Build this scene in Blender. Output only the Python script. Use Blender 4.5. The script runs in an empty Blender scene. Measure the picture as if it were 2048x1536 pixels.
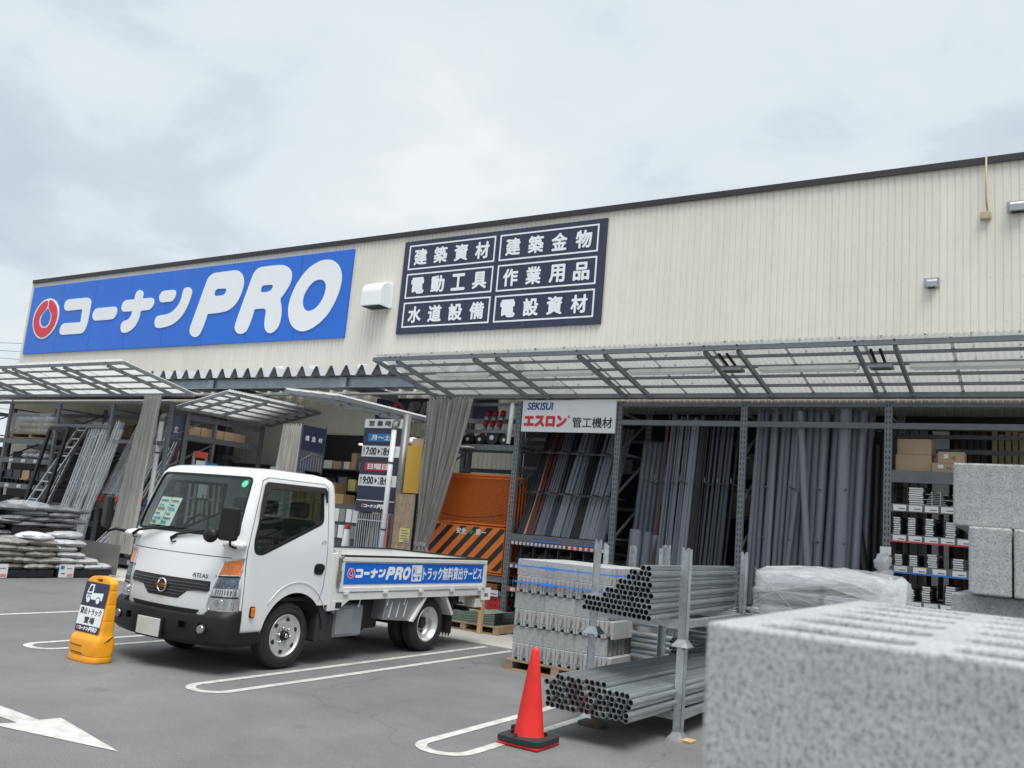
import bpy, bmesh, math, random
from mathutils import Vector, Matrix, noise
random.seed(11)
R = math.radians
S = bpy.context.scene
COL = S.collection

# ---------------------------------------------------------------- camera
yaw, pitch, roll = R(31.973), R(9.277), R(5.013)
fwd = Vector((-math.sin(yaw)*math.cos(pitch), math.cos(yaw)*math.cos(pitch), math.sin(pitch)))
rgt = Vector((math.cos(yaw), math.sin(yaw), 0))
up = rgt.cross(fwd)
r2 = rgt*math.cos(roll) + up*math.sin(roll)
u2 = -rgt*math.sin(roll) + up*math.cos(roll)
cam_d = bpy.data.cameras.new('camera')
cam = bpy.data.objects.new('camera', cam_d)
COL.objects.link(cam)
M = Matrix((r2, u2, -fwd)).transposed().to_4x4()
M.translation = Vector((0, 0, 1.6))
cam.matrix_world = M
cam_d.sensor_width = 36
cam_d.lens = 1742.7/2048*36
cam_d.clip_start = 0.02
cam_d.clip_end = 3000
cam_d.dof.use_dof = True
cam_d.dof.focus_distance = 11.0
cam_d.dof.aperture_fstop = 7.0
S.camera = cam

# ---------------------------------------------------------------- world: sky with a broken cloud layer
SUN_EL, SUN_AZ = R(68), R(132)          # azimuth measured from +Y towards +X
W = bpy.data.worlds.new('World'); S.world = W; W.use_nodes = True
nt = W.node_tree; N = nt.nodes; L = nt.links
for n in list(N): N.remove(n)
out = N.new('ShaderNodeOutputWorld'); bg = N.new('ShaderNodeBackground')
bg.inputs['Strength'].default_value = 0.092
sky = N.new('ShaderNodeTexSky'); sky.sky_type = 'NISHITA'; sky.sun_disc = False
sky.sun_elevation = SUN_EL; sky.sun_rotation = SUN_AZ
sky.air_density = 1.0; sky.dust_density = 2.0
tc = N.new('ShaderNodeTexCoord'); sep = N.new('ShaderNodeSeparateXYZ')
L.new(tc.outputs['Generated'], sep.inputs[0])
def wmath(op, a, b=None, clamp=False):
    m = N.new('ShaderNodeMath'); m.operation = op; m.use_clamp = clamp
    for i, v in enumerate((a, b)):
        if v is None: continue
        if isinstance(v, (int, float)): m.inputs[i].default_value = v
        else: L.new(v, m.inputs[i])
    return m.outputs[0]
den = wmath('MAXIMUM', wmath('ADD', sep.outputs['Z'], 0.30), 0.12)
cx = N.new('ShaderNodeCombineXYZ')
L.new(wmath('DIVIDE', sep.outputs['X'], den), cx.inputs[0])
L.new(wmath('DIVIDE', sep.outputs['Y'], den), cx.inputs[1])
def wnoise(scale, detail, rough, off, dist=0.0):
    mp = N.new('ShaderNodeMapping'); mp.inputs['Location'].default_value = off
    L.new(cx.outputs[0], mp.inputs[0])
    n = N.new('ShaderNodeTexNoise'); n.inputs['Scale'].default_value = scale
    n.inputs['Detail'].default_value = detail; n.inputs['Roughness'].default_value = rough
    n.inputs['Distortion'].default_value = dist
    L.new(mp.outputs[0], n.inputs['Vector']); return n.outputs['Fac']
def wramp(fac, stops):
    r = N.new('ShaderNodeValToRGB'); e = r.color_ramp.elements
    e[0].position, e[0].color = stops[0][0], (*stops[0][1], 1)
    e[1].position, e[1].color = stops[-1][0], (*stops[-1][1], 1)
    for p, c in stops[1:-1]:
        x = e.new(p); x.color = (*c, 1)
    L.new(fac, r.inputs[0]); return r.outputs[0]
nA = wnoise(1.5, 8, 0.50, (3.1, 1.7, 0), 0.15)
nB = wnoise(3.6, 8, 0.58, (7.3, 4.2, 2), 0.4)
mix = wmath('ADD', wmath('MULTIPLY', nA, 0.66), wmath('MULTIPLY', nB, 0.34))
cl = wramp(mix, [(0.36, (3.85, 4.3, 4.9)), (0.435, (4.3, 4.8, 5.25)), (0.48, (4.85, 5.35, 5.65)), (0.56, (5.1, 5.55, 5.8)), (0.64, (5.8, 6.0, 6.15))])
cov = wramp(wnoise(0.45, 5, 0.5, (1.3, 8.8, 5)), [(0.30, (0.80,)*3), (0.5, (0.97,)*3)])
mx = N.new('ShaderNodeMix'); mx.data_type = 'RGBA'
zr = N.new('ShaderNodeMapRange'); zr.inputs['From Min'].default_value = 0.55; zr.inputs['From Max'].default_value = 1.0
zr.inputs['To Min'].default_value = 1.0; zr.inputs['To Max'].default_value = 1.7; L.new(sep.outputs['Z'], zr.inputs[0])
vs_ = N.new('ShaderNodeVectorMath'); vs_.operation = 'SCALE'; L.new(cl, vs_.inputs[0]); L.new(zr.outputs[0], vs_.inputs['Scale'])
L.new(cov, mx.inputs['Factor']); L.new(sky.outputs[0], mx.inputs['A']); L.new(vs_.outputs[0], mx.inputs['B'])
L.new(mx.outputs['Result'], bg.inputs['Color']); L.new(bg.outputs[0], out.inputs[0])

# ---------------------------------------------------------------- sun behind thin cloud
sd = bpy.data.lights.new('sun', 'SUN'); sd.energy = 2.3; sd.angle = R(34); sd.color = (1.0, 0.965, 0.91)
sun = bpy.data.objects.new('sun', sd); COL.objects.link(sun)
sdir = Vector((math.sin(SUN_AZ)*math.cos(SUN_EL), math.cos(SUN_AZ)*math.cos(SUN_EL), math.sin(SUN_EL)))
sun.rotation_euler = sdir.to_track_quat('Z', 'Y').to_euler()
S.view_settings.view_transform = 'Standard'
S.view_settings.look = 'None'
S.view_settings.gamma = 1
S.view_settings.use_curve_mapping = False
S.view_settings.exposure = 0.74
S.cycles.max_bounces = 8
S.cycles.transparent_max_bounces = 24
S.cycles.use_denoising = True

# ---------------------------------------------------------------- materials
MATS = {}
def mat(name, col, rough=0.6, metal=0.0, var=0.12, scale=6.0, bump=0.0, bscale=60.0, coat=0.0, alpha=1.0,
        col2=None, stretch=(1, 1, 1), spec=0.5, grime=0.0, rvar=0.0):
    if name in MATS: return MATS[name]
    m = bpy.data.materials.new(name); m.use_nodes = True; MATS[name] = m
    nt = m.node_tree; N = nt.nodes; L = nt.links
    p = N['Principled BSDF']
    p.inputs['Roughness'].default_value = rough; p.inputs['Metallic'].default_value = metal
    p.inputs['Coat Weight'].default_value = coat; p.inputs['Specular IOR Level'].default_value = spec
    p.inputs['Alpha'].default_value = alpha
    tc = N.new('ShaderNodeTexCoord'); mp = N.new('ShaderNodeMapping')
    mp.inputs['Scale'].default_value = stretch
    L.new(tc.outputs['Object'], mp.inputs[0])
    c2 = col2 or tuple(min(1, c*(1+var)) for c in col)
    c1 = col if col2 else tuple(c*(1-var) for c in col)
    n = N.new('ShaderNodeTexNoise'); n.inputs['Scale'].default_value = scale; n.inputs['Detail'].default_value = 5
    n.inputs['Roughness'].default_value = 0.65
    L.new(mp.outputs[0], n.inputs['Vector'])
    r = N.new('ShaderNodeValToRGB'); r.color_ramp.elements[0].position = 0.32; r.color_ramp.elements[1].position = 0.68
    r.color_ramp.elements[0].color = (*c1, 1); r.color_ramp.elements[1].color = (*c2, 1)
    L.new(n.outputs['Fac'], r.inputs[0]); cout = r.outputs[0]
    # per-object tint
    oi = N.new('ShaderNodeObjectInfo'); h = N.new('ShaderNodeHueSaturation')
    mr = N.new('ShaderNodeMapRange'); mr.inputs['To Min'].default_value = 1-var*0.6; mr.inputs['To Max'].default_value = 1+var*0.6
    L.new(oi.outputs['Random'], mr.inputs[0]); L.new(mr.outputs[0], h.inputs['Value']); L.new(cout, h.inputs['Color'])
    cout = h.outputs[0]
    if grime:
        g = N.new('ShaderNodeTexNoise'); g.inputs['Scale'].default_value = 1.9; g.inputs['Detail'].default_value = 8
        g.inputs['Roughness'].default_value = 0.75
        L.new(tc.outputs['Object'], g.inputs['Vector'])
        gr = N.new('ShaderNodeValToRGB'); gr.color_ramp.elements[0].position = 0.5; gr.color_ramp.elements[1].position = 0.75
        gr.color_ramp.elements[1].color = (grime, grime, grime, 1); gr.color_ramp.elements[0].color = (0, 0, 0, 1)
        L.new(g.outputs['Fac'], gr.inputs[0])
        mm = N.new('ShaderNodeMix'); mm.data_type = 'RGBA'
        L.new(gr.outputs[0], mm.inputs['Factor']); L.new(cout, mm.inputs['A'])
        mm.inputs['B'].default_value = (col[0]*0.55+0.02, col[1]*0.52+0.02, col[2]*0.47+0.015, 1)
        cout = mm.outputs['Result']
    L.new(cout, p.inputs['Base Color'])
    if rvar:
        mr2 = N.new('ShaderNodeMapRange'); mr2.inputs['To Min'].default_value = rough-rvar; mr2.inputs['To Max'].default_value = rough+rvar
        L.new(n.outputs['Fac'], mr2.inputs[0]); L.new(mr2.outputs[0], p.inputs['Roughness'])
    if bump:
        b = N.new('ShaderNodeBump'); b.inputs['Strength'].default_value = bump; b.inputs['Distance'].default_value = 0.004
        n2 = N.new('ShaderNodeTexNoise'); n2.inputs['Scale'].default_value = bscale; n2.inputs['Detail'].default_value = 3
        L.new(mp.outputs[0], n2.inputs['Vector']); L.new(n2.outputs['Fac'], b.inputs['Height']); L.new(b.outputs[0], p.inputs['Normal'])
    return m

def mix_transparent(m, fac, translucent=0.0, tcol=(0.85, 0.88, 0.88)):
    nt = m.node_tree; N = nt.nodes; L = nt.links
    o = [n for n in N if n.type == 'OUTPUT_MATERIAL'][0]; p = N['Principled BSDF']; sh = p.outputs[0]
    if translucent:
        t = N.new('ShaderNodeBsdfTranslucent'); t.inputs[0].default_value = (*tcol, 1)
        x = N.new('ShaderNodeMixShader'); x.inputs[0].default_value = translucent
        L.new(sh, x.inputs[1]); L.new(t.outputs[0], x.inputs[2]); sh = x.outputs[0]
    if fac:
        t = N.new('ShaderNodeBsdfTransparent'); x = N.new('ShaderNodeMixShader'); x.inputs[0].default_value = fac
        L.new(sh, x.inputs[1]); L.new(t.outputs[0], x.inputs[2]); sh = x.outputs[0]
    L.new(sh, o.inputs[0]); return m

m_sidingw = mat('siding_cream', (0.67, 0.65, 0.58), 0.55, var=0.02, scale=0.7, grime=0.12, stretch=(1, 1, 0.25))
m_coping = mat('coping_brown', (0.022, 0.02, 0.022), 0.5)
m_blue = mat('sign_blue', (0.010, 0.135, 0.60), 0.35, var=0.04, scale=0.8)
m_white = mat('sign_white', (0.76, 0.79, 0.82), 0.4, var=0.02, scale=2)
m_red = mat('sign_red', (0.62, 0.025, 0.05), 0.4, var=0.03)
m_navy = mat('sign_navy', (0.022, 0.03, 0.065), 0.4, var=0.08, scale=1.5)
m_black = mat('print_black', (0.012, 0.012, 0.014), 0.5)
m_frame = mat('canopy_steel', (0.20, 0.215, 0.235), 0.5, metal=0.25, var=0.08, scale=9, grime=0.25)
m_rack = mat('rack_grey', (0.135, 0.145, 0.16), 0.5, metal=0.15, var=0.1, scale=8, grime=0.35)
m_rackd = mat('rack_dark', (0.05, 0.055, 0.065), 0.5, var=0.1)
m_galv = mat('galvanised', (0.40, 0.43, 0.45), 0.42, metal=0.75, var=0.22, scale=14, bump=0.06, bscale=30, rvar=0.12)
m_galvpipe = mat('galvanised_pipe', (0.47, 0.51, 0.53), 0.30, metal=0.8, var=0.3, scale=7, stretch=(1, 0.2, 1), rvar=0.12)
m_pipein = mat('pipe_inside', (0.05, 0.052, 0.055), 0.7)
m_asph = mat('asphalt', (0.140, 0.141, 0.141), 0.88, var=0.10, scale=1.2, bump=0.6, bscale=170)
m_conc = mat('concrete_floor', (0.40, 0.39, 0.36), 0.85, var=0.1, scale=1.4, bump=0.2, bscale=90, grime=0.35)
m_line = mat('line_paint', (0.36, 0.355, 0.34), 0.75, col2=(0.60, 0.595, 0.57), scale=11, grime=0.8, bump=0.4, bscale=150)
m_cwhite = mat('truck_white', (0.68, 0.69, 0.705), 0.28, var=0.015, scale=2, coat=0.6, grime=0.10)
m_bedwhite = mat('bed_white', (0.64, 0.65, 0.64), 0.42, var=0.03, scale=4, grime=0.22)
m_blackp = mat('black_plastic', (0.012, 0.0125, 0.014), 0.5, spec=0.3, bump=0.08, bscale=300)
m_rubber = mat('rubber', (0.018, 0.018, 0.019), 0.75, var=0.2, scale=20)
m_chas = mat('chassis_black', (0.02, 0.02, 0.022), 0.7, var=0.2)
m_wheel = mat('wheel_silver', (0.62, 0.63, 0.64), 0.35, metal=0.6, var=0.1, scale=14, grime=0.2)
m_chrome = mat('chrome', (0.75, 0.76, 0.78), 0.12, metal=1.0, var=0.02)
m_seat = mat('seat_grey', (0.09, 0.095, 0.10), 0.8)
m_dash = mat('dash_grey', (0.10, 0.12, 0.12), 0.7)
m_block = mat('concrete_block', (0.36, 0.37, 0.375), 0.92, var=0.16, scale=40, bump=0.25, bscale=140)
m_blockmark = mat('block_mark', (0.30, 0.17, 0.16), 0.9, var=0.3, scale=60)
m_wood = mat('pallet_wood', (0.30, 0.22, 0.14), 0.8, var=0.3, scale=5, stretch=(1, 1, 6), bump=0.3, bscale=30)
m_woodn = mat('fresh_wood', (0.52, 0.34, 0.17), 0.75, var=0.2, scale=5, stretch=(1, 1, 0.2))
m_card = mat('cardboard', (0.40, 0.29, 0.19), 0.8, var=0.1, scale=3)
m_cone = mat('cone_red', (0.64, 0.018, 0.013), 0.5, var=0.12, scale=5, grime=0.35, stretch=(1, 1, 0.5))
m_yel = mat('stand_yellow', (0.80, 0.33, 0.010), 0.42, var=0.07, scale=5, grime=0.25, coat=0.15)
m_pvc = mat('pvc_grey', (0.130, 0.143, 0.173), 0.38, var=0.13, scale=2.5, stretch=(1, 1, 0.15))
m_pvcl = mat('pvc_light', (0.18, 0.197, 0.235), 0.38, var=0.12, scale=2.5, stretch=(1, 1, 0.15))
m_pvcd = mat('pvc_dark', (0.028, 0.033, 0.045), 0.33, var=0.2, scale=2.5)
m_pvcbr = mat('pvc_brown', (0.085, 0.032, 0.026), 0.35, var=0.15)
m_copper = mat('copper', (0.55, 0.27, 0.18), 0.35, metal=0.7, var=0.1)
m_pvcbk = mat('pvc_black', (0.01, 0.011, 0.013), 0.55, var=0.2)
m_orange = mat('barrier_orange', (0.72, 0.17, 0.018), 0.5, var=0.06, scale=8)
m_orangemesh = mat('mesh_orange', (0.70, 0.16, 0.02), 0.5, var=0.1)
m_oran2 = mat('crate_orange', (0.50, 0.16, 0.03), 0.6)
m_bagbrown = mat('bag_brown', (0.135, 0.12, 0.10), 0.30, col2=(0.33, 0.32, 0.30), scale=9, bump=0.9, bscale=16, spec=0.7)
m_baggrey = mat('bag_grey', (0.26, 0.27, 0.28), 0.3, col2=(0.50, 0.51, 0.53), scale=5, bump=0.9, bscale=14, spec=0.7)
m_bagdark = mat('bag_dark', (0.07, 0.075, 0.085), 0.32, col2=(0.20, 0.21, 0.23), scale=8, bump=0.9, bscale=14, spec=0.7)
m_bagwhite = mat('bag_white', (0.60, 0.61, 0.66), 0.35, var=0.1, scale=6, bump=0.8, bscale=12)
m_film = mix_transparent(mat('clear_film', (0.72, 0.74, 0.77), 0.2, var=0.2, scale=9, bump=1.0, bscale=22, spec=0.8, stretch=(1, 1, 3)), 0.30, 0.25)
m_cover = mix_transparent(mat('clear_cover', (0.62, 0.65, 0.68), 0.25, var=0.3, scale=5, bump=1.0, bscale=14, spec=0.8, stretch=(1, 1, 0.3)), 0.70, 0.25)
m_curtain = mix_transparent(mat('net_curtain', (0.58, 0.57, 0.54), 0.7, var=0.15, scale=6, stretch=(1, 1, 0.2), bump=0.4, bscale=120), 0.20, 0.30, (0.6, 0.6, 0.57))
m_poly = mix_transparent(mat('corrugated_plastic', (0.50, 0.52, 0.52), 0.4, var=0.12, scale=2.5, grime=0.15), 0.25, 0.55, (0.85, 0.87, 0.85))
m_polyr = mix_transparent(mat('corrugated_plastic_grey', (0.42, 0.43, 0.43), 0.45, var=0.15, scale=2.5, grime=0.3), 0.22, 0.36, (0.55, 0.57, 0.56))
m_alu = mat('aluminium', (0.62, 0.63, 0.65), 0.35, metal=0.7, var=0.12, scale=6)
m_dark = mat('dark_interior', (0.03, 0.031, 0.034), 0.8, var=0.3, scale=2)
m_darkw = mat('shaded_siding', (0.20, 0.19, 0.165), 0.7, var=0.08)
m_osb = mat('strand_board', (0.22, 0.15, 0.10), 0.8, col2=(0.45, 0.34, 0.25), scale=16, stretch=(1.6, 1, 0.7))
m_ylw = mat('board_mustard', (0.52, 0.32, 0.04), 0.6, var=0.04)
m_lyel = mat('paper_yellow', (0.72, 0.62, 0.26), 0.7)
m_down = mat('downpipe_white', (0.60, 0.62, 0.62), 0.4, var=0.05, grime=0.2)
m_downb = mat('downpipe_beige', (0.36, 0.35, 0.30), 0.45, var=0.05, grime=0.2)
m_hood = mat('vent_steel', (0.36, 0.37, 0.40), 0.4, metal=0.6, var=0.06)
m_roofm = mat('roof_metal', (0.52, 0.53, 0.56), 0.4, metal=0.35, var=0.08, scale=4)
m_clos = mat('closure_grey', (0.075, 0.078, 0.07), 0.85, var=0.25, scale=12)
m_hbeam = mat('beam_galv', (0.33, 0.38, 0.42), 0.55, metal=0.3, var=0.15, scale=5, grime=0.3)
m_strapb = mat('strap_blue', (0.03, 0.22, 0.70), 0.4)
m_tubel = mat('tube_light', (0.72, 0.74, 0.68), 0.4, var=0.05)
m_pallb = mat('pallet_black', (0.014, 0.015, 0.019), 0.5, var=0.2)
m_paper = mat('label_white', (0.68, 0.69, 0.70), 0.6, var=0.06, scale=20)
m_paperg = mat('paper_green', (0.58, 0.66, 0.60), 0.6, var=0.05, scale=20)
m_green = mat('sheet_green', (0.22, 0.30, 0.23), 0.6, var=0.15, scale=8)
m_redc = mat('crate_red', (0.60, 0.02, 0.03), 0.5)
m_labred = mat('strip_red', (0.50, 0.05, 0.06), 0.5)
m_labpur = mat('strip_purple', (0.12, 0.055, 0.10), 0.5)
m_labblu = mat('strip_blue', (0.03, 0.20, 0.55), 0.5)
m_steelsheet = mat('steel_sheet', (0.22, 0.21, 0.20), 0.5, metal=0.4, var=0.12, scale=4)
m_tan = mat('board_tan', (0.42, 0.35, 0.23), 0.7, var=0.15, scale=3)
m_brownb = mat('board_brown', (0.07, 0.05, 0.04), 0.6, var=0.2)
m_greyb = mat('board_grey', (0.22, 0.225, 0.23), 0.5, var=0.12, scale=3)
m_lred = mat('ladder_red', (0.55, 0.10, 0.07), 0.5)
m_lblue = mat('ladder_blue', (0.05, 0.22, 0.45), 0.5)
m_green2 = mat('cross_green', (0.02, 0.30, 0.08), 0.5)

def glass_mat(name, tint, refl=0.08, opac=0.25, rough=0.02):
    m = bpy.data.materials.new(name); m.use_nodes = True
    nt = m.node_tree; N = nt.nodes; L = nt.links
    for n in list(N): N.remove(n)
    o = N.new('ShaderNodeOutputMaterial'); t = N.new('ShaderNodeBsdfTransparent'); t.inputs[0].default_value = (*tint, 1)
    g = N.new('ShaderNodeBsdfGlossy'); g.inputs['Roughness'].default_value = rough; g.inputs['Color'].default_value = (1, 1, 1, 1)
    f = N.new('ShaderNodeFresnel'); f.inputs[0].default_value = 1.5
    x = N.new('ShaderNodeMixShader'); L.new(f.outputs[0], x.inputs[0]); L.new(t.outputs[0], x.inputs[1]); L.new(g.outputs[0], x.inputs[2])
    ge = N.new('ShaderNodeNewGeometry'); y = N.new('ShaderNodeMixShader'); L.new(ge.outputs['Backfacing'], y.inputs[0])
    L.new(x.outputs[0], y.inputs[1]); L.new(t.outputs[0], y.inputs[2]); L.new(y.outputs[0], o.inputs[0]); return m
m_glass = glass_mat('windscreen_glass', (0.86, 0.93, 0.91))
m_glassd = glass_mat('tinted_glass', (0.62, 0.68, 0.67))
m_lens = glass_mat('clear_lens', (0.9, 0.9, 0.9))
m_amber = mat('amber_lens', (0.80, 0.20, 0.008), 0.12, var=0.25, scale=40, coat=0.8)
m_refl = mat('reflector', (0.60, 0.61, 0.63), 0.12, metal=0.95, var=0.35, scale=16, bump=0.25, bscale=30, stretch=(1, 1, 0.35))

def perforated():
    # upright posts with two columns of punched slots (real wear-free colour pattern of holes, 50 mm pitch)
    m = mat('rack_perforated', (0.165, 0.18, 0.20), 0.5, metal=0.15, var=0.12, scale=9, grime=0.4)
    nt = m.node_tree; N = nt.nodes; L = nt.links; p = N['Principled BSDF']
    src = p.inputs['Base Color'].links[0].from_socket
    tc = N.new('ShaderNodeTexCoord'); s = N.new('ShaderNodeSeparateXYZ'); L.new(tc.outputs['Object'], s.inputs[0])
    def mm(op, a, b=None):
        q = N.new('ShaderNodeMath'); q.operation = op
        for i, v in enumerate((a, b)):
            if v is None: continue
            if isinstance(v, (int, float)): q.inputs[i].default_value = v
            else: L.new(v, q.inputs[i])
        return q.outputs[0]
    zz = mm('ABSOLUTE', mm('SUBTRACT', mm('FRACT', mm('DIVIDE', s.outputs['Z'], 0.075)), 0.5))
    xx = mm('ABSOLUTE', mm('SUBTRACT', mm('ABSOLUTE', s.outputs['X']), 0.02))
    hole = mm('MULTIPLY', mm('LESS_THAN', zz, 0.27), mm('LESS_THAN', xx, 0.0075))
    x = N.new('ShaderNodeMix'); x.data_type = 'RGBA'; L.new(hole, x.inputs['Factor']); L.new(src, x.inputs['A'])
    x.inputs['B'].default_value = (0.02, 0.02, 0.022, 1); L.new(x.outputs['Result'], p.inputs['Base Color'])
    return m
m_perf = perforated()

def tune_asphalt():
    nt = m_asph.node_tree; N = nt.nodes; L = nt.links; p = N['Principled BSDF']
    src = p.inputs['Base Color'].links[0].from_socket
    tc = N.new('ShaderNodeTexCoord')
    a = N.new('ShaderNodeTexNoise'); a.inputs['Scale'].default_value = 0.35; a.inputs['Detail'].default_value = 9; a.inputs['Roughness'].default_value = 0.7
    b = N.new('ShaderNodeTexVoronoi'); b.inputs['Scale'].default_value = 110
    c = N.new('ShaderNodeTexNoise'); c.inputs['Scale'].default_value = 75; c.inputs['Detail'].default_value = 6; c.inputs['Roughness'].default_value = 0.85
    for q in (a, b, c): L.new(tc.outputs['Object'], q.inputs['Vector'])
    ra = N.new('ShaderNodeMapRange'); ra.inputs['From Min'].default_value = 0.3; ra.inputs['From Max'].default_value = 0.7
    ra.inputs['To Min'].default_value = 0.76; ra.inputs['To Max'].default_value = 1.2; L.new(a.outputs['Fac'], ra.inputs[0])
    rc = N.new('ShaderNodeMapRange'); rc.inputs['From Min'].default_value = 0.25; rc.inputs['From Max'].default_value = 0.75
    rc.inputs['To Min'].default_value = 0.5; rc.inputs['To Max'].default_value = 1.55; L.new(c.outputs['Fac'], rc.inputs[0])
    rb = N.new('ShaderNodeMapRange'); rb.inputs['To Min'].default_value = 1.08; rb.inputs['To Max'].default_value = 0.8; L.new(b.outputs['Distance'], rb.inputs[0])
    d = N.new('ShaderNodeTexVoronoi'); d.feature = 'DISTANCE_TO_EDGE'; d.inputs['Scale'].default_value = 0.28
    dn = N.new('ShaderNodeTexNoise'); dn.inputs['Scale'].default_value = 1.6; dn.inputs['Detail'].default_value = 6
    L.new(tc.outputs['Object'], dn.inputs['Vector'])
    va = N.new('ShaderNodeVectorMath'); va.operation = 'MULTIPLY_ADD'; va.inputs[1].default_value = (0.9, 0.9, 0); L.new(dn.outputs['Color'], va.inputs[0]); L.new(tc.outputs['Object'], va.inputs[2]); L.new(va.outputs[0], d.inputs['Vector'])
    rd = N.new('ShaderNodeMapRange'); rd.inputs['From Min'].default_value = 0.0; rd.inputs['From Max'].default_value = 0.0022; rd.inputs['To Min'].default_value = 0.62; rd.inputs['To Max'].default_value = 1.0; L.new(d.outputs['Distance'], rd.inputs[0])
    s1 = N.new('ShaderNodeTexNoise'); s1.inputs['Scale'].default_value = 2.2; s1.inputs['Detail'].default_value = 3; L.new(tc.outputs['Object'], s1.inputs['Vector'])
    r1 = N.new('ShaderNodeMapRange'); r1.inputs['From Min'].default_value = 0.66; r1.inputs['From Max'].default_value = 0.74; r1.inputs['To Min'].default_value = 1.0; r1.inputs['To Max'].default_value = 0.80; L.new(s1.outputs['Fac'], r1.inputs[0])
    def mu(x, y):
        q = N.new('ShaderNodeMath'); q.operation = 'MULTIPLY'; L.new(x, q.inputs[0]); L.new(y, q.inputs[1]); return q.outputs[0]
    v = mu(mu(mu(ra.outputs[0], rc.outputs[0]), rb.outputs[0]), mu(rd.outputs[0], r1.outputs[0]))
    h = N.new('ShaderNodeHueSaturation'); L.new(src, h.inputs['Color']); L.new(v, h.inputs['Value']); L.new(h.outputs[0], p.inputs['Base Color'])
tune_asphalt()

def tune_siding():
    # vertical rain streaks, slightly different sheets 0.96 m wide
    nt = m_sidingw.node_tree; N = nt.nodes; L = nt.links; p = N['Principled BSDF']; src = p.inputs['Base Color'].links[0].from_socket
    tc = N.new('ShaderNodeTexCoord'); mp = N.new('ShaderNodeMapping'); mp.inputs['Scale'].default_value = (5.0, 5.0, 0.22); L.new(tc.outputs['Object'], mp.inputs[0])
    a = N.new('ShaderNodeTexNoise'); a.inputs['Scale'].default_value = 1.0; a.inputs['Detail'].default_value = 6; a.inputs['Roughness'].default_value = 0.7; L.new(mp.outputs[0], a.inputs['Vector'])
    ra = N.new('ShaderNodeMapRange'); ra.inputs['From Min'].default_value = 0.3; ra.inputs['From Max'].default_value = 0.72; ra.inputs['To Min'].default_value = 1.05; ra.inputs['To Max'].default_value = 0.955; L.new(a.outputs['Fac'], ra.inputs[0])
    s = N.new('ShaderNodeSeparateXYZ'); L.new(tc.outputs['Object'], s.inputs[0])
    q = N.new('ShaderNodeMath'); q.operation = 'DIVIDE'; q.inputs[1].default_value = 0.96; L.new(s.outputs['X'], q.inputs[0])
    f = N.new('ShaderNodeMath'); f.operation = 'FLOOR'; L.new(q.outputs[0], f.inputs[0]); w = N.new('ShaderNodeTexWhiteNoise'); w.noise_dimensions = '1D'; L.new(f.outputs[0], w.inputs['W'])
    rw = N.new('ShaderNodeMapRange'); rw.inputs['To Min'].default_value = 0.975; rw.inputs['To Max'].default_value = 1.02; L.new(w.outputs['Value'], rw.inputs[0])
    m_ = N.new('ShaderNodeMath'); m_.operation = 'MULTIPLY'; L.new(ra.outputs[0], m_.inputs[0]); L.new(rw.outputs[0], m_.inputs[1])
    h = N.new('ShaderNodeHueSaturation'); L.new(src, h.inputs['Color']); L.new(m_.outputs[0], h.inputs['Value']); L.new(h.outputs[0], p.inputs['Base Color'])
tune_siding()

def tune_block():
    nt = m_block.node_tree; N = nt.nodes; L = nt.links; p = N['Principled BSDF']
    src = p.inputs['Base Color'].links[0].from_socket
    tc = N.new('ShaderNodeTexCoord')
    c = N.new('ShaderNodeTexNoise'); c.inputs['Scale'].default_value = 210; c.inputs['Detail'].default_value = 3; c.inputs['Roughness'].default_value = 0.6
    L.new(tc.outputs['Object'], c.inputs['Vector'])
    rc = N.new('ShaderNodeMapRange'); rc.inputs['From Min'].default_value = 0.36; rc.inputs['From Max'].default_value = 0.5
    rc.inputs['To Min'].default_value = 0.5; rc.inputs['To Max'].default_value = 1.05; L.new(c.outputs['Fac'], rc.inputs[0])
    h = N.new('ShaderNodeHueSaturation'); L.new(src, h.inputs['Color']); L.new(rc.outputs[0], h.inputs['Value']); L.new(h.outputs[0], p.inputs['Base Color'])
tune_block()

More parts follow.
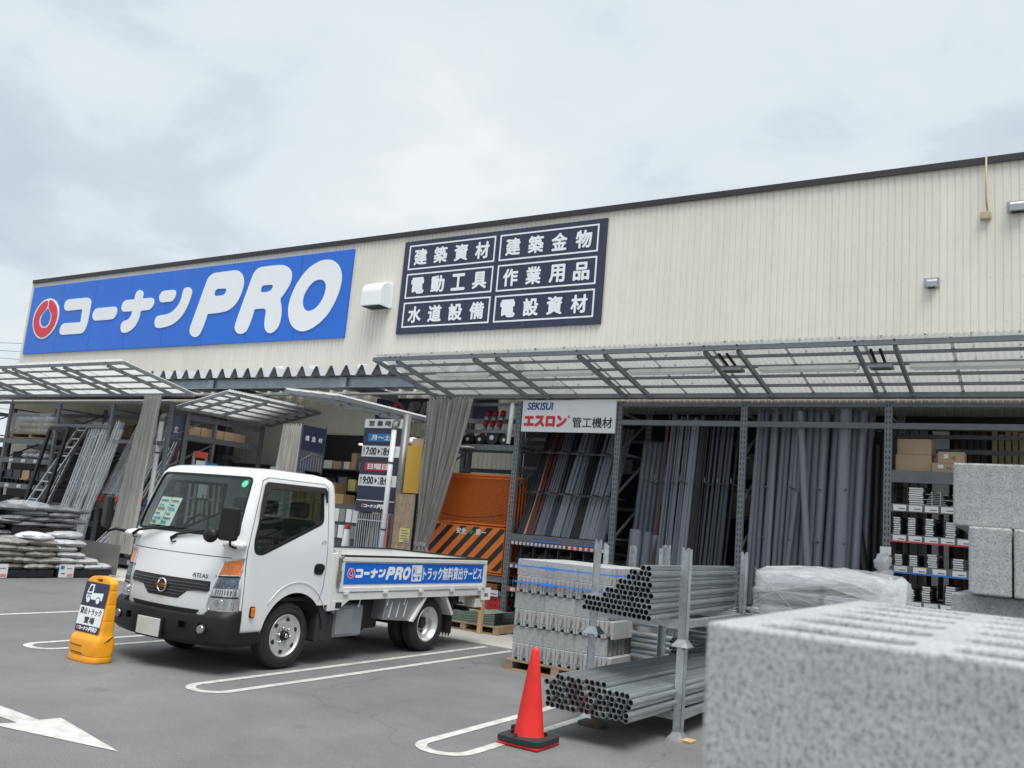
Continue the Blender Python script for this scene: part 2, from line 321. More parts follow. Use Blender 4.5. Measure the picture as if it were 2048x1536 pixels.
# ---------------------------------------------------------------- object helpers
def tag(o, label=None, cat=None, group=None, kind=None):
    if label: o['label'] = label
    if cat: o['category'] = cat
    if group: o['group'] = group
    if kind: o['kind'] = kind
    return o
def thing(name, label, cat, loc=(0, 0, 0), group=None):
    o = bpy.data.objects.new(name, None); COL.objects.link(o); o.location = loc; o.empty_display_size = 0.1
    return tag(o, label, cat, group)
def origin(o):
    v = Vector((0, 0, 0))
    while o is not None:
        v += o.location; o = o.parent
    return v
class MB:
    def __init__(self): self.v = []; self.f = []; self.sm = []
    def add(self, vs, fs, smooth=False):
        n = len(self.v); self.v += [tuple(v) for v in vs]; self.f += [tuple(i+n for i in f) for f in fs]; self.sm += [smooth]*len(fs); return self
    def box(self, x0, x1, y0, y1, z0, z1):
        return self.add([(x0, y0, z0), (x1, y0, z0), (x1, y1, z0), (x0, y1, z0), (x0, y0, z1), (x1, y0, z1), (x1, y1, z1), (x0, y1, z1)],
                        [(0, 3, 2, 1), (4, 5, 6, 7), (0, 1, 5, 4), (1, 2, 6, 5), (2, 3, 7, 6), (3, 0, 4, 7)])
    def bar(self, a, b, w, h, upv=(0, 0, 1)):
        a = Vector(a); b = Vector(b); d = (b-a).normalized(); u = Vector(upv)
        if abs(d.dot(u)) > 0.98: u = Vector((0, 1, 0))
        s = d.cross(u).normalized()*w/2; t = s.normalized().cross(d).normalized()*h/2
        vs = [p+i*s+j*t for p in (a, b) for i, j in ((-1, -1), (1, -1), (1, 1), (-1, 1))]
        return self.add(vs, [(0, 3, 2, 1), (4, 5, 6, 7), (0, 1, 5, 4), (1, 2, 6, 5), (2, 3, 7, 6), (3, 0, 4, 7)][0:2] + [(0, 1, 5, 4), (1, 2, 6, 5), (2, 3, 7, 6), (3, 0, 4, 7)])
    def tube(self, pts, r, n=10, cap=True, radii=None):
        pts = [Vector(p) for p in pts]; rings = []; base = len(self.v); vs = []
        pu = None
        for i, p in enumerate(pts):
            d = (pts[min(i+1, len(pts)-1)]-pts[max(i-1, 0)]).normalized()
            if pu is None: pu = Vector((0, 0, 1)) if abs(d.z) < 0.9 else Vector((1, 0, 0))
            s = d.cross(pu).normalized(); t = s.cross(d).normalized(); pu = t
            rr = radii[i] if radii else r
            for k in range(n):
                a = 2*math.pi*k/n; vs.append(p+s*math.cos(a)*rr+t*math.sin(a)*rr)
        fs = []
        for i in range(len(pts)-1):
            for k in range(n):
                k2 = (k+1) % n; fs.append((i*n+k, i*n+k2, (i+1)*n+k2, (i+1)*n+k))
        self.add(vs, fs, True)
        if cap:
            self.f.append(tuple(base+k for k in range(n))[::-1]); self.sm.append(False)
            m = base+(len(pts)-1)*n; self.f.append(tuple(m+k for k in range(n))); self.sm.append(False)
        return self
    def prism(self, poly, o, u, v, w):
        # poly in (u,v) plane at o, extruded by vector w
        o = Vector(o); u = Vector(u); v = Vector(v); w = Vector(w); n = len(poly)
        a = [o+u*p[0]+v*p[1] for p in poly]; b = [q+w for q in a]
        return self.add(a+b, [tuple(range(n))[::-1], tuple(range(n, 2*n))] + [(i, (i+1) % n, n+(i+1) % n, n+i) for i in range(n)])
    def grid(self, nu, nv, fn, smooth=True, closeu=False):
        vs = [fn(i, j) for j in range(nv) for i in range(nu)]; fs = []
        for j in range(nv-1):
            for i in range(nu if closeu else nu-1):
                i2 = (i+1) % nu; fs.append((j*nu+i, j*nu+i2, (j+1)*nu+i2, (j+1)*nu+i))
        return self.add(vs, fs, smooth)
    def build(self, name, m, parent=None, loc=None, local=False, bevel=0, fix=False):
        me = bpy.data.meshes.new(name)
        off = Vector((0, 0, 0))
        if not local:
            if parent is not None: off = origin(parent)
            if loc is not None: off = Vector(loc)
        me.from_pydata([(v[0]-off.x, v[1]-off.y, v[2]-off.z) for v in self.v], [], self.f)
        me.polygons.foreach_set('use_smooth', self.sm)
        me.materials.append(m)
        if fix or bevel:
            bm = bmesh.new(); bm.from_mesh(me)
            bmesh.ops.recalc_face_normals(bm, faces=bm.faces)
            if bevel:
                es = [e for e in bm.edges if len(e.link_faces) == 2 and e.calc_face_angle(0) > 0.6]
                bmesh.ops.bevel(bm, geom=es, offset=bevel, segments=2, affect='EDGES', profile=0.5, clamp_overlap=True)
            bm.to_mesh(me); bm.free()
        me.update()
        o = bpy.data.objects.new(name, me); COL.objects.link(o)
        if parent is not None:
            o.parent = parent
            if loc is not None: o.location = Vector(loc)-origin(parent)
        elif loc is not None: o.location = loc
        return o
def inst(o, loc=None, parent=None, rot=None, scale=None):
    c = o.copy(); COL.objects.link(c)
    if parent is not None: c.parent = parent
    if loc is not None: c.location = loc
    if rot is not None: c.rotation_euler = rot
    if scale is not None: c.scale = scale
    return c
def copy_tree(o, parent=None):
    kids = list(o.children); c = o.copy(); COL.objects.link(c)
    if parent is not None: c.parent = parent
    for k in kids: copy_tree(k, c)
    return c

ORD = 'first second third fourth fifth sixth seventh eighth ninth tenth eleventh twelfth thirteenth fourteenth fifteenth sixteenth seventeenth eighteenth nineteenth twentieth'.split()
def nth(k): return ORD[k] if k < 20 else (['twenty', 'thirty', 'forty', 'fifty'][(k+1)//10-2]+'-'+ORD[(k+1) % 10-1] if (k+1) % 10 else ['twentieth', 'thirtieth', 'fortieth', 'fiftieth'][(k+1)//10-2])
def curve_mesh(cu):
    o = bpy.data.objects.new('tmp', cu)
    me = bpy.data.meshes.new_from_object(o)
    bpy.data.objects.remove(o); bpy.data.curves.remove(cu)
    return me
def place_flat(me, name, m, parent, o, u, v, thick=0.0, box=None):
    # me lies in its local XY; optionally fitted to box (x0,y0,x1,y1); mapped to world with o + x*u + y*v
    xs = [q.co.x for q in me.vertices]; ys = [q.co.y for q in me.vertices]
    if box:
        ax, ay = min(xs), min(ys); sx = (box[2]-box[0])/(max(xs)-ax); sy = (box[3]-box[1])/(max(ys)-ay)
    else: ax = ay = 0; sx = sy = 1
    b0 = (box[0], box[1]) if box else (0, 0)
    u = Vector(u); v = Vector(v); n = u.cross(v).normalized(); o = Vector(o); po = origin(parent) if parent is not None else Vector((0, 0, 0))
    for q in me.vertices:
        x = b0[0]+(q.co.x-ax)*sx; y = b0[1]+(q.co.y-ay)*sy
        q.co = o+u*x+v*y+n*(thick*(1+(q.co.z-0.01)*25) if q.co.z > 1e-6 else (0 if q.co.z < -1e-6 else thick/2))-po
    me.materials.clear(); me.materials.append(m)
    ob = bpy.data.objects.new(name, me); COL.objects.link(ob)
    if parent is not None: ob.parent = parent
    return ob
def text(body, box, m, parent, o, u, v, name='lettering', bold=0.02, thick=0.003, res=3, shear=0.0):
    cu = bpy.data.curves.new('t', 'FONT'); cu.body = body; cu.extrude = 0.01; cu.resolution_u = res; cu.shear = shear
    me = curve_mesh(cu)
    if bold:
        vs = [v_.co.copy() for v_ in me.vertices]; fs = [tuple(p.vertices) for p in me.polygons]; n = len(vs); V = []; F = []
        sh = [(0, 0), (1, 0), (-1, 0), (0, 1), (0, -1), (0.7, 0.7), (-0.7, -0.7), (0.7, -0.7), (-0.7, 0.7)] if bold > 0.03 else [(0, 0), (0.8, 0.8), (-0.8, -0.8), (0.8, -0.8), (-0.8, 0.8)]
        for k, (dx, dy) in enumerate(sh):
            V += [(q.x+dx*bold, q.y+dy*bold, q.z+(k*0.0002 if q.z > 1e-6 else 0)) for q in vs]; F += [tuple(i+k*n for i in f) for f in fs]
        me = bpy.data.meshes.new('t'); me.from_pydata(V, [], F)
    return place_flat(me, name, m, parent, o, u, v, thick, box)
def shape(polys, m, parent, o, u, v, name, thick=0.003, sx=1.0, sy=1.0):
    cu = bpy.data.curves.new('s', 'CURVE'); cu.dimensions = '2D'; cu.fill_mode = 'BOTH'; cu.extrude = 0.01
    for p in polys:
        s = cu.splines.new('POLY'); s.points.add(len(p)-1); s.use_cyclic_u = True
        for i, q in enumerate(p): s.points[i].co = (q[0]*sx, q[1]*sy, 0, 1)
    return place_flat(curve_mesh(cu), name, m, parent, o, u, v, thick)
def chaikin(p, k=1):
    for _ in range(k):
        q = []
        for i in range(len(p)):
            a = p[i]; b = p[(i+1) % len(p)]; d = math.hypot(a[0]-b[0], a[1]-b[1])
            t = min(0.25, 6/max(d, 1e-6))
            q += [(a[0]*(1-t)+b[0]*t, a[1]*(1-t)+b[1]*t), (a[0]*t+b[0]*(1-t), a[1]*t+b[1]*(1-t))]
        p = q
    return p
LOGO={
 'ring':[(111,188),(142,179),(165,159),(176,139),(180,112),(172,87),(153,65),(127,51),(104,46),(75,53),(50,71),(34,97),(29,121),(36,147),(54,169),(78,183)],
 'red':[(111,182),(125,179),(141,172),(159,156),(170,137),(173,112),(164,90),(147,69),(124,56),(102,52),(77,59),(55,76),(40,97),(37,121),(44,144),(61,166),(80,177),(102,181),(105,166),(104,158),(97,148),(81,137),(70,124),(71,109),(79,95),(90,87),(106,84),(125,86),(138,99),(141,116),(137,133),(128,141),(115,152),(111,159),(111,169)],
 'drop':[(110,153),(118,145),(128,136),(133,126),(134,113),(127,98),(115,91),(102,90),(89,96),(80,107),(79,120),(85,134),(99,143)],
 'ko':[(218,176),(322,176),(335,171),(345,161),(347,153),(347,95),(343,76),(335,62),(321,57),(212,57),(202,63),(198,73),(201,86),(210,94),(222,96),(305,95),(307,96),(306,136),(303,138),(218,137),(206,144),(200,153),(202,168),(209,174)],
 'bar':[(387,137),(476,137),(486,132),(491,122),(490,110),(485,100),(472,96),(383,96),(373,101),(366,112),(367,125),(375,134)],
 'na':[(589,183),(600,179),(608,172),(609,165),(608,155),(611,154),(653,154),(662,149),(667,140),(667,130),(660,121),(649,116),(610,116),(609,99),(604,83),(594,67),(577,56),(558,50),(543,49),(531,53),(523,64),(522,74),(527,84),(537,89),(548,89),(560,95),(567,105),(568,116),(565,117),(525,117),(516,121),(510,131),(512,144),(519,151),(532,155),(568,154),(570,155),(570,168),(574,177),(581,181)],
 'nd':[(705,172),(751,172),(759,168),(764,159),(763,148),(756,139),(747,136),(703,136),(694,140),(688,151),(689,161),(696,169)],
 'ns':[(815,176),(827,171),(835,161),(834,145),(829,126),(818,103),(800,82),(775,67),(746,60),(717,57),(700,58),(690,63),(685,73),(685,86),(691,94),(703,96),(726,97),(749,100),(767,109),(783,123),(792,142),(793,158),(796,171),(804,175)],
 'P':[(923,210),(1013,211),(1030,204),(1043,191),(1051,175),(1051,157),(1046,135),(1034,115),(1017,100),(994,92),(953,89),(919,89),(918,87),(911,61),(901,35),(892,25),(877,22),(862,27),(851,38),(850,52),(873,123),(894,190),(902,201),(912,207)],
 'Ph':[(938,161),(982,160),(983,151),(979,144),(970,140),(933,140)],
 'R':[(1085,196),(1094,205),(1106,211),(1146,212),(1188,211),(1203,209),(1222,199),(1232,187),(1236,173),(1234,156),(1224,139),(1212,124),(1202,114),(1209,98),(1214,78),(1215,57),(1210,36),(1195,24),(1179,21),(1165,27),(1156,41),(1154,62),(1155,77),(1154,86),(1147,92),(1111,92),(1109,90),(1102,61),(1094,38),(1085,28),(1066,23),(1049,29),(1039,41),(1040,55),(1060,120)],
 'Rh':[(1126,158),(1168,157),(1169,150),(1164,142),(1152,138),(1121,138)],
 'O':[(1362,211),(1382,206),(1402,190),(1414,168),(1417,149),(1413,120),(1402,91),(1384,63),(1359,41),(1330,26),(1300,20),(1275,27),(1253,44),(1241,68),(1237,92),(1242,119),(1255,149),(1275,176),(1298,196),(1327,208),(1344,211)],
 'Oh':[(1339,159),(1354,155),(1363,145),(1366,133),(1362,113),(1352,94),(1335,79),(1314,74),(1299,79),(1289,92),(1287,109),(1293,126),(1306,145),(1322,156)],
}
def logo(parent, o, u, v, w, thick=0.01, white=None, part='lettering', ring=True, with_text=True, drop=None):
    """emblem ring and rounded lettering; w = width of the whole mark; returns nothing"""
    k = w/13.88/100.0; white = white or m_white
    u = Vector(u)*k; v = Vector(v)*k; nn = Vector(u).cross(Vector(v)).normalized(); o = Vector(o)-u*29-v*9
    if ring:
        shape([chaikin(LOGO['ring'], 2)], white, parent, o, u, v, 'emblem_border', thick)
        shape([chaikin(LOGO['red'], 1)], m_red, parent, o+nn*thick*0.6, u, v, 'emblem', thick)
        shape([chaikin(LOGO['drop'], 2)], drop or m_blue, parent, o+nn*thick*0.6, u, v, 'emblem_centre', thick)
    for a in (['ko'], ['bar'], ['na'], ['nd'], ['ns'], ['P', 'Ph'], ['R', 'Rh'], ['O', 'Oh']):
        shape([chaikin(LOGO[x], 1) for x in a], white, parent, o, u, v, part, thick)

XU, ZU = (1, 0, 0), (0, 0, 1)
YU = (0, 1, 0)
# ================================================================ GROUND
g = MB(); g.grid(2, 2, lambda i, j: (-600+1200*i, -600+1200*j, 0), False); tag(g.build('asphalt_ground', m_asph), kind='structure')
g = MB(); g.box(-60, 30, 10.3, 60, -0.05, 0.012); tag(g.build('concrete_apron', m_conc), kind='structure')
def ribbon(pts, w):
    b = MB(); n = len(pts); vs = []
    for i, p in enumerate(pts):
        a = Vector(pts[max(i-1, 0)]); c = Vector(pts[min(i+1, n-1)]); d = (c-a).normalized(); s = Vector((-d.y, d.x))*w/2
        vs += [(p[0]+s.x, p[1]+s.y, 0.004), (p[0]-s.x, p[1]-s.y, 0.004)]
    return b.add(vs, [(2*i, 2*i+1, 2*i+3, 2*i+2) for i in range(n-1)])
for k, xc in enumerate((-1.2, -3.7, -6.2, -8.7)):
    pts = [(xc-0.2, 10.18), (xc-0.2, 8.0), (xc-0.2, 5.5)] + [(xc-0.2*math.cos(a), 5.5-0.2*math.sin(a)) for a in [math.pi*i/14 for i in range(1, 14)]] + [(xc+0.2, 5.5), (xc+0.2, 8.0), (xc+0.2, 10.18)]
    if k in (1, 2, 3): pts = pts
    tag(ribbon(pts, 0.085).build('parking_line', m_line), kind='structure')
tag(ribbon([(-10.97, 5.0), (-10.97, 7.5), (-10.97, 10.18)], 0.085).build('parking_line', m_line), kind='structure')
a = MB(); a.add([(x, y, 0.004) for x, y in ((-4.98, 3.72), (-5.94, 3.93), (-5.97, 3.79), (-8.2, 3.86), (-8.2, 3.70), (-5.98, 3.64), (-6.05, 3.49))], [(0, 1, 2, 5, 6), (2, 3, 4, 5)])
tag(a.build('painted_arrow', m_line), kind='structure')

# ================================================================ WAREHOUSE
WY = 16.0
bl = thing('warehouse_building', 'cream corrugated warehouse behind the canopies, with a dark roof edge', 'building', (-14, WY, 0))
b = MB(); x = -29.62; pitch = 0.12; pr = []
while x < 4:
    pr += [(x, WY), (x+0.088, WY), (x+0.093, WY+0.010), (x+0.113, WY+0.010)]; x += pitch
b.grid(len(pr), 2, lambda i, j: (pr[i][0], pr[i][1], 3.3 if j == 0 else 8.43), False); b.build('upper_siding', m_sidingw, bl)
b = MB(); b.grid(len(pr), 2, lambda i, j: (pr[i][0], pr[i][1], 0.0 if j == 0 else 3.3), False); b.build('lower_siding', m_sidingw, bl)
b = MB(); b.box(-29.64, 4, WY-0.03, 40, 8.43, 8.50); b.build('coping', m_coping, bl)
b = MB(); b.box(-29.66, 4.0, WY-0.06, WY-0.03, 8.40, 8.52); b.build('gutter_trim', m_coping, bl)
b = MB(); b.box(-29.70, -29.62, WY+0.02, 40, 0, 8.43); b.build('side_wall', m_sidingw, bl)
b = MB(); b.box(-29.70, -29.60, WY-0.02, WY+0.02, 0, 8.40); b.build('corner_trim', m_sidingw, bl)
b = MB(); x = -29.62+0.045; k = 0
while x < 1.5:
    for z in (4.9, 5.65, 6.4, 7.15, 7.9): b.box(x-0.008, x+0.008, WY-0.005, WY+0.002, z-0.008, z+0.008)
    x += 0.24
sc_ = b.build('siding_screws', m_sidingw, bl); sc_['kind'] = 'stuff'

# blue sign
s = thing('store_sign', 'long blue store sign with red ring emblem and large white lettering on the wall', 'sign', (-22.3, WY-0.05, 5.92))
for k in range(8):
    w = (29.5-15.04)/8; x0 = -29.5+k*w
    b = MB(); b.box(x0+0.006, x0+w-0.006, WY-0.055, WY-0.004, 5.92, 8.24); b.build('panel', m_blue, s)
logo(s, (-29.5+0.29, WY-0.057, 6.01), XU, ZU, 13.88, 0.02)
# black category sign
s = thing('category_sign', 'navy sign listing six kinds of building supplies in white framed boxes', 'sign', (-10.64, WY-0.05, 5.92))
for k in range(6):
    w = (13.38-7.92)/6; x0 = -13.38+k*w
    b = MB(); b.box(x0+0.003, x0+w-0.003, WY-0.055, WY-0.004, 5.93, 8.25); b.build('panel', m_navy, s)
rows = [('建築資材', '建築金物'), ('電動工具', '作業用品'), ('水道設備', '電設資材')]
for r_ in range(3):
    for c_ in range(2):
        x0 = -13.22 + c_*2.62; x1 = x0+2.50; z1 = 8.14-r_*0.72; z0 = z1-0.62
        b = MB()
        b.box(x0, x1, WY-0.062, WY-0.055, z1-0.035, z1); b.box(x0, x1, WY-0.062, WY-0.055, z0, z0+0.035)
        b.box(x0, x0+0.035, WY-0.062, WY-0.055, z0+0.035, z1-0.035); b.box(x1-0.035, x1, WY-0.062, WY-0.055, z0+0.035, z1-0.035)
        b.build('text_frame', m_white, s)
        t = rows[r_][c_]
        for q, ch in enumerate(t):
            cxx = x0+0.36+q*0.595; text(ch, (cxx-0.195, z0+0.105, cxx+0.195, z1-0.105), m_white, s, (0, WY-0.057, 0), XU, ZU, bold=0.032, thick=0.006)
# vent hoods
def hood(x, z, w, h, d, label, m):
    t = thing('vent_hood', label, 'vent', (x, WY, z))
    prof = [(0, 0), (-d, 0), (-d, h*0.55)] + [(-d+d*0.75*(1-math.cos(q)), h*0.55+h*0.45*math.sin(q)) for q in [math.pi/2*i/6 for i in range(1, 7)]] + [(0, h)]
    b = MB(); b.prism(prof, (x-w/2, WY-0.005, z), YU, ZU, (w, 0, 0)); b.build('cowl', m, t, bevel=0.012)
    b = MB(); b.box(x-w/2-0.035, x+w/2+0.035, WY-0.02, WY-0.004, z+0.02, z+h+0.03); b.build('flange', m, t)
    b = MB(); b.box(x-w/2+0.03, x+w/2-0.03, WY-d+0.03, WY-0.04, z-0.012, z-0.002); b.build('grille', m_blackp, t)
hood(-13.98, 6.60, 0.62, 0.62, 0.42, 'large white curved vent hood between the blue sign and the navy sign', m_white)
hood(-1.66, 6.26, 0.17, 0.16, 0.12, 'small grey vent hood alone on the right part of the wall', m_hood)
hood(-0.37, 7.47, 0.24, 0.19, 0.15, 'grey vent hood near the roof edge beside a white conduit', m_hood)
t = thing('wall_conduit', 'white conduit running over the roof edge into a small beige box', 'conduit', (-0.85, WY, 7.5))
b = MB(); b.tube([(-0.83, WY-0.09, 8.54), (-0.83, WY-0.09, 7.75), (-0.81, WY-0.07, 7.5)], 0.016, 8); b.build('conduit_tube', m_tan, t)
b = MB(); b.box(-0.92, -0.76, WY-0.1, WY-0.004, 7.40, 7.53); b.build('junction_box', m_tan, t, bevel=0.01)

# power lines far left
for k, (z0, z1) in enumerate(((14.6, 13.9), (14.0, 13.2), (13.4, 12.5), (12.0, 11.0), (9.2, 8.3), (8.4, 7.7))):
    b = MB(); b.tube([(-120, 44+k, z0+4), (-95, 45+k, z0+0.9), (-70, 46+k, z1+0.3), (-40, 47+k, z1)], 0.022, 5)
    tag(b.build('power_line', m_black, loc=(-70, 45, 8)), ['topmost thin power line passing left of the blue sign', 'second power line from the top, left of the blue sign', 'third power line from the top, left of the blue sign', 'fourth power line from the top, left of the blue sign', 'upper of the two low power lines above the left canopy', 'lowest power line, just above the left canopy'][k], 'power line', 'power lines left of the building')

# ================================================================ ENTRANCE ROOF (folded metal sheet on a steel beam)
t = thing('entrance_roof', 'folded metal porch roof with a toothed edge over the shop entrance', 'roof', (-14.5, 14, 4.4))
ex0, ex1, ey = -20.2, -8.6, 13.9
b = MB(); pr = []; x = ex0; cl_ = []
while x < ex1:
    pr += [(x, 4.52), (x+0.07, 4.52), (x+0.19, 4.74), (x+0.25, 4.74), (x+0.37, 4.52), (x+0.44, 4.52)]; cl_.append(x); x += 0.44
b.grid(len(pr), 2, lambda i, j: (pr[i][0], ey if j == 0 else WY-0.07, pr[i][1]), False); b.build('folded_sheet', m_roofm, t)
c0 = None
for x in cl_:
    if c0 is None:
        b = MB(); b.prism([(0.072, 0.0), (0.192, 0.212), (0.248, 0.212), (0.368, 0.0)], (x, ey+0.04, 4.52), XU, ZU, (0, 0.02, 0))
        c0 = b.build('closure_plate', m_clos, t, loc=(x, ey, 4.52))
    else: inst(c0, Vector((x, ey, 4.52))-t.location, t)
def hbeam(p, a, b_, h, w, m, name='beam'):
    q = MB(); a = Vector(a); b_ = Vector(b_)
    q.bar(a+Vector((0, 0, h/2-0.006)), b_+Vector((0, 0, h/2-0.006)), w, 0.012); q.bar(a-Vector((0, 0, h/2-0.006)), b_-Vector((0, 0, h/2-0.006)), w, 0.012)
    q.bar(a, b_, 0.008, h-0.024); return q.build(name, m, p)
hbeam(t, (-19.4, 14.1, 4.39), (-8.9, 14.1, 4.39), 0.22, 0.12, m_hbeam, 'front_beam')
for x in (-17.4, -13.1, -9.1):
    hbeam(t, (x, 14.17, 4.36), (x, WY-0.05, 4.36), 0.18, 0.10, m_hbeam, 'cross_beam')
    b = MB(); b.box(x-0.1, x+0.1, 14.02, 14.035, 4.28, 4.5); b.build('end_plate', m_hbeam, t)
for x in (-16.9, -9.7):
    b = MB(); b.box(x-0.07, x+0.07, 14.05, 14.19, 0, 4.27); b.build('column', m_dark, t)
b = MB(); b.tube([(-19.0, 13.98, 4.1), (-9.2, 13.98, 4.12)], 0.03, 8); b.build('rail', m_frame, t)
for k, x in enumerate((-16.9, -15.7, -14.1)):
    q = thing('floodlight', ['small white floodlight above the porch roof, left end', 'small white floodlight above the porch roof, middle of three', 'small white floodlight above the porch roof, right of three'][k], 'floodlight', (x, WY-0.2, 5.05), 'floodlights above the porch roof')
    b = MB(); b.box(x-0.14, x+0.14, WY-0.32, WY-0.26, 4.98, 5.16); b.build('lamp_head', m_white, q, bevel=0.01)
    b = MB(); b.bar((x, WY-0.26, 5.05), (x, WY-0.01, 4.98), 0.04, 0.03); b.build('bracket', m_frame, q)
# small PRO sign under the porch
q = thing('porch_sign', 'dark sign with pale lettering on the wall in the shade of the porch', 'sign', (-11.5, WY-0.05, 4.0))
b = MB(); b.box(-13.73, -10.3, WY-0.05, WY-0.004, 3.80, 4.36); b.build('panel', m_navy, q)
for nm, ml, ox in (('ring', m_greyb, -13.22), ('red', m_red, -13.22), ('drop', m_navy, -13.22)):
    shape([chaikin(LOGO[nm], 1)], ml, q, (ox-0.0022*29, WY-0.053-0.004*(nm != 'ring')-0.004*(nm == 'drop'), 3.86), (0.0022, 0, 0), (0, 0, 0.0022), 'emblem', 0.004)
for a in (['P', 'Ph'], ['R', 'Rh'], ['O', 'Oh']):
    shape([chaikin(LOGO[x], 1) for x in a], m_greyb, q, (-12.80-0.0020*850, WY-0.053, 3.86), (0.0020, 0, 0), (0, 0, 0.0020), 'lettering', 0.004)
# structure behind racks: roof over the storage strip and dark openings
q = thing('storage_roof', 'low grey sheet roof over the storage strip behind the right racks', 'roof', (-3, 14, 4))
b = MB(); b.add([(-8.9, 12.07, 3.705), (3, 12.07, 3.705), (3, WY-0.02, 4.35), (-8.9, WY-0.02, 4.35)], [(0, 1, 2, 3)]); b.build('roof_sheet', m_steelsheet, q)
q = thing('storage_roof', 'low grey sheet roof over the storage strip behind the left racks', 'roof', (-23, 14, 4))
b = MB(); b.add([(-34, 12.07, 3.77), (-16.2, 12.07, 3.77), (-16.2, WY-0.02, 4.35), (-34, WY-0.02, 4.35)], [(0, 1, 2, 3)]); b.build('roof_sheet', m_steelsheet, q)
# dark shop doorway and posts
q = thing('shop_doorway', 'dark open doorway of the shop under the porch, shelves inside', 'doorway', (-13.5, WY, 0))
b = MB(); b.box(-15.8, -12.35, WY-0.055, WY-0.004, 0.0, 3.45); b.build('opening', m_black, q)  # solid black panel, stands in for the unlit shop interior
b = MB(); b.box(-12.3, -12.05, WY-0.12, WY-0.06, 0, 3.6); b.build('door_frame', m_downb, q)
b = MB(); b.tube([(-12.55, WY-0.2, 0), (-12.55, WY-0.2, 4.2)], 0.055, 12); tag(b.build('drainpipe', m_downb, loc=(-12.55, WY-0.2, 0)), 'beige drainpipe beside the shop doorway', 'drainpipe')
rs = random.Random(31)
for z in (0.9, 1.5, 2.1, 2.6):
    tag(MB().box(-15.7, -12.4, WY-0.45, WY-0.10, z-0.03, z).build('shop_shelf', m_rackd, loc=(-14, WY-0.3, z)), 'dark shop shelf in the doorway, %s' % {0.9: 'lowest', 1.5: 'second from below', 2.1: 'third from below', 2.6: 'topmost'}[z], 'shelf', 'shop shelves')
    x = -15.65; k = 0
    while x < -12.6:
        w = rs.uniform(0.10, 0.28); h = rs.uniform(0.12, 0.40)
        ci = rs.randrange(7); mm_ = [m_card, m_paper, m_labblu, m_labred, m_greyb, m_woodn, m_lyel][ci]; cn = ['brown', 'white', 'blue', 'red', 'grey', 'wooden', 'pale yellow'][ci]
        tag(MB().box(x, x+w, WY-0.44, WY-0.14, z+0.001, z+h).build('shop_goods', mm_, loc=(x, WY-0.3, z)), '%s packet on the %s doorway shelf, %s from left' % (cn, {0.9: 'lowest', 1.5: 'second', 2.1: 'third', 2.6: 'top'}[z], nth(k)), 'goods', 'goods in the doorway')
        x += w+rs.uniform(0.01, 0.12); k += 1
q = thing('lit_ceiling_lamp', 'long lit strip lamp seen inside the dark shop doorway', 'lamp', (-13.7, WY-0.3, 3.3))
me_ = bpy.data.materials.new('lamp_glow'); me_.use_nodes = True; p_ = me_.node_tree.nodes['Principled BSDF']; p_.inputs['Emission Color'].default_value = (1, 0.98, 0.9, 1); p_.inputs['Emission Strength'].default_value = 1.6
b = MB(); b.box(-14.1, -13.0, WY-0.10, WY-0.07, 3.22, 3.25); b.build('tube', me_, q)
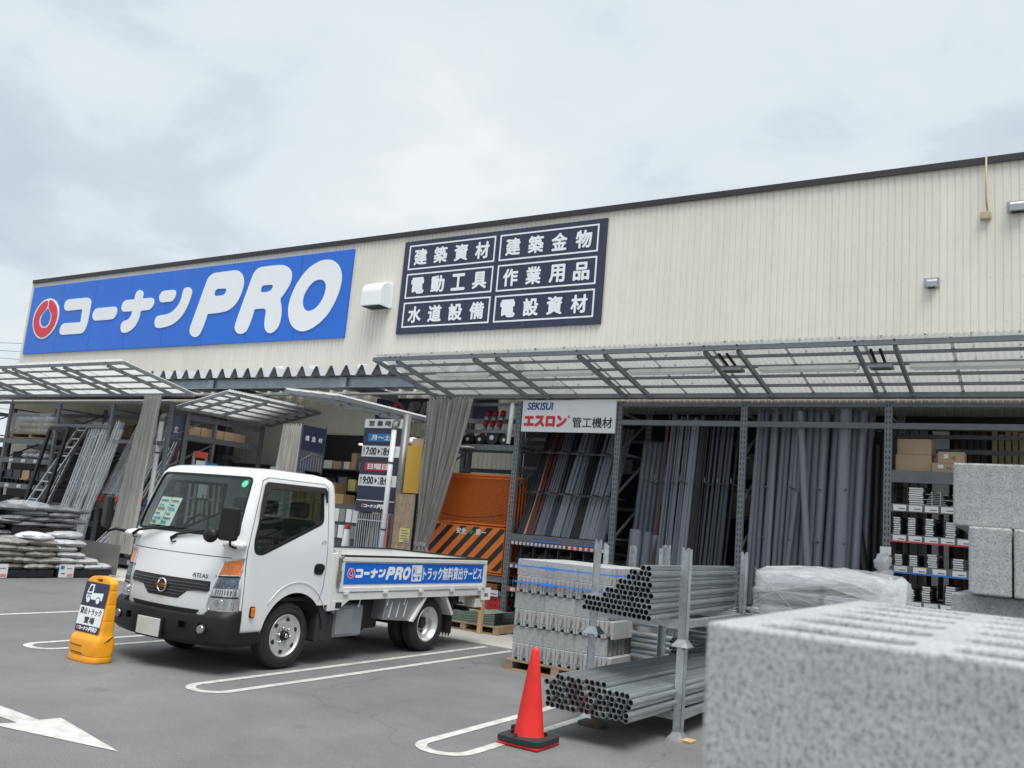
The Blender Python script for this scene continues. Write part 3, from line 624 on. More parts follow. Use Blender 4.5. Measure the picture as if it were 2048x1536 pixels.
# ================================================================ CANOPIES
def canopy(label, o, u, v, length, depth, zg, ze, rafters, lamps, sheet=None, np=5, strut=True):
    """o: gutter start on the ground plane, u: along the gutter, v: outwards (both unit), zg gutter height, ze eave height"""
    o = Vector(o); u = Vector(u); v = Vector(v)
    t = thing('rack_canopy', label, 'canopy', o+u*length/2+Vector((0, 0, zg)))
    P = lambda a, d, z=0: o+u*a+v*d+Vector((0, 0, zg+(ze-zg)*d/depth+z))
    b = MB(); b.bar(P(0, 0.0, 0.0)-Vector((0, 0, 0)), P(length, 0.0, 0.0), 0.12, 0.07); b.build('gutter', m_frame, t)
    b = MB(); b.bar(P(0, 0.068, -0.034), P(length, 0.068, -0.034), 0.014, 0.016); b.build('gutter_lip', m_greyb, t)
    b = MB(); b.bar(P(0, depth, 0), P(length, depth, 0), 0.045, 0.058); b.build('eave_beam', m_frame, t)
    for a in rafters:
        b = MB(); b.bar(P(a, 0.02, -0.028), P(a, depth-0.026, -0.030), 0.042, 0.062); r = b.build('rafter', m_frame, t)
        if strut:
            b = MB(); b.bar(P(a, 0.24, -0.09), P(a, 0.24, -0.06), 0.05, 0.05, (0, 1, 0)); b.build('strut', m_frame, t)
    for a in (-0.02, length+0.02):
        if a is not None:
            b = MB(); b.bar(P(a, 0.03, 0.0), P(a, depth+0.02, 0.0), 0.035, 0.06); b.build('edge_beam', m_frame, t)
    for k in range(1, np):
        d = depth*k/np
        b = MB(); b.bar(P(0, d, 0.022), P(length, d, 0.022), 0.042, 0.034); b.build('purlin', m_frame, t)
    n = int(length/0.018)
    b = MB(); b.grid(n, 4, lambda i, j: P(length*i/(n-1), -0.06+(depth+0.12)*j/3, 0.057+0.014*math.sin(i*math.pi/2)), True)
    b.build('corrugated_sheet', sheet or m_poly, t)
    for k in range(1, int(length/0.9)):
        b = MB(); b.bar(P(k*0.9, -0.05, 0.041), P(k*0.9, depth, 0.041), 0.04, 0.002); b.build('sheet_lap', m_tubel, t)
    nb = MB()
    for k in range(int(length/0.45)):
        for d in [depth*q/np for q in range(1, np)]+[depth]:
            p = P(k*0.45+0.2, d, 0.062); nb.box(p.x-0.01, p.x+0.01, p.y-0.01, p.y+0.01, p.z, p.z+0.022)
    nb = nb.build('sheet_screws', m_rackd, t); nb['kind'] = 'stuff'
    bb = MB()
    for a in rafters:
        for q in (-0.10, 0.0, 0.10) if a == rafters[0] else (0.0,):
            p = P(a+q, depth+0.026, 0.02); bb.bar(p-v*0.002, p+v*0.004, 0.022, 0.022)
    bb.build('bolts', m_black, t)
    for (a0, a1, d, lb) in lamps:
        q = thing('canopy_lamp', lb, 'lamp', P((a0+a1)/2, d, 0), 'strip lamps under the canopy')
        b = MB(); b.bar(P(a0, d, -0.02), P(a1, d, -0.02), 0.10, 0.045); b.build('housing', m_tubel, q)
        b = MB(); b.bar(P(a0+0.03, d, -0.055), P(a1-0.03, d, -0.055), 0.035, 0.024); b.build('tube', m_white, q)
    return t, P
GY = 12.0
rt, PR = canopy('long right canopy of corrugated clear plastic over the pipe racks', (-8.98, GY, 0), (1, 0, 0), (0, -1, 0), 11.5, 1.72, 3.695, 4.00,
       [0.42, 1.85, 2.24, 3.56, 3.96, 5.34, 5.76, 7.12, 7.54, 9.1, 9.5],
       [(0.75, 1.75, 1.05, 'strip lamp under the right canopy, left end'), (2.35, 3.5, 1.05, 'strip lamp under the right canopy, second from left'),
        (4.05, 5.25, 1.05, 'strip lamp under the right canopy, above the grey pipes'), (5.85, 7.05, 1.05, 'strip lamp under the right canopy, above the black pipes'), (7.62, 9.0, 1.05, 'strip lamp at the right end of the right canopy')], sheet=m_polyr)
lt, PL = canopy('long left canopy of corrugated clear plastic over the ladder racks', (-28.0, GY, 0), (1, 0, 0), (0, -1, 0), 12.6, 1.72, 3.76, 4.10,
       [2.3, 2.7, 4.4, 4.85, 6.4, 6.8, 8.25, 8.65, 10.13, 10.58, 12.07], [])
# two small floodlights under right canopy
for a, lb in ((5.56, 'small led floodlight hung between two rafters of the right canopy, left one'), (7.33, 'small led floodlight hung between two rafters of the right canopy, right one')):
    q = thing('canopy_floodlight', lb, 'floodlight', PR(a, 1.25, -0.05), 'led floodlights under the canopy')
    for s_ in (-0.05, 0.05):
        b = MB(); b.bar(PR(a+s_, 1.66, -0.05), PR(a+s_, 1.30, -0.06), 0.03, 0.02); b.build('bracket', m_blackp, q)
    p = PR(a, 1.22, -0.08); b = MB(); b.box(p.x-0.13, p.x+0.13, p.y-0.09, p.y+0.09, p.z-0.03, p.z+0.01); b.build('lamp_body', m_hood, q, bevel=0.006)
    b = MB(); b.box(p.x-0.10, p.x+0.10, p.y-0.07, p.y+0.07, p.z-0.036, p.z-0.031); b.build('lamp_glass', m_seat, q)
# aisle canopies turned a quarter
canopy('small canopy turned into the entrance aisle, above the stepladder rack', (-16.0, 12.1, 0), (0, 1, 0), (1, 0, 0), 2.7, 1.55, 3.5, 3.82, [0.35, 1.1, 2.3], [], np=5)
canopy('small canopy on the right of the entrance, above the opening hours sign', (-9.75, 10.3, 0), (0, 1, 0), (-1, 0, 0), 2.75, 1.1, 3.40, 3.50, [0.4, 1.4, 2.4], [], np=4)

# ================================================================ RACKS
post_mesh = None
def post(parent, x, y, z0=0.0, z1=3.62, m=None):
    """perforated upright: open C section"""
    b = MB(); h = z1-z0
    b.box(-0.045, 0.045, 0, 0.004, 0, h); b.box(-0.045, -0.041, 0.0045, 0.06, 0, h); b.box(0.041, 0.045, 0.0045, 0.06, 0, h)
    return b.build('post', m or m_perf, parent, loc=Vector((x, y, z0)), local=True)
def xbeam(parent, x0, x1, y, z, h=0.10, w=0.045, m=None):
    b = MB(); b.box(x0+0.047, x1-0.047, y, y+w, z-h/2, z+h/2); return b.build('beam', m or m_rack, parent)
def side_frame(parent, x, y0, y1, z1=3.5, m=None):
    for z in (0.25, 0.9, 1.55, 2.2, 2.85):
        b = MB(); b.bar((x, y0+0.06, z), (x, y1, z+0.62), 0.03, 0.03); b.build('brace', m or m_rack, parent)
    for z in (0.25, 1.55, 2.85, 3.45):
        b = MB(); b.bar((x, y0+0.06, z), (x, y1, z), 0.03, 0.03); b.build('brace', m or m_rack, parent)
rr = thing('pipe_rack', 'long grey perforated steel rack under the right canopy holding plastic pipes', 'rack', (-4, GY, 0))
RX = [-9.14, -7.31, -5.53, -3.62, -1.74, 0.12, 1.98]
for i, x in enumerate(RX):
    post(rr, x, GY); post(rr, x, GY+1.15)
    side_frame(rr, x, GY, GY+1.15)
for i in range(len(RX)-1):
    xbeam(rr, RX[i], RX[i+1], GY, 3.57, 0.05); xbeam(rr, RX[i], RX[i+1], GY+1.15, 3.45, 0.08)
for i in (2, 3, 4, 5): xbeam(rr, RX[i], RX[i+1], GY, 3.30, 0.075)
for i in (4, 5): xbeam(rr, RX[i], RX[i+1], GY+1.15, 3.12, 0.06); xbeam(rr, RX[i], RX[i+1], GY+1.15, 3.32, 0.05)
def shelf(parent, x0, x1, z, y0=GY, d=1.1, bh=0.09, m=None):
    xbeam(parent, x0, x1, y0, z-bh/2, bh)
    b = MB(); b.box(x0+0.05, x1-0.05, y0+0.046, y0+d, z-0.03, z); b.build('shelf_board', m or m_rackd, parent)
def price_strip(parent, x0, x1, y, z, n, h=0.045, strip=None, w=None, off=0.0):
    if strip:
        b = MB(); b.box(x0, x1, y-0.008, y-0.002, z-h*0.62, z+h*0.62); b.build('label_strip', strip, parent)
    w = w or (x1-x0)/n*0.8
    for k in range(n):
        xx = x0+(x1-x0)*(k+0.5)/n
        b = MB(); b.box(xx-w/2, xx+w/2, y-0.012, y-0.009, z-h/2, z+h/2); p = b.build('price_label', m_paper, parent)
        b = MB(); b.box(xx-w*0.1, xx+w*0.4, y-0.0135, y-0.0125, z-h*0.2, z-h*0.05); b.build('print', m_seat, p)

# bay 1 : barrier panels, rollers, shelves
shelf(rr, RX[0], RX[1], 2.90); xbeam(rr, RX[0], RX[1], GY, 3.12, 0.05); shelf(rr, RX[0], RX[1], 0.80, bh=0.06); shelf(rr, RX[0], RX[1], 0.58, bh=0.07)
price_strip(rr, RX[1]-0.75, RX[1]-0.06, GY, 0.545, 2, 0.10)
xbeam(rr, RX[0], RX[1], GY+1.15, 2.55, 0.07); xbeam(rr, RX[0], RX[1], GY+1.15, 3.0, 0.07)
shelf(rr, RX[0], RX[1], 0.22, bh=0.06)
for k in range(5):
    x = -8.55+k*0.24
    q = thing('hose_reel', 'black hose reel on the high shelf above the orange barriers, %s' % ['far left', 'second from left', 'middle', 'second from right', 'far right'][k], 'reel', (x, GY+0.15, 3.0), 'black reels on the high shelf')
    r = 0.085 if k != 3 else 0.12
    b = MB(); b.tube([(x, GY+0.06, 2.9+r+0.005), (x, GY+0.36, 2.9+r+0.005)], r, 20); b.build('rim', m_pvcbk, q)
    b = MB(); b.tube([(x, GY+0.052, 2.9+r+0.005), (x, GY+0.058, 2.9+r+0.005)], r*0.35, 14); b.build('hub', m_paper, q)
# striped safety tubes + white tube
for k, x in enumerate((-8.27, -8.13, -7.98)):
    q = thing('striped_tube', ['red and silver striped safety tube, left of three', 'red and silver striped safety tube, middle of three', 'red and silver striped safety tube, right of three'][k], 'tube', (x, GY+0.3, 3.0), 'striped safety tubes on the high shelf')
    for j in range(7):
        b = MB(); b.tube([(x+0.004*j, GY+0.35+0.03*j, 2.91+j*0.09), (x+0.004*(j+1), GY+0.35+0.03*(j+1), 2.91+(j+1)*0.09)], 0.045, 12); b.build('band', m_red if j % 2 == 0 else m_alu, q)
b = MB(); b.tube([(-7.45, GY-0.02, 2.92), (-7.43, GY-0.01, 3.56)], 0.04, 14, radii=[0.035, 0.04]); b.tube([(-7.43, GY-0.01, 3.56), (-7.43, GY-0.01, 3.6)], 0.03, 14); tag(b.build('white_tube', m_white, loc=(-7.45, GY, 2.92)), 'short white upright tube tied to the rack post left of the white sign', 'tube')
b = MB(); b.box(-8.55, -8.1, GY-0.18, GY-0.02, 2.83, 2.85); tag(b.build('plastic_tray', m_white, loc=(-8.3, GY-0.1, 2.84)), 'thin white tray sticking out below the striped tubes', 'tray')

# orange barrier panels
def barrier(y, x0=-8.95, x1=-7.40, z0=0.82, z1=2.40, first=True, label=''):
    q = thing('barrier_panel', label, 'barrier', ((x0+x1)/2, y, z0), 'orange barrier panels stored in the rack')
    zm = 1.60
    for nm, a, c in (('frame_rail', (x0, y, z1), (x1, y, z1)), ('frame_rail', (x0, y, z0), (x1, y, z0)), ('frame_rail', (x0, y, zm), (x1, y, zm)), ('frame_rail', (x0, y, z0), (x0, y, z1)), ('frame_rail', (x1, y, z0), (x1, y, z1))):
        b = MB(); b.tube([a, c], 0.017, 8); b.build(nm, m_orange, q)
    b = MB(); b.tube([(x0, y-0.03, z1-0.05), (x1, y-0.03, z1-0.05)], 0.009, 6); b.build('top_hook', m_orange, q)
    b = MB(); st = 0.055; W_ = x1-x0; H_ = z1-zm
    k = -int(H_/st)-1 if label[:4] in ('fore', 'seco', 'thir') else 10**6
    while k*st < W_:
        for s_ in (1, -1):
            xa = k*st; xb = xa+H_*1.0; ta, tb = max(0, (0-xa)/H_), min(1, (W_-xa)/H_)
            if tb > ta:
                za, zb = (zm+H_*ta, zm+H_*tb) if s_ == 1 else (z1-H_*ta, z1-H_*tb)
                b.bar((x0+xa+H_*ta, y+0.003*s_, za), (x0+xa+H_*tb, y+0.003*s_, zb), 0.008, 0.008)
        k += 1
    w_ = b.build('wire_mesh', m_orangemesh, q); w_['kind'] = 'stuff'
    b = MB(); b.box(x0+0.03, x1-0.03, y-0.012, y-0.006, z0+0.03, zm-0.03); b.build('board', m_orange, q)
    if first:
        bz0, bz1 = z0+0.06, zm-0.05; h = bz1-bz0; xx = x0-0.5
        while xx < x1:
            poly = [(xx, bz0), (xx+0.12, bz0), (xx+0.12+h*0.95, bz1), (xx+h*0.95, bz1)]
            # clip to board
            cl = []
            L0, L1 = x0+0.04, x1-0.04
            def clip(P, side, lim):
                o_ = []
                for i in range(len(P)):
                    a, c = P[i], P[(i+1) % len(P)]
                    ia = (a[0] >= lim) if side == 0 else (a[0] <= lim); ic = (c[0] >= lim) if side == 0 else (c[0] <= lim)
                    if ia: o_.append(a)
                    if ia != ic:
                        tt = (lim-a[0])/(c[0]-a[0]); o_.append((lim, a[1]+(c[1]-a[1])*tt))
                return o_
            poly = clip(clip(poly, 0, L0), 1, L1) if True else poly
            if len(poly) > 2:
                b = MB(); b.prism(poly, (0, y-0.013, 0), XU, ZU, (0, -0.002, 0)); b.build('stripe', m_black, q)
            xx += 0.26
        text('安全', (-8.37, 1.42, -8.17, 1.52), m_white, q, (0, y-0.016, 0), XU, ZU, bold=0.03)
        b = MB(); b.box(-8.12, -8.03, y-0.019, y-0.016, 1.455, 1.49); b.box(-8.092, -8.058, y-0.0225, y-0.0195, 1.427, 1.518); b.build('green_cross', m_green2, q)
        text('第一', (-7.98, 1.42, -7.78, 1.52), m_white, q, (0, y-0.016, 0), XU, ZU, bold=0.03)
    return q
labs = ['foremost orange barrier with black stripes and white safety lettering', 'second orange barrier panel behind the striped one', 'third orange barrier panel behind the striped one', 'fourth orange barrier panel behind the striped one', 'fifth orange barrier panel behind the striped one', 'rearmost orange barrier panel in the rack bay']
for k in range(6): barrier(GY+0.09+k*0.10, first=(k == 0), label=labs[k])
MB().box(-8.93, -7.42, GY+0.66, GY+0.68, 0.8, 2.38).build('back_sheet', m_brownb, rr)
b = MB(); b.tube([(-8.9+1.5*i/14, GY-0.01-0.0*i, 1.78-0.09*math.sin(math.pi*i/14)) for i in range(15)], 0.006, 5); tag(b.build('retaining_cord', m_black, loc=(-8.2, GY, 1.75)), 'thin black cord sagging across the orange barriers', 'cord')

# SEKISUI sign
q = thing('brand_sign', 'white sign with blue and red pipe maker lettering hung on the rack top', 'sign', (-6.4, GY-0.03, 3.4))
b = MB(); b.box(-7.22, -5.57, GY-0.04, GY-0.012, 3.125, 3.63); b.build('panel', m_white, q)
text('SEKISUI', (-7.13, 3.475, -6.66, 3.595), mat('ink_blue', (0.02, 0.07, 0.30), 0.5), q, (0, GY-0.0415, 0), XU, ZU, bold=0.03, shear=0.1)
b = MB(); b.tube([(-7.005, GY-0.0465, 3.55), (-7.005, GY-0.0495, 3.55)], 0.012, 12); b.build('red_dot', m_red, q)
text('エスロン', (-7.18, 3.20, -6.40, 3.39), m_red, q, (0, GY-0.0415, 0), XU, ZU, bold=0.075)
text('®', (-6.39, 3.345, -6.345, 3.39), m_red, q, (0, GY-0.0415, 0), XU, ZU, bold=0.0)
text('管工機材', (-6.30, 3.20, -5.62, 3.365), m_black, q, (0, GY-0.0415, 0), XU, ZU, bold=0.012)

# ------------------------------------------------ pipes
def unit_pipe(name, m, hollow=True, n=14):
    b = MB()
    if hollow:
        vs = []
        for z in (0, 1):
            for k in range(n): a = 2*math.pi*k/n; vs.append((math.cos(a), math.sin(a), z))
        for z in (0, 1):
            for k in range(n): a = 2*math.pi*k/n; vs.append((0.86*math.cos(a), 0.86*math.sin(a), z))
        b.add(vs, [(k, (k+1) % n, n+(k+1) % n, n+k) for k in range(n)], True)
        b.add(vs, [((k+1) % n, k, 2*n+k, 2*n+(k+1) % n) for k in range(n)] + [(n+k, n+(k+1) % n, 3*n+(k+1) % n, 3*n+k) for k in range(n)])
        b.add(vs, [(2*n+(k+1) % n, 2*n+k, 3*n+k, 3*n+(k+1) % n) for k in range(n)], True)
    o = b.build(name, m, local=True)
    return o
PM = {}
def pipe(m, a, b_, r, name, label, cat, group):
    a = Vector(a); b_ = Vector(b_)
    if m.name not in PM:
        o = unit_pipe(name, m); PM[m.name] = o; first = True
    else: o = inst(PM[m.name])
    o.name = name
    d = b_-a; o.location = a; o.scale = (r, r, d.length)
    o.rotation_mode = 'QUATERNION'; o.rotation_quaternion = d.to_track_quat('Z', 'Y')
    for k in ('label', 'category', 'group'):
        if k in o: del o[k]
    tag(o, label, cat, group)
    return o
rnd = random.Random(5)
# bay 2: pipes lean back on the shelf at 1.5 m
shelf(rr, RX[1], RX[2], 1.50, bh=0.11)
price_strip(rr, RX[1]+0.06, RX[1]+1.05, GY, 1.36, 14, 0.045, m_labpur, 0.04)
price_strip(rr, RX[1]+1.06, RX[2]-0.06, GY, 1.36, 7, 0.045, m_labred, 0.045)
b = MB(); b.box(RX[1]+0.45, RX[1]+0.95, GY-0.016, GY-0.01, 1.405, 1.425); b.build('label_strip', m_labblu, rr)
b = MB(); b.box(RX[2]-0.55, RX[2]-0.2, GY-0.016, GY-0.01, 1.405, 1.425); b.build('label_strip', m_labblu, rr)
shelf(rr, RX[1], RX[2], 1.05, bh=0.08); price_strip(rr, RX[1]+0.06, RX[1]+0.9, GY, 1.0, 9, 0.045, m_labpur, 0.045)
shelf(rr, RX[1], RX[2], 0.68, bh=0.08); price_strip(rr, RX[1]+0.06, RX[1]+0.9, GY, 0.64, 4, 0.05, m_labred, 0.08)
shelf(rr, RX[1], RX[2], 0.28, bh=0.08)
xs = RX[1]+0.10; bundles = [
 (m_pvcd, 0.011, 7, 'thin dark leaning pipe at the left end'),
 (m_copper, 0.010, 3, 'thin copper coloured leaning pipe'),
 (m_pvcbr, 0.013, 7, 'brown leaning pipe under the white sign'),
 (m_pvc, 0.013, 9, 'slim grey leaning pipe beside the brown ones'),
 (m_pvcd, 0.016, 5, 'dark grey leaning pipe, middle left'),
 (m_pvcl, 0.024, 4, 'thick light grey leaning pipe, middle'),
 (m_pvc, 0.017, 6, 'grey leaning pipe right of the thick ones'),
 (m_pvcbk, 0.011, 10, 'thin black leaning pipe under the sign'),
 (m_pvcl, 0.024, 7, 'thick light grey leaning pipe, right end'),
 (m_pvc, 0.018, 5, 'grey leaning pipe against the right post')]
for m, r, n, lb in bundles:
    step = (1.62)/76.0*(r/0.0148)
    for k in range(n):
        for row in range(2):
            xx = xs+k*r*1.9*0.78+rnd.uniform(-0.003, 0.003)
            y0 = GY+0.08+row*0.07+rnd.uniform(0, 0.02); lean = 0.78+rnd.uniform(-0.05, 0.05)
            pipe(m, (xx, y0, 1.505), (xx+rnd.uniform(-0.03, 0.05), y0+lean, 1.505+1.75+rnd.uniform(-0.06, 0.06)), r, 'leaning_pipe', '%s, %s from left, %s row' % (lb, nth(k), ['front', 'rear'][row]), 'pipe', lb)
    xs += n*r*1.9*0.78+0.012
# separator arms
for z, dy in ((2.18, 0.36), (2.86, 0.66)):
    b = MB(); b.bar((RX[1]+0.05, GY+dy-0.12, z), (RX[2]-0.05, GY+dy-0.10, z-0.02), 0.03, 0.03); b.build('separator_bar', m_rackd, rr)
    for k in range(7):
        x = RX[1]+0.22+k*0.24; b = MB(); b.bar((x, GY+dy-0.38, z+0.0), (x, GY+dy+0.3, z-0.02), 0.012, 0.02); b.build('separator_arm', m_rackd, rr)
# cubbies with pipe ends
for (z, n, rr_, m, lb) in ((1.055, 30, 0.016, m_pvc, 'short pipe end in the upper pigeonholes'), (0.685, 9, 0.03, m_pvc, 'pipe end in the middle pigeonholes'), (0.285, 8, 0.045, m_pvcd, 'thick pipe end in the lowest pigeonholes')):
    c = 0
    for row in range(6 if rr_ < 0.02 else 3):
        for k in range(int((1.62 if rr_ < 0.02 else 0.75)/(rr_*2.05))):
            x = RX[1]+0.08+rr_*(1+(row % 2))+k*rr_*2.05
            if rnd.random() < 0.12*row+0.05: continue
            if x > RX[2]-0.08: continue
            mm_ = m if not (rr_ < 0.02 and 0.35 < x-RX[1] < 0.52) else m_pvcbr
            pipe(mm_, (x, GY+0.10+rnd.uniform(0, .03), z+rr_+row*rr_*1.75), (x, GY+0.95, z+rr_+row*rr_*1.75), rr_, 'stored_pipe', '%s, tier %s, %s from left' % (lb, ['one', 'two', 'three', 'four', 'five', 'six'][row], nth(k)), 'pipe', lb)
for k in range(7):
    b = MB(); x = RX[1]+0.22+k*0.22; b.box(x-0.006, x+0.006, GY+0.05, GY+0.9, 1.052, 1.30); b.build('divider', m_rackd, rr)
# bay 3: upright bundles
xs = RX[2]+0.62; bundles = [
 (m_pvcbr, 0.014, 2, 'brown pipe standing in the middle bay'),
 (m_pvc, 0.014, 13, 'slim grey pipe standing in the middle bay'),
 (m_pvcl, 0.027, 3, 'thick light grey pipe standing in the middle bay'),
 (m_pvcbk, 0.016, 6, 'black pipe standing in the middle bay'),
 (m_pvcd, 0.022, 5, 'dark grey pipe beside the black ones'),
 (m_pvcd, 0.026, 3, 'thick dark pipe next to the perforated post')]
for m, r, n, lb in bundles:
    for k in range(n):
        for row in range(2):
            xx = xs+k*r*1.9*0.93+rnd.uniform(-0.004, 0.004); y0 = GY+0.18+row*0.10
            pipe(m, (xx-0.10, y0, 0.03), (xx+rnd.uniform(-0.03, 0.04), y0+0.30+row*.04+rnd.uniform(-0.03, 0.03), 3.45+rnd.uniform(-0.06, 0.06)), r, 'standing_pipe', '%s, %s from left, %s row' % (lb, nth(k), ['front', 'rear'][row]), 'pipe', lb)
    xs += n*r*1.9*0.93+0.01
for z in (2.42, 0.72):
    b = MB(); b.bar((RX[2]+0.55, GY+0.62, z), (RX[3]-0.05, GY+0.62, z), 0.03, 0.03); b.build('separator_bar', m_rackd, rr)
    for k in range(8):
        x = RX[2]+0.42+k*0.19; b = MB(); b.bar((x, GY+0.05, z+0.05), (x+0.02, GY+0.62, z), 0.012, 0.018); b.build('separator_arm', m_rack, rr)
        b = MB(); b.bar((x, GY+0.05, z+0.04), (x, GY+0.05, z+0.11), 0.012, 0.012, (0, 1, 0)); b.build('separator_tip', m_rack, rr)
# half-hidden gutters left in bay 3
for k in range(6):
    x = RX[2]+0.09+k*0.085
    pipe(m_pvc, (x-0.05, GY+0.5, 0.03), (x, GY+0.9, 3.1), 0.046, 'standing_pipe', 'thick grey pipe in shade behind the leaning row post, %s from left' % nth(k), 'pipe', 'grey pipes in the shade behind the post')
for k, (x, h) in enumerate(((RX[2]+0.28, 1.72), (RX[2]+0.44, 1.70), (RX[2]+0.56, 1.66))):
    pipe(m_pvcl if k == 0 else m_pvc, (x-0.06, GY+0.22+0.05*k, 0.03), (x, GY+0.28+0.05*k, h), 0.10 if k == 0 else 0.07, 'cut_pipe', ['widest short grey pipe standing at waist height in the middle bay', 'short grey pipe beside the widest one', 'slimmer short grey pipe right of the widest one'][k], 'pipe', 'short wide pipes in the middle bay')
b = MB(); b.bar((-5.0, GY+0.55, 0.1), (-4.98, GY+0.6, 2.7), 0.03, 0.03); tag(b.build('blue_rod', m_lblue, loc=(-5, GY+0.5, 0.1)), 'blue rod standing in the shaded gap of the middle bay', 'rod')
# bay 4: big pipes
spec = []
x = RX[3]+0.10
for k in range(9): spec.append((x, 0.034+0.004*(k % 2), 0.0)); x += 0.071
for k in range(3): spec.append((x, 0.05, 0.02)); x += 0.102
for k in range(5): spec.append((x, 0.06, 0.03)); x += 0.118
n_ = len(spec)
for k, (x, r, l) in enumerate(spec):
    if x > RX[4]-0.34: break
    pipe(m_pvc if k % 4 else m_pvcl, (x-0.05-l, GY+0.15, 0.03), (x+rnd.uniform(-0.02, 0.04), GY+0.35, 3.56+rnd.uniform(-0.04, 0.06)), r, 'large_pipe', 'large grey pipe right of the middle post, front row, %s from the left' % nth(k), 'pipe', 'large grey pipes, front row')
    pipe(m_pvc, (x+0.02, GY+0.30, 0.03), (x+0.07, GY+0.52, 3.50), r, 'large_pipe', 'large grey pipe right of the middle post, back row, %s from the left' % nth(k), 'pipe', 'large grey pipes, back row')
pipe(m_pvcl, (RX[3]+1.02, GY+0.04, 0.05), (RX[3]+0.74, GY+0.14, 3.5), 0.045, 'crossing_pipe', 'grey pipe leaning to the left across the other large pipes', 'pipe', None)
pipe(m_pvc, (RX[3]+0.52, GY+0.05, 0.05), (RX[3]+0.72, GY+0.16, 2.4), 0.035, 'crossing_pipe', 'shorter grey pipe leaning to the right across the large pipes', 'pipe', None)
pipe(m_pvcl, (RX[3]+1.30, GY+0.05, 0.03), (RX[3]+1.32, GY+0.2, 3.6), 0.082, 'widest_pipe', 'widest light grey pipe near the black rolls', 'pipe', None)
pipe(m_pvcbk, (RX[4]-0.05, GY+0.22, 0.03), (RX[4]-0.62, GY+0.35, 3.3), 0.055, 'black_roll', 'black corrugated pipe leaning left over the widest grey pipe', 'pipe', None)
for k in range(5):
    pipe(m_pvcbk, (RX[4]-0.12-0.09*k, GY+0.30, 0.03), (RX[4]-0.10-0.09*k, GY+0.5, 3.2-0.1*(k % 2)+0.3*(k == 0)), 0.048, 'black_roll', 'black corrugated pipe right of the grey pipes, %s from the right' % nth(k), 'pipe', 'black pipes by the right post')
b = MB(); b.box(RX[3]+0.05, RX[4]-0.05, GY+0.62, GY+0.64, 0.0, 3.3); b.build('back_panel', m_dark, rr)
for z in (2.42, 1.72):
    for k in range(4):
        x = RX[3]+0.28+k*0.36; b = MB(); b.bar((x, GY+0.02, z+0.04), (x+0.03, GY+0.45, z), 0.014, 0.02); b.build('separator_arm', m_rack, rr)
# ------------------------------------------------ bay 5: profile shelves
for z, c_, n in ((2.73, None, 0), (2.31, None, 6), (1.93, m_labred, 6), (1.55, m_labblu, 5), (1.13, None, 6)):
    shelf(rr, RX[4], RX[5], z, bh=0.10 if z < 2.7 else 0.15)
    if n:
        price_strip(rr, RX[4]+0.06, RX[4]+1.15, GY, z-0.05, n, 0.075, None, 0.15)
        if c_:
            b = MB(); b.box(RX[4]+0.05, RX[4]+1.15, GY-0.02, GY-0.015, z-0.10, z-0.08); b.build('label_strip', c_, rr)
b = MB(); b.box(-0.022, 0.022+0.03, -0, 0.85, 0.002, 0.020); pb = b.build('profile_wrap', m_paper, None, local=True)
def prof_thing(first, x, y, z, w, lb):
    q = thing('aluminium_profile', lb, 'profile', (x, y, z), 'wrapped profiles on the shelves')
    a = inst(pb, Vector((0, 0, 0)), q, scale=(w/0.074, 1, 1)); a.name = 'paper_wrap'
    c = inst(flange0, Vector((0, 0, 0)), q, scale=(w/0.074, 1, 1)); c.name = 'flange'
    return q
b = MB(); b.box(-0.055, 0.085, 0.012, 0.84, 0.0208, 0.0232); b.box(-0.035, -0.03, 0.012, 0.84, 0.003, 0.0205); flange0 = b.build('flange', m_rackd, None, local=True)
for z, stacks, row in ((2.31, [(0.30, 8, .16), (0.58, 0, .1), (0.80, 0, .1)], 'top'), (1.93, [(0.10, 8, .075), (0.27, 8, .08), (0.47, 8, .085), (0.70, 7, .105), (0.95, 4, .12)], 'second'),
                     (1.55, [(0.12, 5, .08), (0.29, 5, .085), (0.50, 6, .10), (0.78, 5, .11)], 'third'), (1.13, [(0.12, 7, .08), (0.26, 5, .085), (0.44, 7, .085), (0.70, 8, .10), (0.95, 6, .11)], 'lowest')):
    for k, (dx, n, w) in enumerate(stacks):
        for j in range(n):
            xx = RX[4]+dx+rnd.uniform(-0.006, 0.006)
            prof_thing(0, xx, GY+0.03+rnd.uniform(-0.008, 0.01), z+0.001+j*0.0272, w, 'white wrapped profile on the %s shelf, %s stack from left, %s from below' % (row, nth(k), nth(j)))
COL.objects.unlink(pb); COL.objects.unlink(flange0)
for (dx, n) in ((0.56, 8), (0.86, 7)):
    for j in range(n):
        x = RX[4]+dx; w = 0.12-0.008*j+0.05*(j % 3 == 0)
        b = MB(); zz = 2.312+j*0.022; b.box(x-w, x+w, GY+0.03, GY+0.8, zz, zz+0.004); b.box(x-0.05, x-0.045, GY+0.035, GY+0.8, zz+0.0042, zz+0.021); b.box(x+0.045, x+0.05, GY+0.035, GY+0.8, zz+0.0042, zz+0.021)
        tag(b.build('channel_bar', m_alu, loc=(x, GY, zz)), 'bare metal channel bar in the %s open stack, %s from below' % ('left' if dx < 0.7 else 'right', nth(j)), 'bar', 'bare metal channel bars')
for k in range(8):
    x = RX[4]+0.3+k*0.24; b = MB(); b.box(x-0.03, x+0.03, GY+0.85, GY+0.9, 1.15, 2.25); b.build('back_slat', m_brownb if k % 3 else m_greyb, rr)
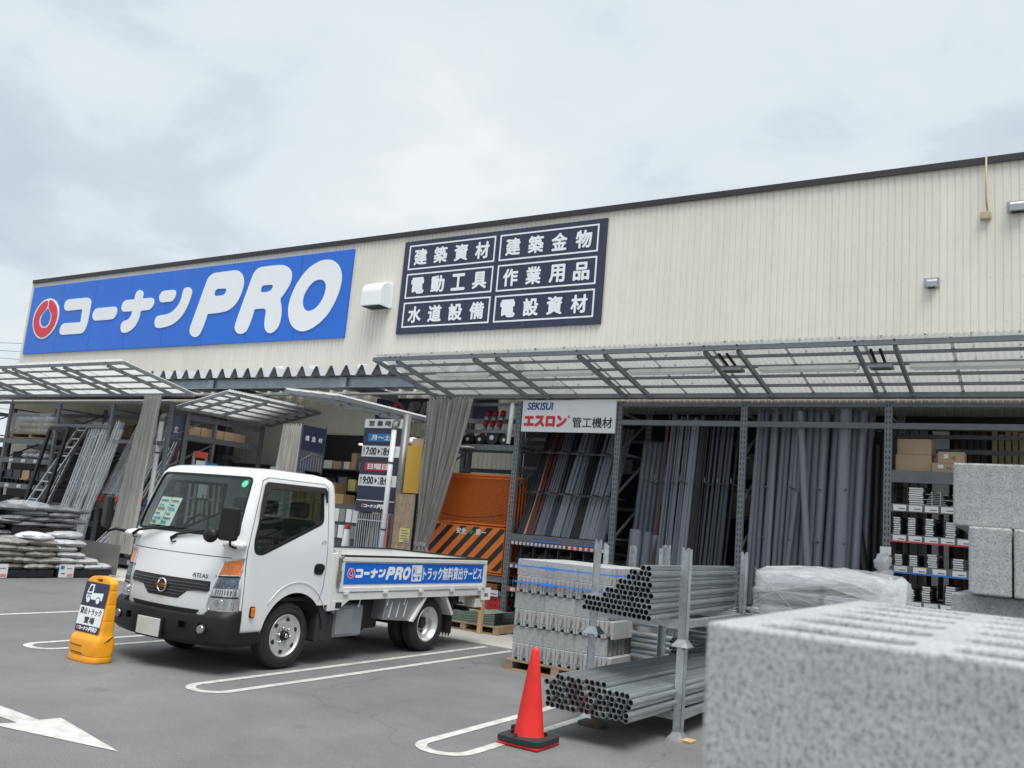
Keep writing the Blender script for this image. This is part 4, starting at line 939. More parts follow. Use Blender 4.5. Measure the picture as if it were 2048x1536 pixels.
# cardboard boxes on top shelf
def carton(x, y, z, w, d, h, rz, lb, x2=False):
    t = thing('cardboard_box', lb, 'box', (x, y, z)); t.rotation_euler = (0, 0, rz)
    b = MB(); b.box(-w/2, w/2, -d/2, d/2, 0, h); b.build('carton', m_card, t, local=True, bevel=0.004)
    b = MB(); b.box(-w/2-0.001, w/2+0.001, -0.025, 0.025, h+0.0005, h+0.0015); b.build('tape', m_tan, t, local=True)
    if x2:
        b = MB(); b.box(-w*0.28, -w*0.10, -d/2-0.002, -d/2-0.001, h*0.42, h*0.82); b.build('shipping_label', m_paper, t, local=True)
        cu = bpy.data.curves.new('t', 'FONT'); cu.body = '×2'; cu.extrude = 0.01; me = curve_mesh(cu)
        o = place_flat(me, 'lettering', m_black, None, (0, -d/2-0.002, 0), XU, ZU, 0.001, (0.0, h*0.3, w*0.16, h*0.62)); o.parent = t
    return t
carton(RX[4]+0.28, GY+0.30, 2.735, 0.42, 0.34, 0.215, 0.03, 'closed brown box at the bottom left of the shelf top')
carton(RX[4]+0.30, GY+0.31, 2.952, 0.40, 0.33, 0.20, -0.06, 'closed brown box stacked on the bottom left box')
carton(RX[4]+0.66, GY+0.24, 2.735, 0.33, 0.28, 0.115, 0.04, 'small brown box with white label, lower of the right pair', True)
carton(RX[4]+0.72, GY+0.25, 2.852, 0.30, 0.26, 0.145, -0.02, 'small brown box with white label, upper of the right pair', True)
# boards standing further back, against the wall
for (x0, x1, n, m, lb) in ((-2.3, -1.55, 6, m_greyb, 'grey trim board standing against the wall behind the shelves'), (-1.5, -1.25, 1, m_white, 'white panel standing against the wall behind the shelves'), (-1.2, -0.75, 5, m_brownb, 'dark brown board standing against the wall behind the boxes'),
                         (-0.7, 0.0, 8, m_tan, 'tan corrugated board standing against the wall at the right edge'), (0.02, 0.45, 3, m_woodn, 'plain wooden board standing at the right edge')):
    for k in range(n):
        w = (x1-x0)/n; x = x0+k*w; zt = 3.65+rnd.uniform(-0.1, 0.05)
        b = MB(); b.box(x+0.01, x+w-0.01, 14.6+rnd.uniform(-.05, .05), 14.66, 0, zt); tag(b.build('standing_board', m, loc=(x, 14.6, 0)), lb if n == 1 else '%s, %s one' % (lb, nth(k)), 'board', lb if n > 1 else None)
# storage clutter behind bays 1-4 (back shelves)
br = thing('storage_shelves', 'dark storage shelves in the shade behind the pipe racks', 'shelves', (-5, 14.5, 0))
for x in (-8.6, -6.8, -5.0, -3.2):
    b = MB(); b.box(x-0.03, x+0.03, 14.3, 14.36, 0, 3.7); b.build('post', m_rack, br)
for z in (0.5, 1.3, 2.1, 2.75, 3.3):
    b = MB(); b.box(-8.6, -2.6, 14.3, 15.3, z-0.05, z); b.build('shelf_board', m_rack, br)
for k in range(26):
    x = -8.4+(k*0.67) % 5.6; z = (0.5, 1.3, 2.1, 2.75)[k % 4]; w = rnd.uniform(0.12, 0.26)
    m = [m_card, m_greyb, m_dark, m_steelsheet, m_paper, m_green][k % 6]
    b = MB(); b.box(x-w/2, x+w/2, 14.4, 14.8, z+0.001, z+rnd.uniform(0.15, 0.42)); tag(b.build('stored_carton', m, loc=(x, 14.6, z)), 'stored %s carton in the shade behind the racks, %s from left' % (['brown', 'grey', 'dark', 'metal grey', 'white', 'green'][k % 6], nth(k//4)), 'carton', 'cartons in the shade behind the racks')
b = MB(); b.box(-9.2, 2.5, 15.45, 15.8, 0, 3.95); tag(b.build('shade_box', m_dark, loc=(-4, 15.7, 0)), 'blank dark box standing in for shade and stock along the wall behind the racks', 'stock')  # blank dark box in place of the shaded clutter behind the bays

# plastic bag hanging on post
q = thing('hanging_bag', 'crumpled clear plastic bags tied to the perforated post beside the shelves', 'bag', (RX[4]-0.02, GY-0.08, 1.4))
def lump(c, rx, ry, rz, seed, n=18, amp=0.22, pw=1.0):
    b = MB()
    def fn(i, j):
        th = 2*math.pi*i/n; ph = math.pi*j/(n//2)-math.pi/2
        d = Vector((math.cos(ph)*math.cos(th), math.cos(ph)*math.sin(th), math.sin(ph)))
        k = 1+amp*noise.noise(d*2.6+Vector((seed, 0, 0)))+amp*0.5*noise.noise(d*7+Vector((0, seed, 0)))
        return (c[0]+d.x*rx*k, c[1]+d.y*ry*k, c[2]+d.z*rz*k)
    return b.grid(n, n//2+1, fn, True, closeu=True)
for z, r, sd_ in ((1.56, 0.09, 1), (1.38, 0.12, 2), (1.26, 0.13, 3)):
    lump((RX[4]-0.02, GY-0.10, z), r, 0.07, 0.10, sd_, amp=0.6).build('bag_fold', m_film, q)
b = MB(); b.box(RX[4]-0.07, RX[4]+0.06, GY-0.02, GY-0.012, 1.66, 1.76); b.build('paper_tag', m_paper, q)

# ================================================================ LEFT RACKS
lr = thing('ladder_rack', 'long grey steel rack under the left canopy holding ladders and carts', 'rack', (-20, GY, 0))
LX = [-26.2, -24.3, -22.3, -20.2, -18.1, -16.05]
for x in LX:
    post(lr, x, GY); post(lr, x, GY+1.2); side_frame(lr, x, GY, GY+1.2)
for i in range(5): xbeam(lr, LX[i], LX[i+1], GY, 3.60, 0.06); xbeam(lr, LX[i], LX[i+1], GY+1.2, 3.45, 0.08)
for i in (0, 1, 2): 
    for z in (2.70, 2.22, 1.60, 1.0, 0.4): shelf(lr, LX[i], LX[i+1], z, bh=0.12)
for z in (2.22, 1.60, 1.0): price_strip(lr, LX[2]+0.2, LX[3]-0.3, GY, z-0.06, 3, 0.07, None, 0.17)
xbeam(lr, LX[3], LX[4], GY, 3.05, 0.08); xbeam(lr, LX[4], LX[5], GY, 2.72, 0.08); xbeam(lr, LX[3], LX[4], GY, 1.2, 0.08)
shelf(lr, LX[4], LX[5], 1.36, bh=0.14); price_strip(lr, LX[4]+0.2, LX[5]-0.3, GY, 1.29, 3, 0.07, None, 0.17)
shelf(lr, LX[4], LX[5], 0.22, bh=0.13); price_strip(lr, LX[4]+0.2, LX[5]-0.3, GY, 0.155, 3, 0.09, None, 0.2)
shelf(lr, LX[3], LX[4], 0.9, bh=0.1)
# wrapped bricks on pallet (top shelf)
def pallet(x0, x1, y0, y1, z, label, m=m_wood, name='wooden_pallet', h=0.12, nb=7, axis='x', cat='pallet'):
    t = thing(name, label, cat, ((x0+x1)/2, (y0+y1)/2, z))
    hs = (h-0.04)
    for k in range(nb):
        w = (y1-y0)/nb; b = MB(); b.box(x0, x1, y0+k*w+0.01, y0+(k+1)*w-0.01, z+h-0.02, z+h); b.build('deck_board', m, t)
    for k in range(3):
        xx = x0+(x1-x0)*(0.0, 0.5, 1.0)[k]; xa = max(x0, xx-0.05); xb = min(x1, xx+0.05)
        if k == 0: xa, xb = x0, x0+0.09
        if k == 2: xa, xb = x1-0.09, x1
        b = MB(); b.box(xa, xb, y0+0.012, y1-0.012, z+0.02, z+h-0.0205); b.build('stringer', m, t)
    for k in (0, 0.45, 0.9):
        yy = y0+(y1-y0)*k; b = MB(); b.box(x0, x1, yy, yy+(y1-y0)*0.1, z, z+0.0195); b.build('bottom_board', m, t)
    return t
pallet(-22.2, -20.45, GY+0.05, GY+1.05, 2.72, 'wooden pallet under the wrapped bags on the top left shelf')
for k, (x0, x1) in enumerate(((-22.15, -21.0), (-20.95, -20.5))):
    q = thing('wrapped_load', ['larger film wrapped load of pale bags on the top left shelf', 'smaller film wrapped load of pale bags right of the larger one'][k], 'load', ((x0+x1)/2, GY+0.5, 2.84))
    for z in range(3):
        n = 4 if k == 0 else 2
        for j in range(n):
            w = (x1-x0)/n
            lump((x0+w*(j+0.5), GY+0.5, 2.92+z*0.15), w*0.52, 0.42, 0.085, k*9+z*3+j, n=12, amp=0.12).build('bag', m_tan if z < 2 else m_bagwhite, q)
    b = MB(); b.box(x0-0.03, x1+0.03, GY+0.02, GY+1.0, 2.845, 3.34); b.build('film', m_cover, q)
# carts, folded dollies and bits on shelves
for k in range(5):
    x = -22.05+k*0.38; z = 1.602
    q = thing('hand_cart', 'small %s cart on the shelf above the dark bags' % ['dark grey flat', 'second dark flat', 'pale wooden', 'third dark flat', 'rightmost dark flat'][k], 'cart', (x, GY+0.3, z))
    b = MB(); b.box(x-0.16, x+0.16, GY+0.06, GY+0.7, z+0.10, z+0.13); b.build('deck', m_woodn if k == 2 else m_rackd, q)
    b = MB(); b.box(x-0.15, x+0.15, GY+0.10, GY+0.12, z+0.131, z+0.33); b.build('backboard', m_rackd if k != 2 else m_woodn, q)
    for sx in (-0.11, 0.11):
        b = MB(); b.tube([(x+sx-0.012, GY+0.1, z+0.05), (x+sx+0.012, GY+0.1, z+0.05)], 0.048, 12); b.build('wheel', m_rubber, q)
for k in range(4):
    x = -21.5+k*0.28; lump((x, GY+0.25, 2.32), 0.15, 0.2, 0.09, 40+k, n=14, amp=0.3)
    tag(lump((x, GY+0.25, 2.31), 0.15, 0.2, 0.085, 40+k, n=14, amp=0.3).build('folded_tarp', m_baggrey, loc=(x, GY+0.25, 2.23)), 'crumpled grey plastic bundle under the wrapped load, %s from left' % nth(k), 'bundle', 'crumpled bundles on the left shelf')
for k in range(3):
    x = -21.7+k*0.45; tag(lump((x, GY+0.25, 1.12), 0.2, 0.2, 0.13, 60+k, n=14, amp=0.3).build('glove_pack', [m_bagwhite, m_lyel, m_strapb][k], loc=(x, GY+0.25, 1.0)), ['white packed bundle on the low left shelf', 'pale yellow topped bundle on the low left shelf', 'blue bundle on the low left shelf'][k], 'bundle')
for k in range(9):
    x = -26+k*0.42; z = (2.23, 1.61, 1.01)[k % 3]
    tag(MB().box(x-0.16, x+0.16, GY+0.2, GY+0.6, z, z+0.28).build('shelf_carton', [m_card, m_dark, m_greyb][k % 3], loc=(x, GY+0.4, z)), '%s carton at the left picture edge, %s shelf, %s from left' % (['brown', 'dark', 'grey'][k % 3], ['upper', 'middle', 'lower'][k % 3], nth(k//3)), 'carton', 'cartons at the left edge')
for k in range(12):
    x = -24.5+k*0.55; tag(MB().box(x-0.24, x+0.24, 14.2, 14.6, 2.72, 3.25+0.1*(k % 2)).build('high_carton', m_card, loc=(x, 14.4, 2.7)), 'brown carton on the high back shelf behind the left racks, %s from left' % nth(k), 'carton', 'brown cartons high behind the left racks')
b = MB(); b.box(-25, -17, 14.1, 14.9, 2.62, 2.718); tag(b.build('high_shelf', m_rack, loc=(-21, 14.5, 2.6)), 'high shelf behind the left racks carrying brown cartons', 'shelf')
b = MB(); b.box(-28, -16.6, 15.4, 15.8, 0, 2.6); tag(b.build('shade_box', m_dark, loc=(-22, 15.6, 0)), 'blank dark box standing in for shade and stock along the wall behind the left racks', 'stock')  # dark-coloured box supplies the shade behind the left racks
# ladders
def ladder(a, b_, w, label, m=m_alu, wd=None, rungs=9, foot=None, group=None, th=0.025):
    a = Vector(a); b_ = Vector(b_); d = (b_-a); wd = Vector(wd or (1, 0, 0)).normalized()*w/2
    t = thing('ladder', label, 'ladder', a, group)
    for s_ in (-1, 1):
        b = MB(); b.bar(a+wd*s_, b_+wd*s_, th, 0.06, (0, 1, 0)); b.build('rail', m, t)
        if foot:
            b = MB(); b.bar(a+wd*s_-d.normalized()*0.01, a+wd*s_+d.normalized()*0.13, th*1.8, 0.09, (0, 1, 0)); b.build('foot', foot, t)
    for k in range(rungs):
        p = a+d*(k+0.6)/rungs; b = MB(); b.bar(p-wd, p+wd, 0.035, 0.028); b.build('rung', m, t)
    return t
ladder((-20.25, GY-0.35, 0.95), (-19.45, GY+0.25, 3.05), 0.36, 'bare aluminium ladder leaning in front of the dark frame', rungs=10)
ladder((-20.0, GY-0.10, 0.95), (-19.62, GY+0.25, 2.7), 0.10, 'narrow folded ladder leaning inside the dark frame', rungs=7)
b = MB(); 
q = thing('ladder_stand', 'black square display frame standing round the aluminium ladder', 'frame', (-20.1, GY-0.2, 0.9))
for a, c in (((-20.75, GY-0.2, 0.6), (-20.05, GY-0.2, 2.95)), ((-19.95, GY-0.22, 0.6), (-19.28, GY-0.22, 2.95)), ((-20.05, GY-0.2, 2.95), (-19.28, GY-0.22, 2.95))):
    b = MB(); b.bar(a, c, 0.09, 0.06, (0, 1, 0)); b.build('frame_bar', m_black, q)
rl = random.Random(3)
for k in range(9):
    x = -19.0+k*0.14; 
    ladder((x-0.25, GY-0.25-0.05*(k % 3), 0.35), (x+0.10, GY+0.1, 3.1+rl.uniform(-0.2, 0.15)), 0.09, 'film covered folding ladder leaning left of the middle post, %s from left' % nth(k), m_alu, rungs=5, group='covered ladders, left bay')
for k in range(9):
    x = -17.9+k*0.19
    ladder((x-0.15, GY+0.02+0.05*(k % 3), 1.38), (x+0.28+rl.uniform(-0.05, 0.05), GY+0.55, 3.2+rl.uniform(-0.25, 0.2)), 0.085, 'film covered ladder on the shelf beside the net curtain, %s from left' % nth(k), m_alu, foot=[m_lred, m_lred, m_lblue][k % 3], rungs=6, group='covered ladders on the shelf')
for k in range(3):
    x = -18.85+k*0.42; b = MB()
    b.grid(8, 10, lambda i, j: (x-0.22+0.08*j/9*3+i*0.055, GY-0.40+0.45*j/9+0.03*math.sin(i*2.1+j)+0.02*math.sin(j*1.7), 0.4+2.75*j/9), True)
    tag(b.build('plastic_cover', m_cover, loc=(x, GY-0.3, 0.4)), ['clear plastic cover hanging over the leftmost covered ladders', 'clear plastic cover hanging over the middle covered ladders', 'clear plastic cover hanging over the right covered ladders'][k], 'cover', 'plastic covers on ladders')
for k in range(2):
    x = -17.75+k*0.75; b = MB()
    b.grid(8, 8, lambda i, j: (x-0.2+0.09*j/7*3+i*0.07, GY-0.03+0.45*j/7+0.03*math.sin(i*2.1+j), 1.55+1.6*j/7), True)
    tag(b.build('plastic_cover', m_cover, loc=(x, GY, 1.5)), ['clear plastic cover over the ladders on the shelf, left one', 'clear plastic cover over the ladders on the shelf, right one'][k], 'cover', 'plastic covers on ladders')
for k in range(4):
    x = -17.95+k*0.16; ladder((x, GY-0.25, 0.12), (x+0.62, GY+0.35, 1.22), 0.10, 'shiny plank ladder leaning low under the shelf, %s from left' % nth(k), m_alu, rungs=6, group='plank ladders under the shelf')
ladder((-17.05, GY-0.35, 0.24), (-16.55, GY+0.0, 1.15), 0.22, 'short ladder with red feet leaning low beside the truck mirror', m_alu, foot=m_lred, rungs=4)
b = MB(); b.box(-17.0, -16.2, GY+0.1, GY+0.14, 0.24, 1.25); tag(b.build('standing_sheet', m_steelsheet, loc=(-16.6, GY+0.1, 0.24)), 'dark sheet standing under the shelf by the net curtain', 'sheet')
# curtains
def curtain(name, label, cat, zt, zb, fx, fw, y, folds, amp, m, nz=44, nu=150, seed=0, tie=False):
    b = MB()
    def fn(i, j):
        t = j/(nz-1); u_ = i/(nu-1); w = fw(t); ph = folds*2*math.pi*(u_+0.035*noise.noise(Vector((u_*5, t*0.9, seed))))
        a = amp*(0.55+0.75*abs(noise.noise(Vector((u_*9, t*1.3, seed+5)))))
        return (fx(t)+(u_-0.5)*w+0.3*a*math.sin(ph*0.5+seed+t*2), y+a*math.sin(ph+0.35*math.sin(t*2.2+u_*9+seed))+0.35*a*math.sin(ph*2.3+t*0.8)+0.02*noise.noise(Vector((u_*22, t*5, seed))), zt+(zb-zt)*t+(0.035*abs(math.sin(ph/2)) if j == 0 else 0))
    b.grid(nu, nz, fn, True)
    t_ = thing(name, label, cat, (fx(0), y, zt)); b.build('netting', m, t_)
    b = MB()
    for k in range(folds):
        xx = fx(0)+(k/(folds-1)-0.5)*fw(0); b.tube([(xx, y, zt-0.02), (xx, y-0.01, zt+0.06)], 0.006, 4)
    b.build('hooks', m_alu, t_)
    return t_
def curt_r(t):
    P = [(0, -8.08), (0.2, -8.18), (0.5, -8.36), (0.75, -8.53), (0.92, -8.66), (1.0, -8.74)]
    for (a, x0), (b_, x1) in zip(P, P[1:]):
        if t <= b_: return x0+(x1-x0)*(t-a)/(b_-a)
    return P[-1][1]
def bellw(t):
    return 0.80*(1-t)+0.62*t - 0.36*max(0, (t-0.55)/0.45)**1.5 if t < 0.93 else 0.22
curtain('net_curtain', 'grey net curtain tied between the hours sign and the orange barriers', 'curtain', 3.60, 1.17, lambda t: (-8.98+0.03*t+curt_r(t))/2, lambda t: curt_r(t)+8.98-0.03*t, GY-0.22, 12, 0.075, m_curtain, seed=1)
b = MB(); b.tube([(-8.96, GY-0.22, 1.20), (-8.73, GY-0.22, 1.18)], 0.05, 10); tag(b.build('curtain_tie', m_curtain, loc=(-8.97, GY-0.22, 1.2)), 'band tying the bottom of the grey net curtain', 'tie')
curtain('net_curtain', 'skirt of the tied net curtain hanging below its band', 'curtain', 1.18, 0.95, lambda t: -8.85, lambda t: 0.2+0.22*t, GY-0.22, 7, 0.05, m_curtain, nz=5, nu=50, seed=4)
curtain('net_curtain', 'tall brownish net curtain at the right end of the left racks', 'curtain', 3.66, 0.35, lambda t: -16.36-0.35*t, lambda t: 0.52+0.30*t, GY-0.25, 9, 0.06, m_curtain, seed=2)
curtain('net_curtain', 'pale net curtain hanging beside the lumber sign in the entrance', 'curtain', 3.38, 0.4, lambda t: -14.28-0.16*t, lambda t: 0.62-0.05*t, 13.9, 9, 0.06, m_curtain, seed=3)

# entrance aisle ------------------------------------------------------------
ar = thing('aisle_rack', 'grey rack along the entrance aisle with packed stepladders', 'rack', (-16.0, 13.5, 0))
for y in (12.45, 14.6):
    b = MB(); b.box(-16.05, -15.99, y-0.05, y+0.05, 0, 3.45); b.build('post', m_rack, ar)
    b = MB(); b.box(-17.2, -17.14, y-0.05, y+0.05, 0, 3.45); b.build('post', m_rack, ar)
for z in (3.36, 2.92, 1.6, 0.5):
    b = MB(); b.box(-16.045, -16.0, 12.51, 14.54, z-0.06, z+0.06); b.build('beam', m_rack, ar)
b = MB(); b.box(-17.18, -17.15, 12.3, 14.8, 0.1, 3.0); b.build('back_panel', m_rackd, ar)
for k, (y, m, h) in enumerate(((12.85, m_lred, 2.62), (13.15, m_lblue, 2.4), (13.65, m_lblue, 2.30), (13.0, m_lred, 2.15))):
    q = thing('packed_stepladder', ['stepladder in clear wrap with a red cardboard band, tallest', 'stepladder in clear wrap behind the red banded one', 'stepladder in clear wrap with a blue cardboard band', 'shorter stepladder with a red and white card'][k], 'stepladder', (-15.9, y, 0.6))
    for s_ in (-0.16, 0.16):
        b = MB(); b.bar((-15.85, y+s_*1.35, 0.6), (-15.95, y+s_, h), 0.03, 0.06); b.build('rail', m_alu, q)
    b = MB(); b.box(-15.94, -15.90, y-0.17, y+0.17, h-0.12, h+0.02); b.build('card_band', m, q)
    for z in (1.2, 1.6, 2.0): 
        b = MB(); b.box(-15.93, -15.88, y-0.18, y+0.18, z, z+0.03); b.build('tread', m_alu, q)
    if k in (0, 3):
        b = MB(); b.box(-15.90, -15.89, y-0.12, y+0.12, h-0.55, h-0.18); b.build('info_card', m_paper, q)
for k in range(5):
    y = 12.9+k*0.33; tag(MB().box(-16.9, -16.3, y-0.14, y+0.14, 2.99, 3.2).build('aisle_carton', m_card, loc=(-16.6, y, 3)), 'brown carton on the top of the entrance aisle rack, %s from the yard' % nth(k), 'carton', 'cartons on the aisle rack')
# ladder sign (facing the yard)
q = thing('ladder_sign', 'navy hanging sign with white characters above a brown photo of a stepladder', 'sign', (-16.4, 12.5, 2.7))
b = MB(); b.box(-16.78, -16.02, 12.40, 12.42, 2.70, 3.40); b.build('panel', m_navy, q)
text('脚', (-16.64, 3.0, -16.50, 3.14), m_white, q, (0, 12.398, 0), XU, ZU, bold=0.02); text('立', (-16.36, 3.0, -16.22, 3.14), m_white, q, (0, 12.398, 0), XU, ZU, bold=0.02)
b = MB(); b.box(-16.78, -16.02, 12.40, 12.42, 1.98, 2.695); b.build('photo_panel', mat('photo_brown', (0.085, 0.04, 0.04), 0.5), q)
b = MB()
for a, c in (((-16.55, 2.05), (-16.45, 2.6)), ((-16.36, 2.05), (-16.32, 2.6)), ((-16.45, 2.6), (-16.32, 2.6)), ((-16.5, 2.33), (-16.34, 2.33)), ((-16.55, 2.10), (-16.36, 2.10)), ((-16.15, 2.0), (-16.08, 2.6))):
    b.bar((a[0], 12.397, a[1]), (c[0], 12.397, c[1]), 0.006, 0.014, (0, 1, 0))
b.build('photo_ladder', m_alu, q)
for z in (1.965, 3.405):
    b = MB(); b.box(-16.8, -16.0, 12.39, 12.43, z-0.01, z+0.01); b.build('frame_bar', m_rackd, q)
# lumber sign (faces the aisle, +X)
q = thing('lumber_sign', 'navy sign with three white characters over a picture of a timber frame', 'sign', (-13.3, 13.6, 2.8))
b = MB(); b.box(-13.22, -13.20, 13.12, 13.80, 2.80, 3.32); b.build('panel', m_navy, q)
for ch, y in (('構', 13.27), ('造', 13.46), ('材', 13.66)): text(ch, (y-0.055, 3.0, y+0.055, 3.11), m_white, q, (-13.197, 0, 0), YU, ZU, bold=0.01)
b = MB(); b.box(-13.22, -13.20, 13.12, 13.80, 2.38, 2.797); b.build('photo_panel', mat('photo_blue', (0.03, 0.06, 0.17), 0.5, col2=(0.12, 0.10, 0.09), scale=2), q)
b = MB()
for k in range(9): b.bar((-13.196, 13.16+k*0.075, 2.40), (-13.196, 13.16+k*0.075, 2.58+min(k, 4)*0.04), 0.012, 0.012, (0, 1, 0))
b.bar((-13.196, 13.14, 2.57), (-13.196, 13.46, 2.75), 0.012, 0.014); b.bar((-13.196, 13.46, 2.75), (-13.196, 13.78, 2.72), 0.012, 0.014)
b.build('photo_frame_timbers', m_greyb, q)
for y in (13.11, 13.81):
    b = MB(); b.box(-13.23, -13.19, y-0.01, y+0.01, 2.34, 3.36); b.build('frame_bar', m_rackd, q)
# timber and boxes inside the entrance
for k in range(7):
    x = -15.6+k*0.30; h = 2.0+0.12*(k % 3)
    tag(MB().box(x-0.13, x+0.13, 15.1, 15.5, 0, h).build('timber_pack', m_woodn, loc=(x, 15.3, 0)), 'pale timber pack in the entrance behind the truck roof, %s from left' % nth(k), 'timber', 'timber packs in the entrance')
for k, (x, z) in enumerate(((-12.75, 2.35), (-12.75, 2.68), (-12.45, 2.35))):
    q = thing('orange_crate', ['orange plastic crate on the shop shelf, lower left', 'orange plastic crate on the shop shelf, upper', 'orange plastic crate on the shop shelf, lower right'][k], 'crate', (x, 15.2, z), 'orange crates in the doorway')
    MB().box(x-0.13, x+0.13, 15.05, 15.4, z, z+0.29).build('crate_body', m_oran2, q); MB().box(x-0.12, x+0.12, 15.035, 15.049, z+0.10, z+0.13).build('rib', m_woodn, q)
tag(MB().box(-13.1, -12.2, 15.0, 15.6, 2.25, 2.345).build('shop_shelf', m_rackd, loc=(-12.7, 15.2, 2.3)), 'dark shelf inside the doorway carrying the orange crates', 'shelf')
# white downpipes
def downpipe(x, y, z, r, m, label, bend=None):
    t = thing('downpipe', label, 'pipe', (x, y, 0))
    b = MB(); b.tube([(x, y, 0.02), (x, y, z)], r, 14); b.build('pipe', m, t)
    b = MB(); b.tube([(x, y, z-0.02), (x, y, z+0.05), (x-0.02, y+0.04, z+0.10), (x-0.06, y+0.12, z+0.12)], r*1.15, 12); b.build('elbow', m_greyb, t)
    for zz in (1.35, 2.5):
        b = MB(); b.tube([(x, y, zz), (x, y, zz+0.03)], r*1.12, 14); b.build('clip', m_rackd, t)
downpipe(-16.35, 12.05, 3.22, 0.052, m_down, 'white downpipe at the corner left of the stepladder sign')
downpipe(-9.735, 11.85, 3.12, 0.045, m_down, 'white downpipe in front of the opening hours sign')
b = MB(); b.tube([(-9.68, 12.1, 0), (-9.68, 12.1, 3.4)], 0.085, 14); tag(b.build('translucent_tube', mat('clear_grey_tube', (0.13, 0.135, 0.13), 0.3, var=0.2, stretch=(1, 1, .2)), loc=(-9.68, 12.1, 0)), 'thick greyish tube standing behind the white downpipe', 'tube')
b = MB(); b.tube([(-12.05, 14.4, 0.1), (-12.05, 14.4, 3.35)], 0.06, 12); tag(b.build('drainpipe', m_downb, loc=(-12.05, 14.4, 0)), 'beige drainpipe on the porch column right of the doorway', 'drainpipe')
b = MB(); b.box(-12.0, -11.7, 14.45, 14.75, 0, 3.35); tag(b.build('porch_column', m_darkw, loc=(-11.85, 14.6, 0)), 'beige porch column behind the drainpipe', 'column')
q = thing('wall_heater', 'beige framed box lamp under the porch left of the hours sign', 'lamp', (-11.9, 14.2, 3.5))
b = MB(); b.box(-12.35, -11.5, 14.15, 14.35, 3.52, 3.60); b.box(-12.35, -11.5, 14.15, 14.35, 3.20, 3.26); b.box(-12.35, -12.27, 14.15, 14.35, 3.26, 3.52); b.box(-11.58, -11.5, 14.15, 14.35, 3.26, 3.52); b.build('frame', m_downb, q)
b = MB(); b.box(-12.27, -11.58, 14.22, 14.34, 3.26, 3.52); b.build('reflector', m_black, q)
b = MB(); b.tube([(-12.2, 14.20, 3.40), (-11.65, 14.20, 3.40)], 0.022, 8); b.build('tube', m_paper, q)

# opening hours sign
q = thing('opening_hours_sign', 'tall navy and white opening hours sign with a blue and a red band', 'sign', (-10.2, 12.0, 1.65))
hx0, hx1 = -10.55, -9.70
def hp(z0, z1, m, x0=hx0, x1=hx1, y=12.0, nm='panel'):
    b = MB(); b.box(x0, x1, y, y+0.02, z0, z1); return b.build(nm, m, q)
hp(3.14, 3.30, m_white); hp(2.82, 3.137, m_navy); hp(2.62, 2.817, m_white); hp(2.30, 2.617, m_navy); hp(2.10, 2.297, m_white); hp(1.85, 2.097, m_navy); hp(1.64, 1.835, m_navy); hp(1.835, 1.85, m_white)
for k, ch in enumerate('営業時間'): text(ch, (hx0+0.10+k*0.19, 3.17, hx0+0.23+k*0.19, 3.27), m_black, q, (0, 11.998, 0), XU, ZU, bold=0.02)
hp(2.895, 3.035, m_labblu, hx0+0.12, hx1-0.13, 11.99, 'band'); text('月〜土', (hx0+0.20, 2.915, hx1-0.21, 3.015), m_white, q, (0, 11.988, 0), XU, ZU, bold=0.04)
hp(2.375, 2.515, m_red, hx0+0.12, hx1-0.13, 11.99, 'band'); text('日曜日', (hx0+0.19, 2.395, hx1-0.21, 2.495), m_white, q, (0, 11.988, 0), XU, ZU, bold=0.04)
for zz, h_ in ((2.62, '7'), (2.10, '9')):
    text(h_+':00', (hx0+0.10, zz+0.03, hx0+0.34, zz+0.165), m_black, q, (0, 11.998, 0), XU, ZU, bold=0.025)
    b = MB(); b.prism([(0, 0), (0.055, 0.05), (0, 0.10)], (hx0+0.375, 11.999, zz+0.045), XU, ZU, (0, -0.003, 0)); b.build('arrow', m_black, q)
    text('8:00', (hx0+0.50, zz+0.03, hx0+0.76, zz+0.165), m_black, q, (0, 11.998, 0), XU, ZU, bold=0.025)
    text('あ', (hx0+0.03, zz+0.10, hx0+0.07, zz+0.165), m_black, q, (0, 11.998, 0), XU, ZU, bold=0.0); text('さ', (hx0+0.03, zz+0.03, hx0+0.07, zz+0.09), m_black, q, (0, 11.998, 0), XU, ZU, bold=0.0)
    text('よ', (hx0+0.448, zz+0.125, hx0+0.482, zz+0.165), m_black, q, (0, 11.998, 0), XU, ZU, bold=0.0); text('る', (hx0+0.448, zz+0.03, hx0+0.482, zz+0.08), m_black, q, (0, 11.998, 0), XU, ZU, bold=0.0)
logo(q, (hx0+0.13, 11.998, 1.70), XU, ZU, 0.60, 0.002, drop=m_navy)
# cage with blue and red pipes beneath, OSB box, mustard board, paper notice, shelf goods
q = thing('wire_cage', 'grey wire cage below the hours sign with blue and red tubes inside', 'cage', (-10.2, 12.1, 0.3))
for k in range(15):
    x = -10.52+k*0.05; MB().bar((x, 12.05, 0.3), (x, 12.05, 1.62), 0.010, 0.010, (0, 1, 0)).build('bar', m_alu, q)
for z in (0.4, 1.0, 1.5): MB().bar((-10.54, 12.04, z), (-9.8, 12.04, z), 0.015, 0.015).build('rail', m_alu, q)
for k in range(8):
    x = -10.45+k*0.085; m = m_greyb if k < 3 else (m_strapb if k < 5 else m_lred)
    tag(MB().tube([(x, 12.22, 0.1), (x+0.03, 12.35, 1.62)], 0.035, 10).build('caged_tube', m, loc=(x, 12.2, 0)), '%s tube in the wire cage, %s from left' % ('grey' if k < 3 else 'blue' if k < 5 else 'red', nth(k)), 'tube', 'tubes in the wire cage')
q = thing('strand_board_post', 'tall box of strand board beside the curtain with a yellow notice', 'post', (-9.4, 12.0, 0))
MB().box(-9.62, -9.20, 11.97, 12.3, 0, 2.0).build('board', m_osb, q)
MB().box(-9.20, -9.18, 11.955, 12.3, 0, 2.02).build('edge', m_black, q)
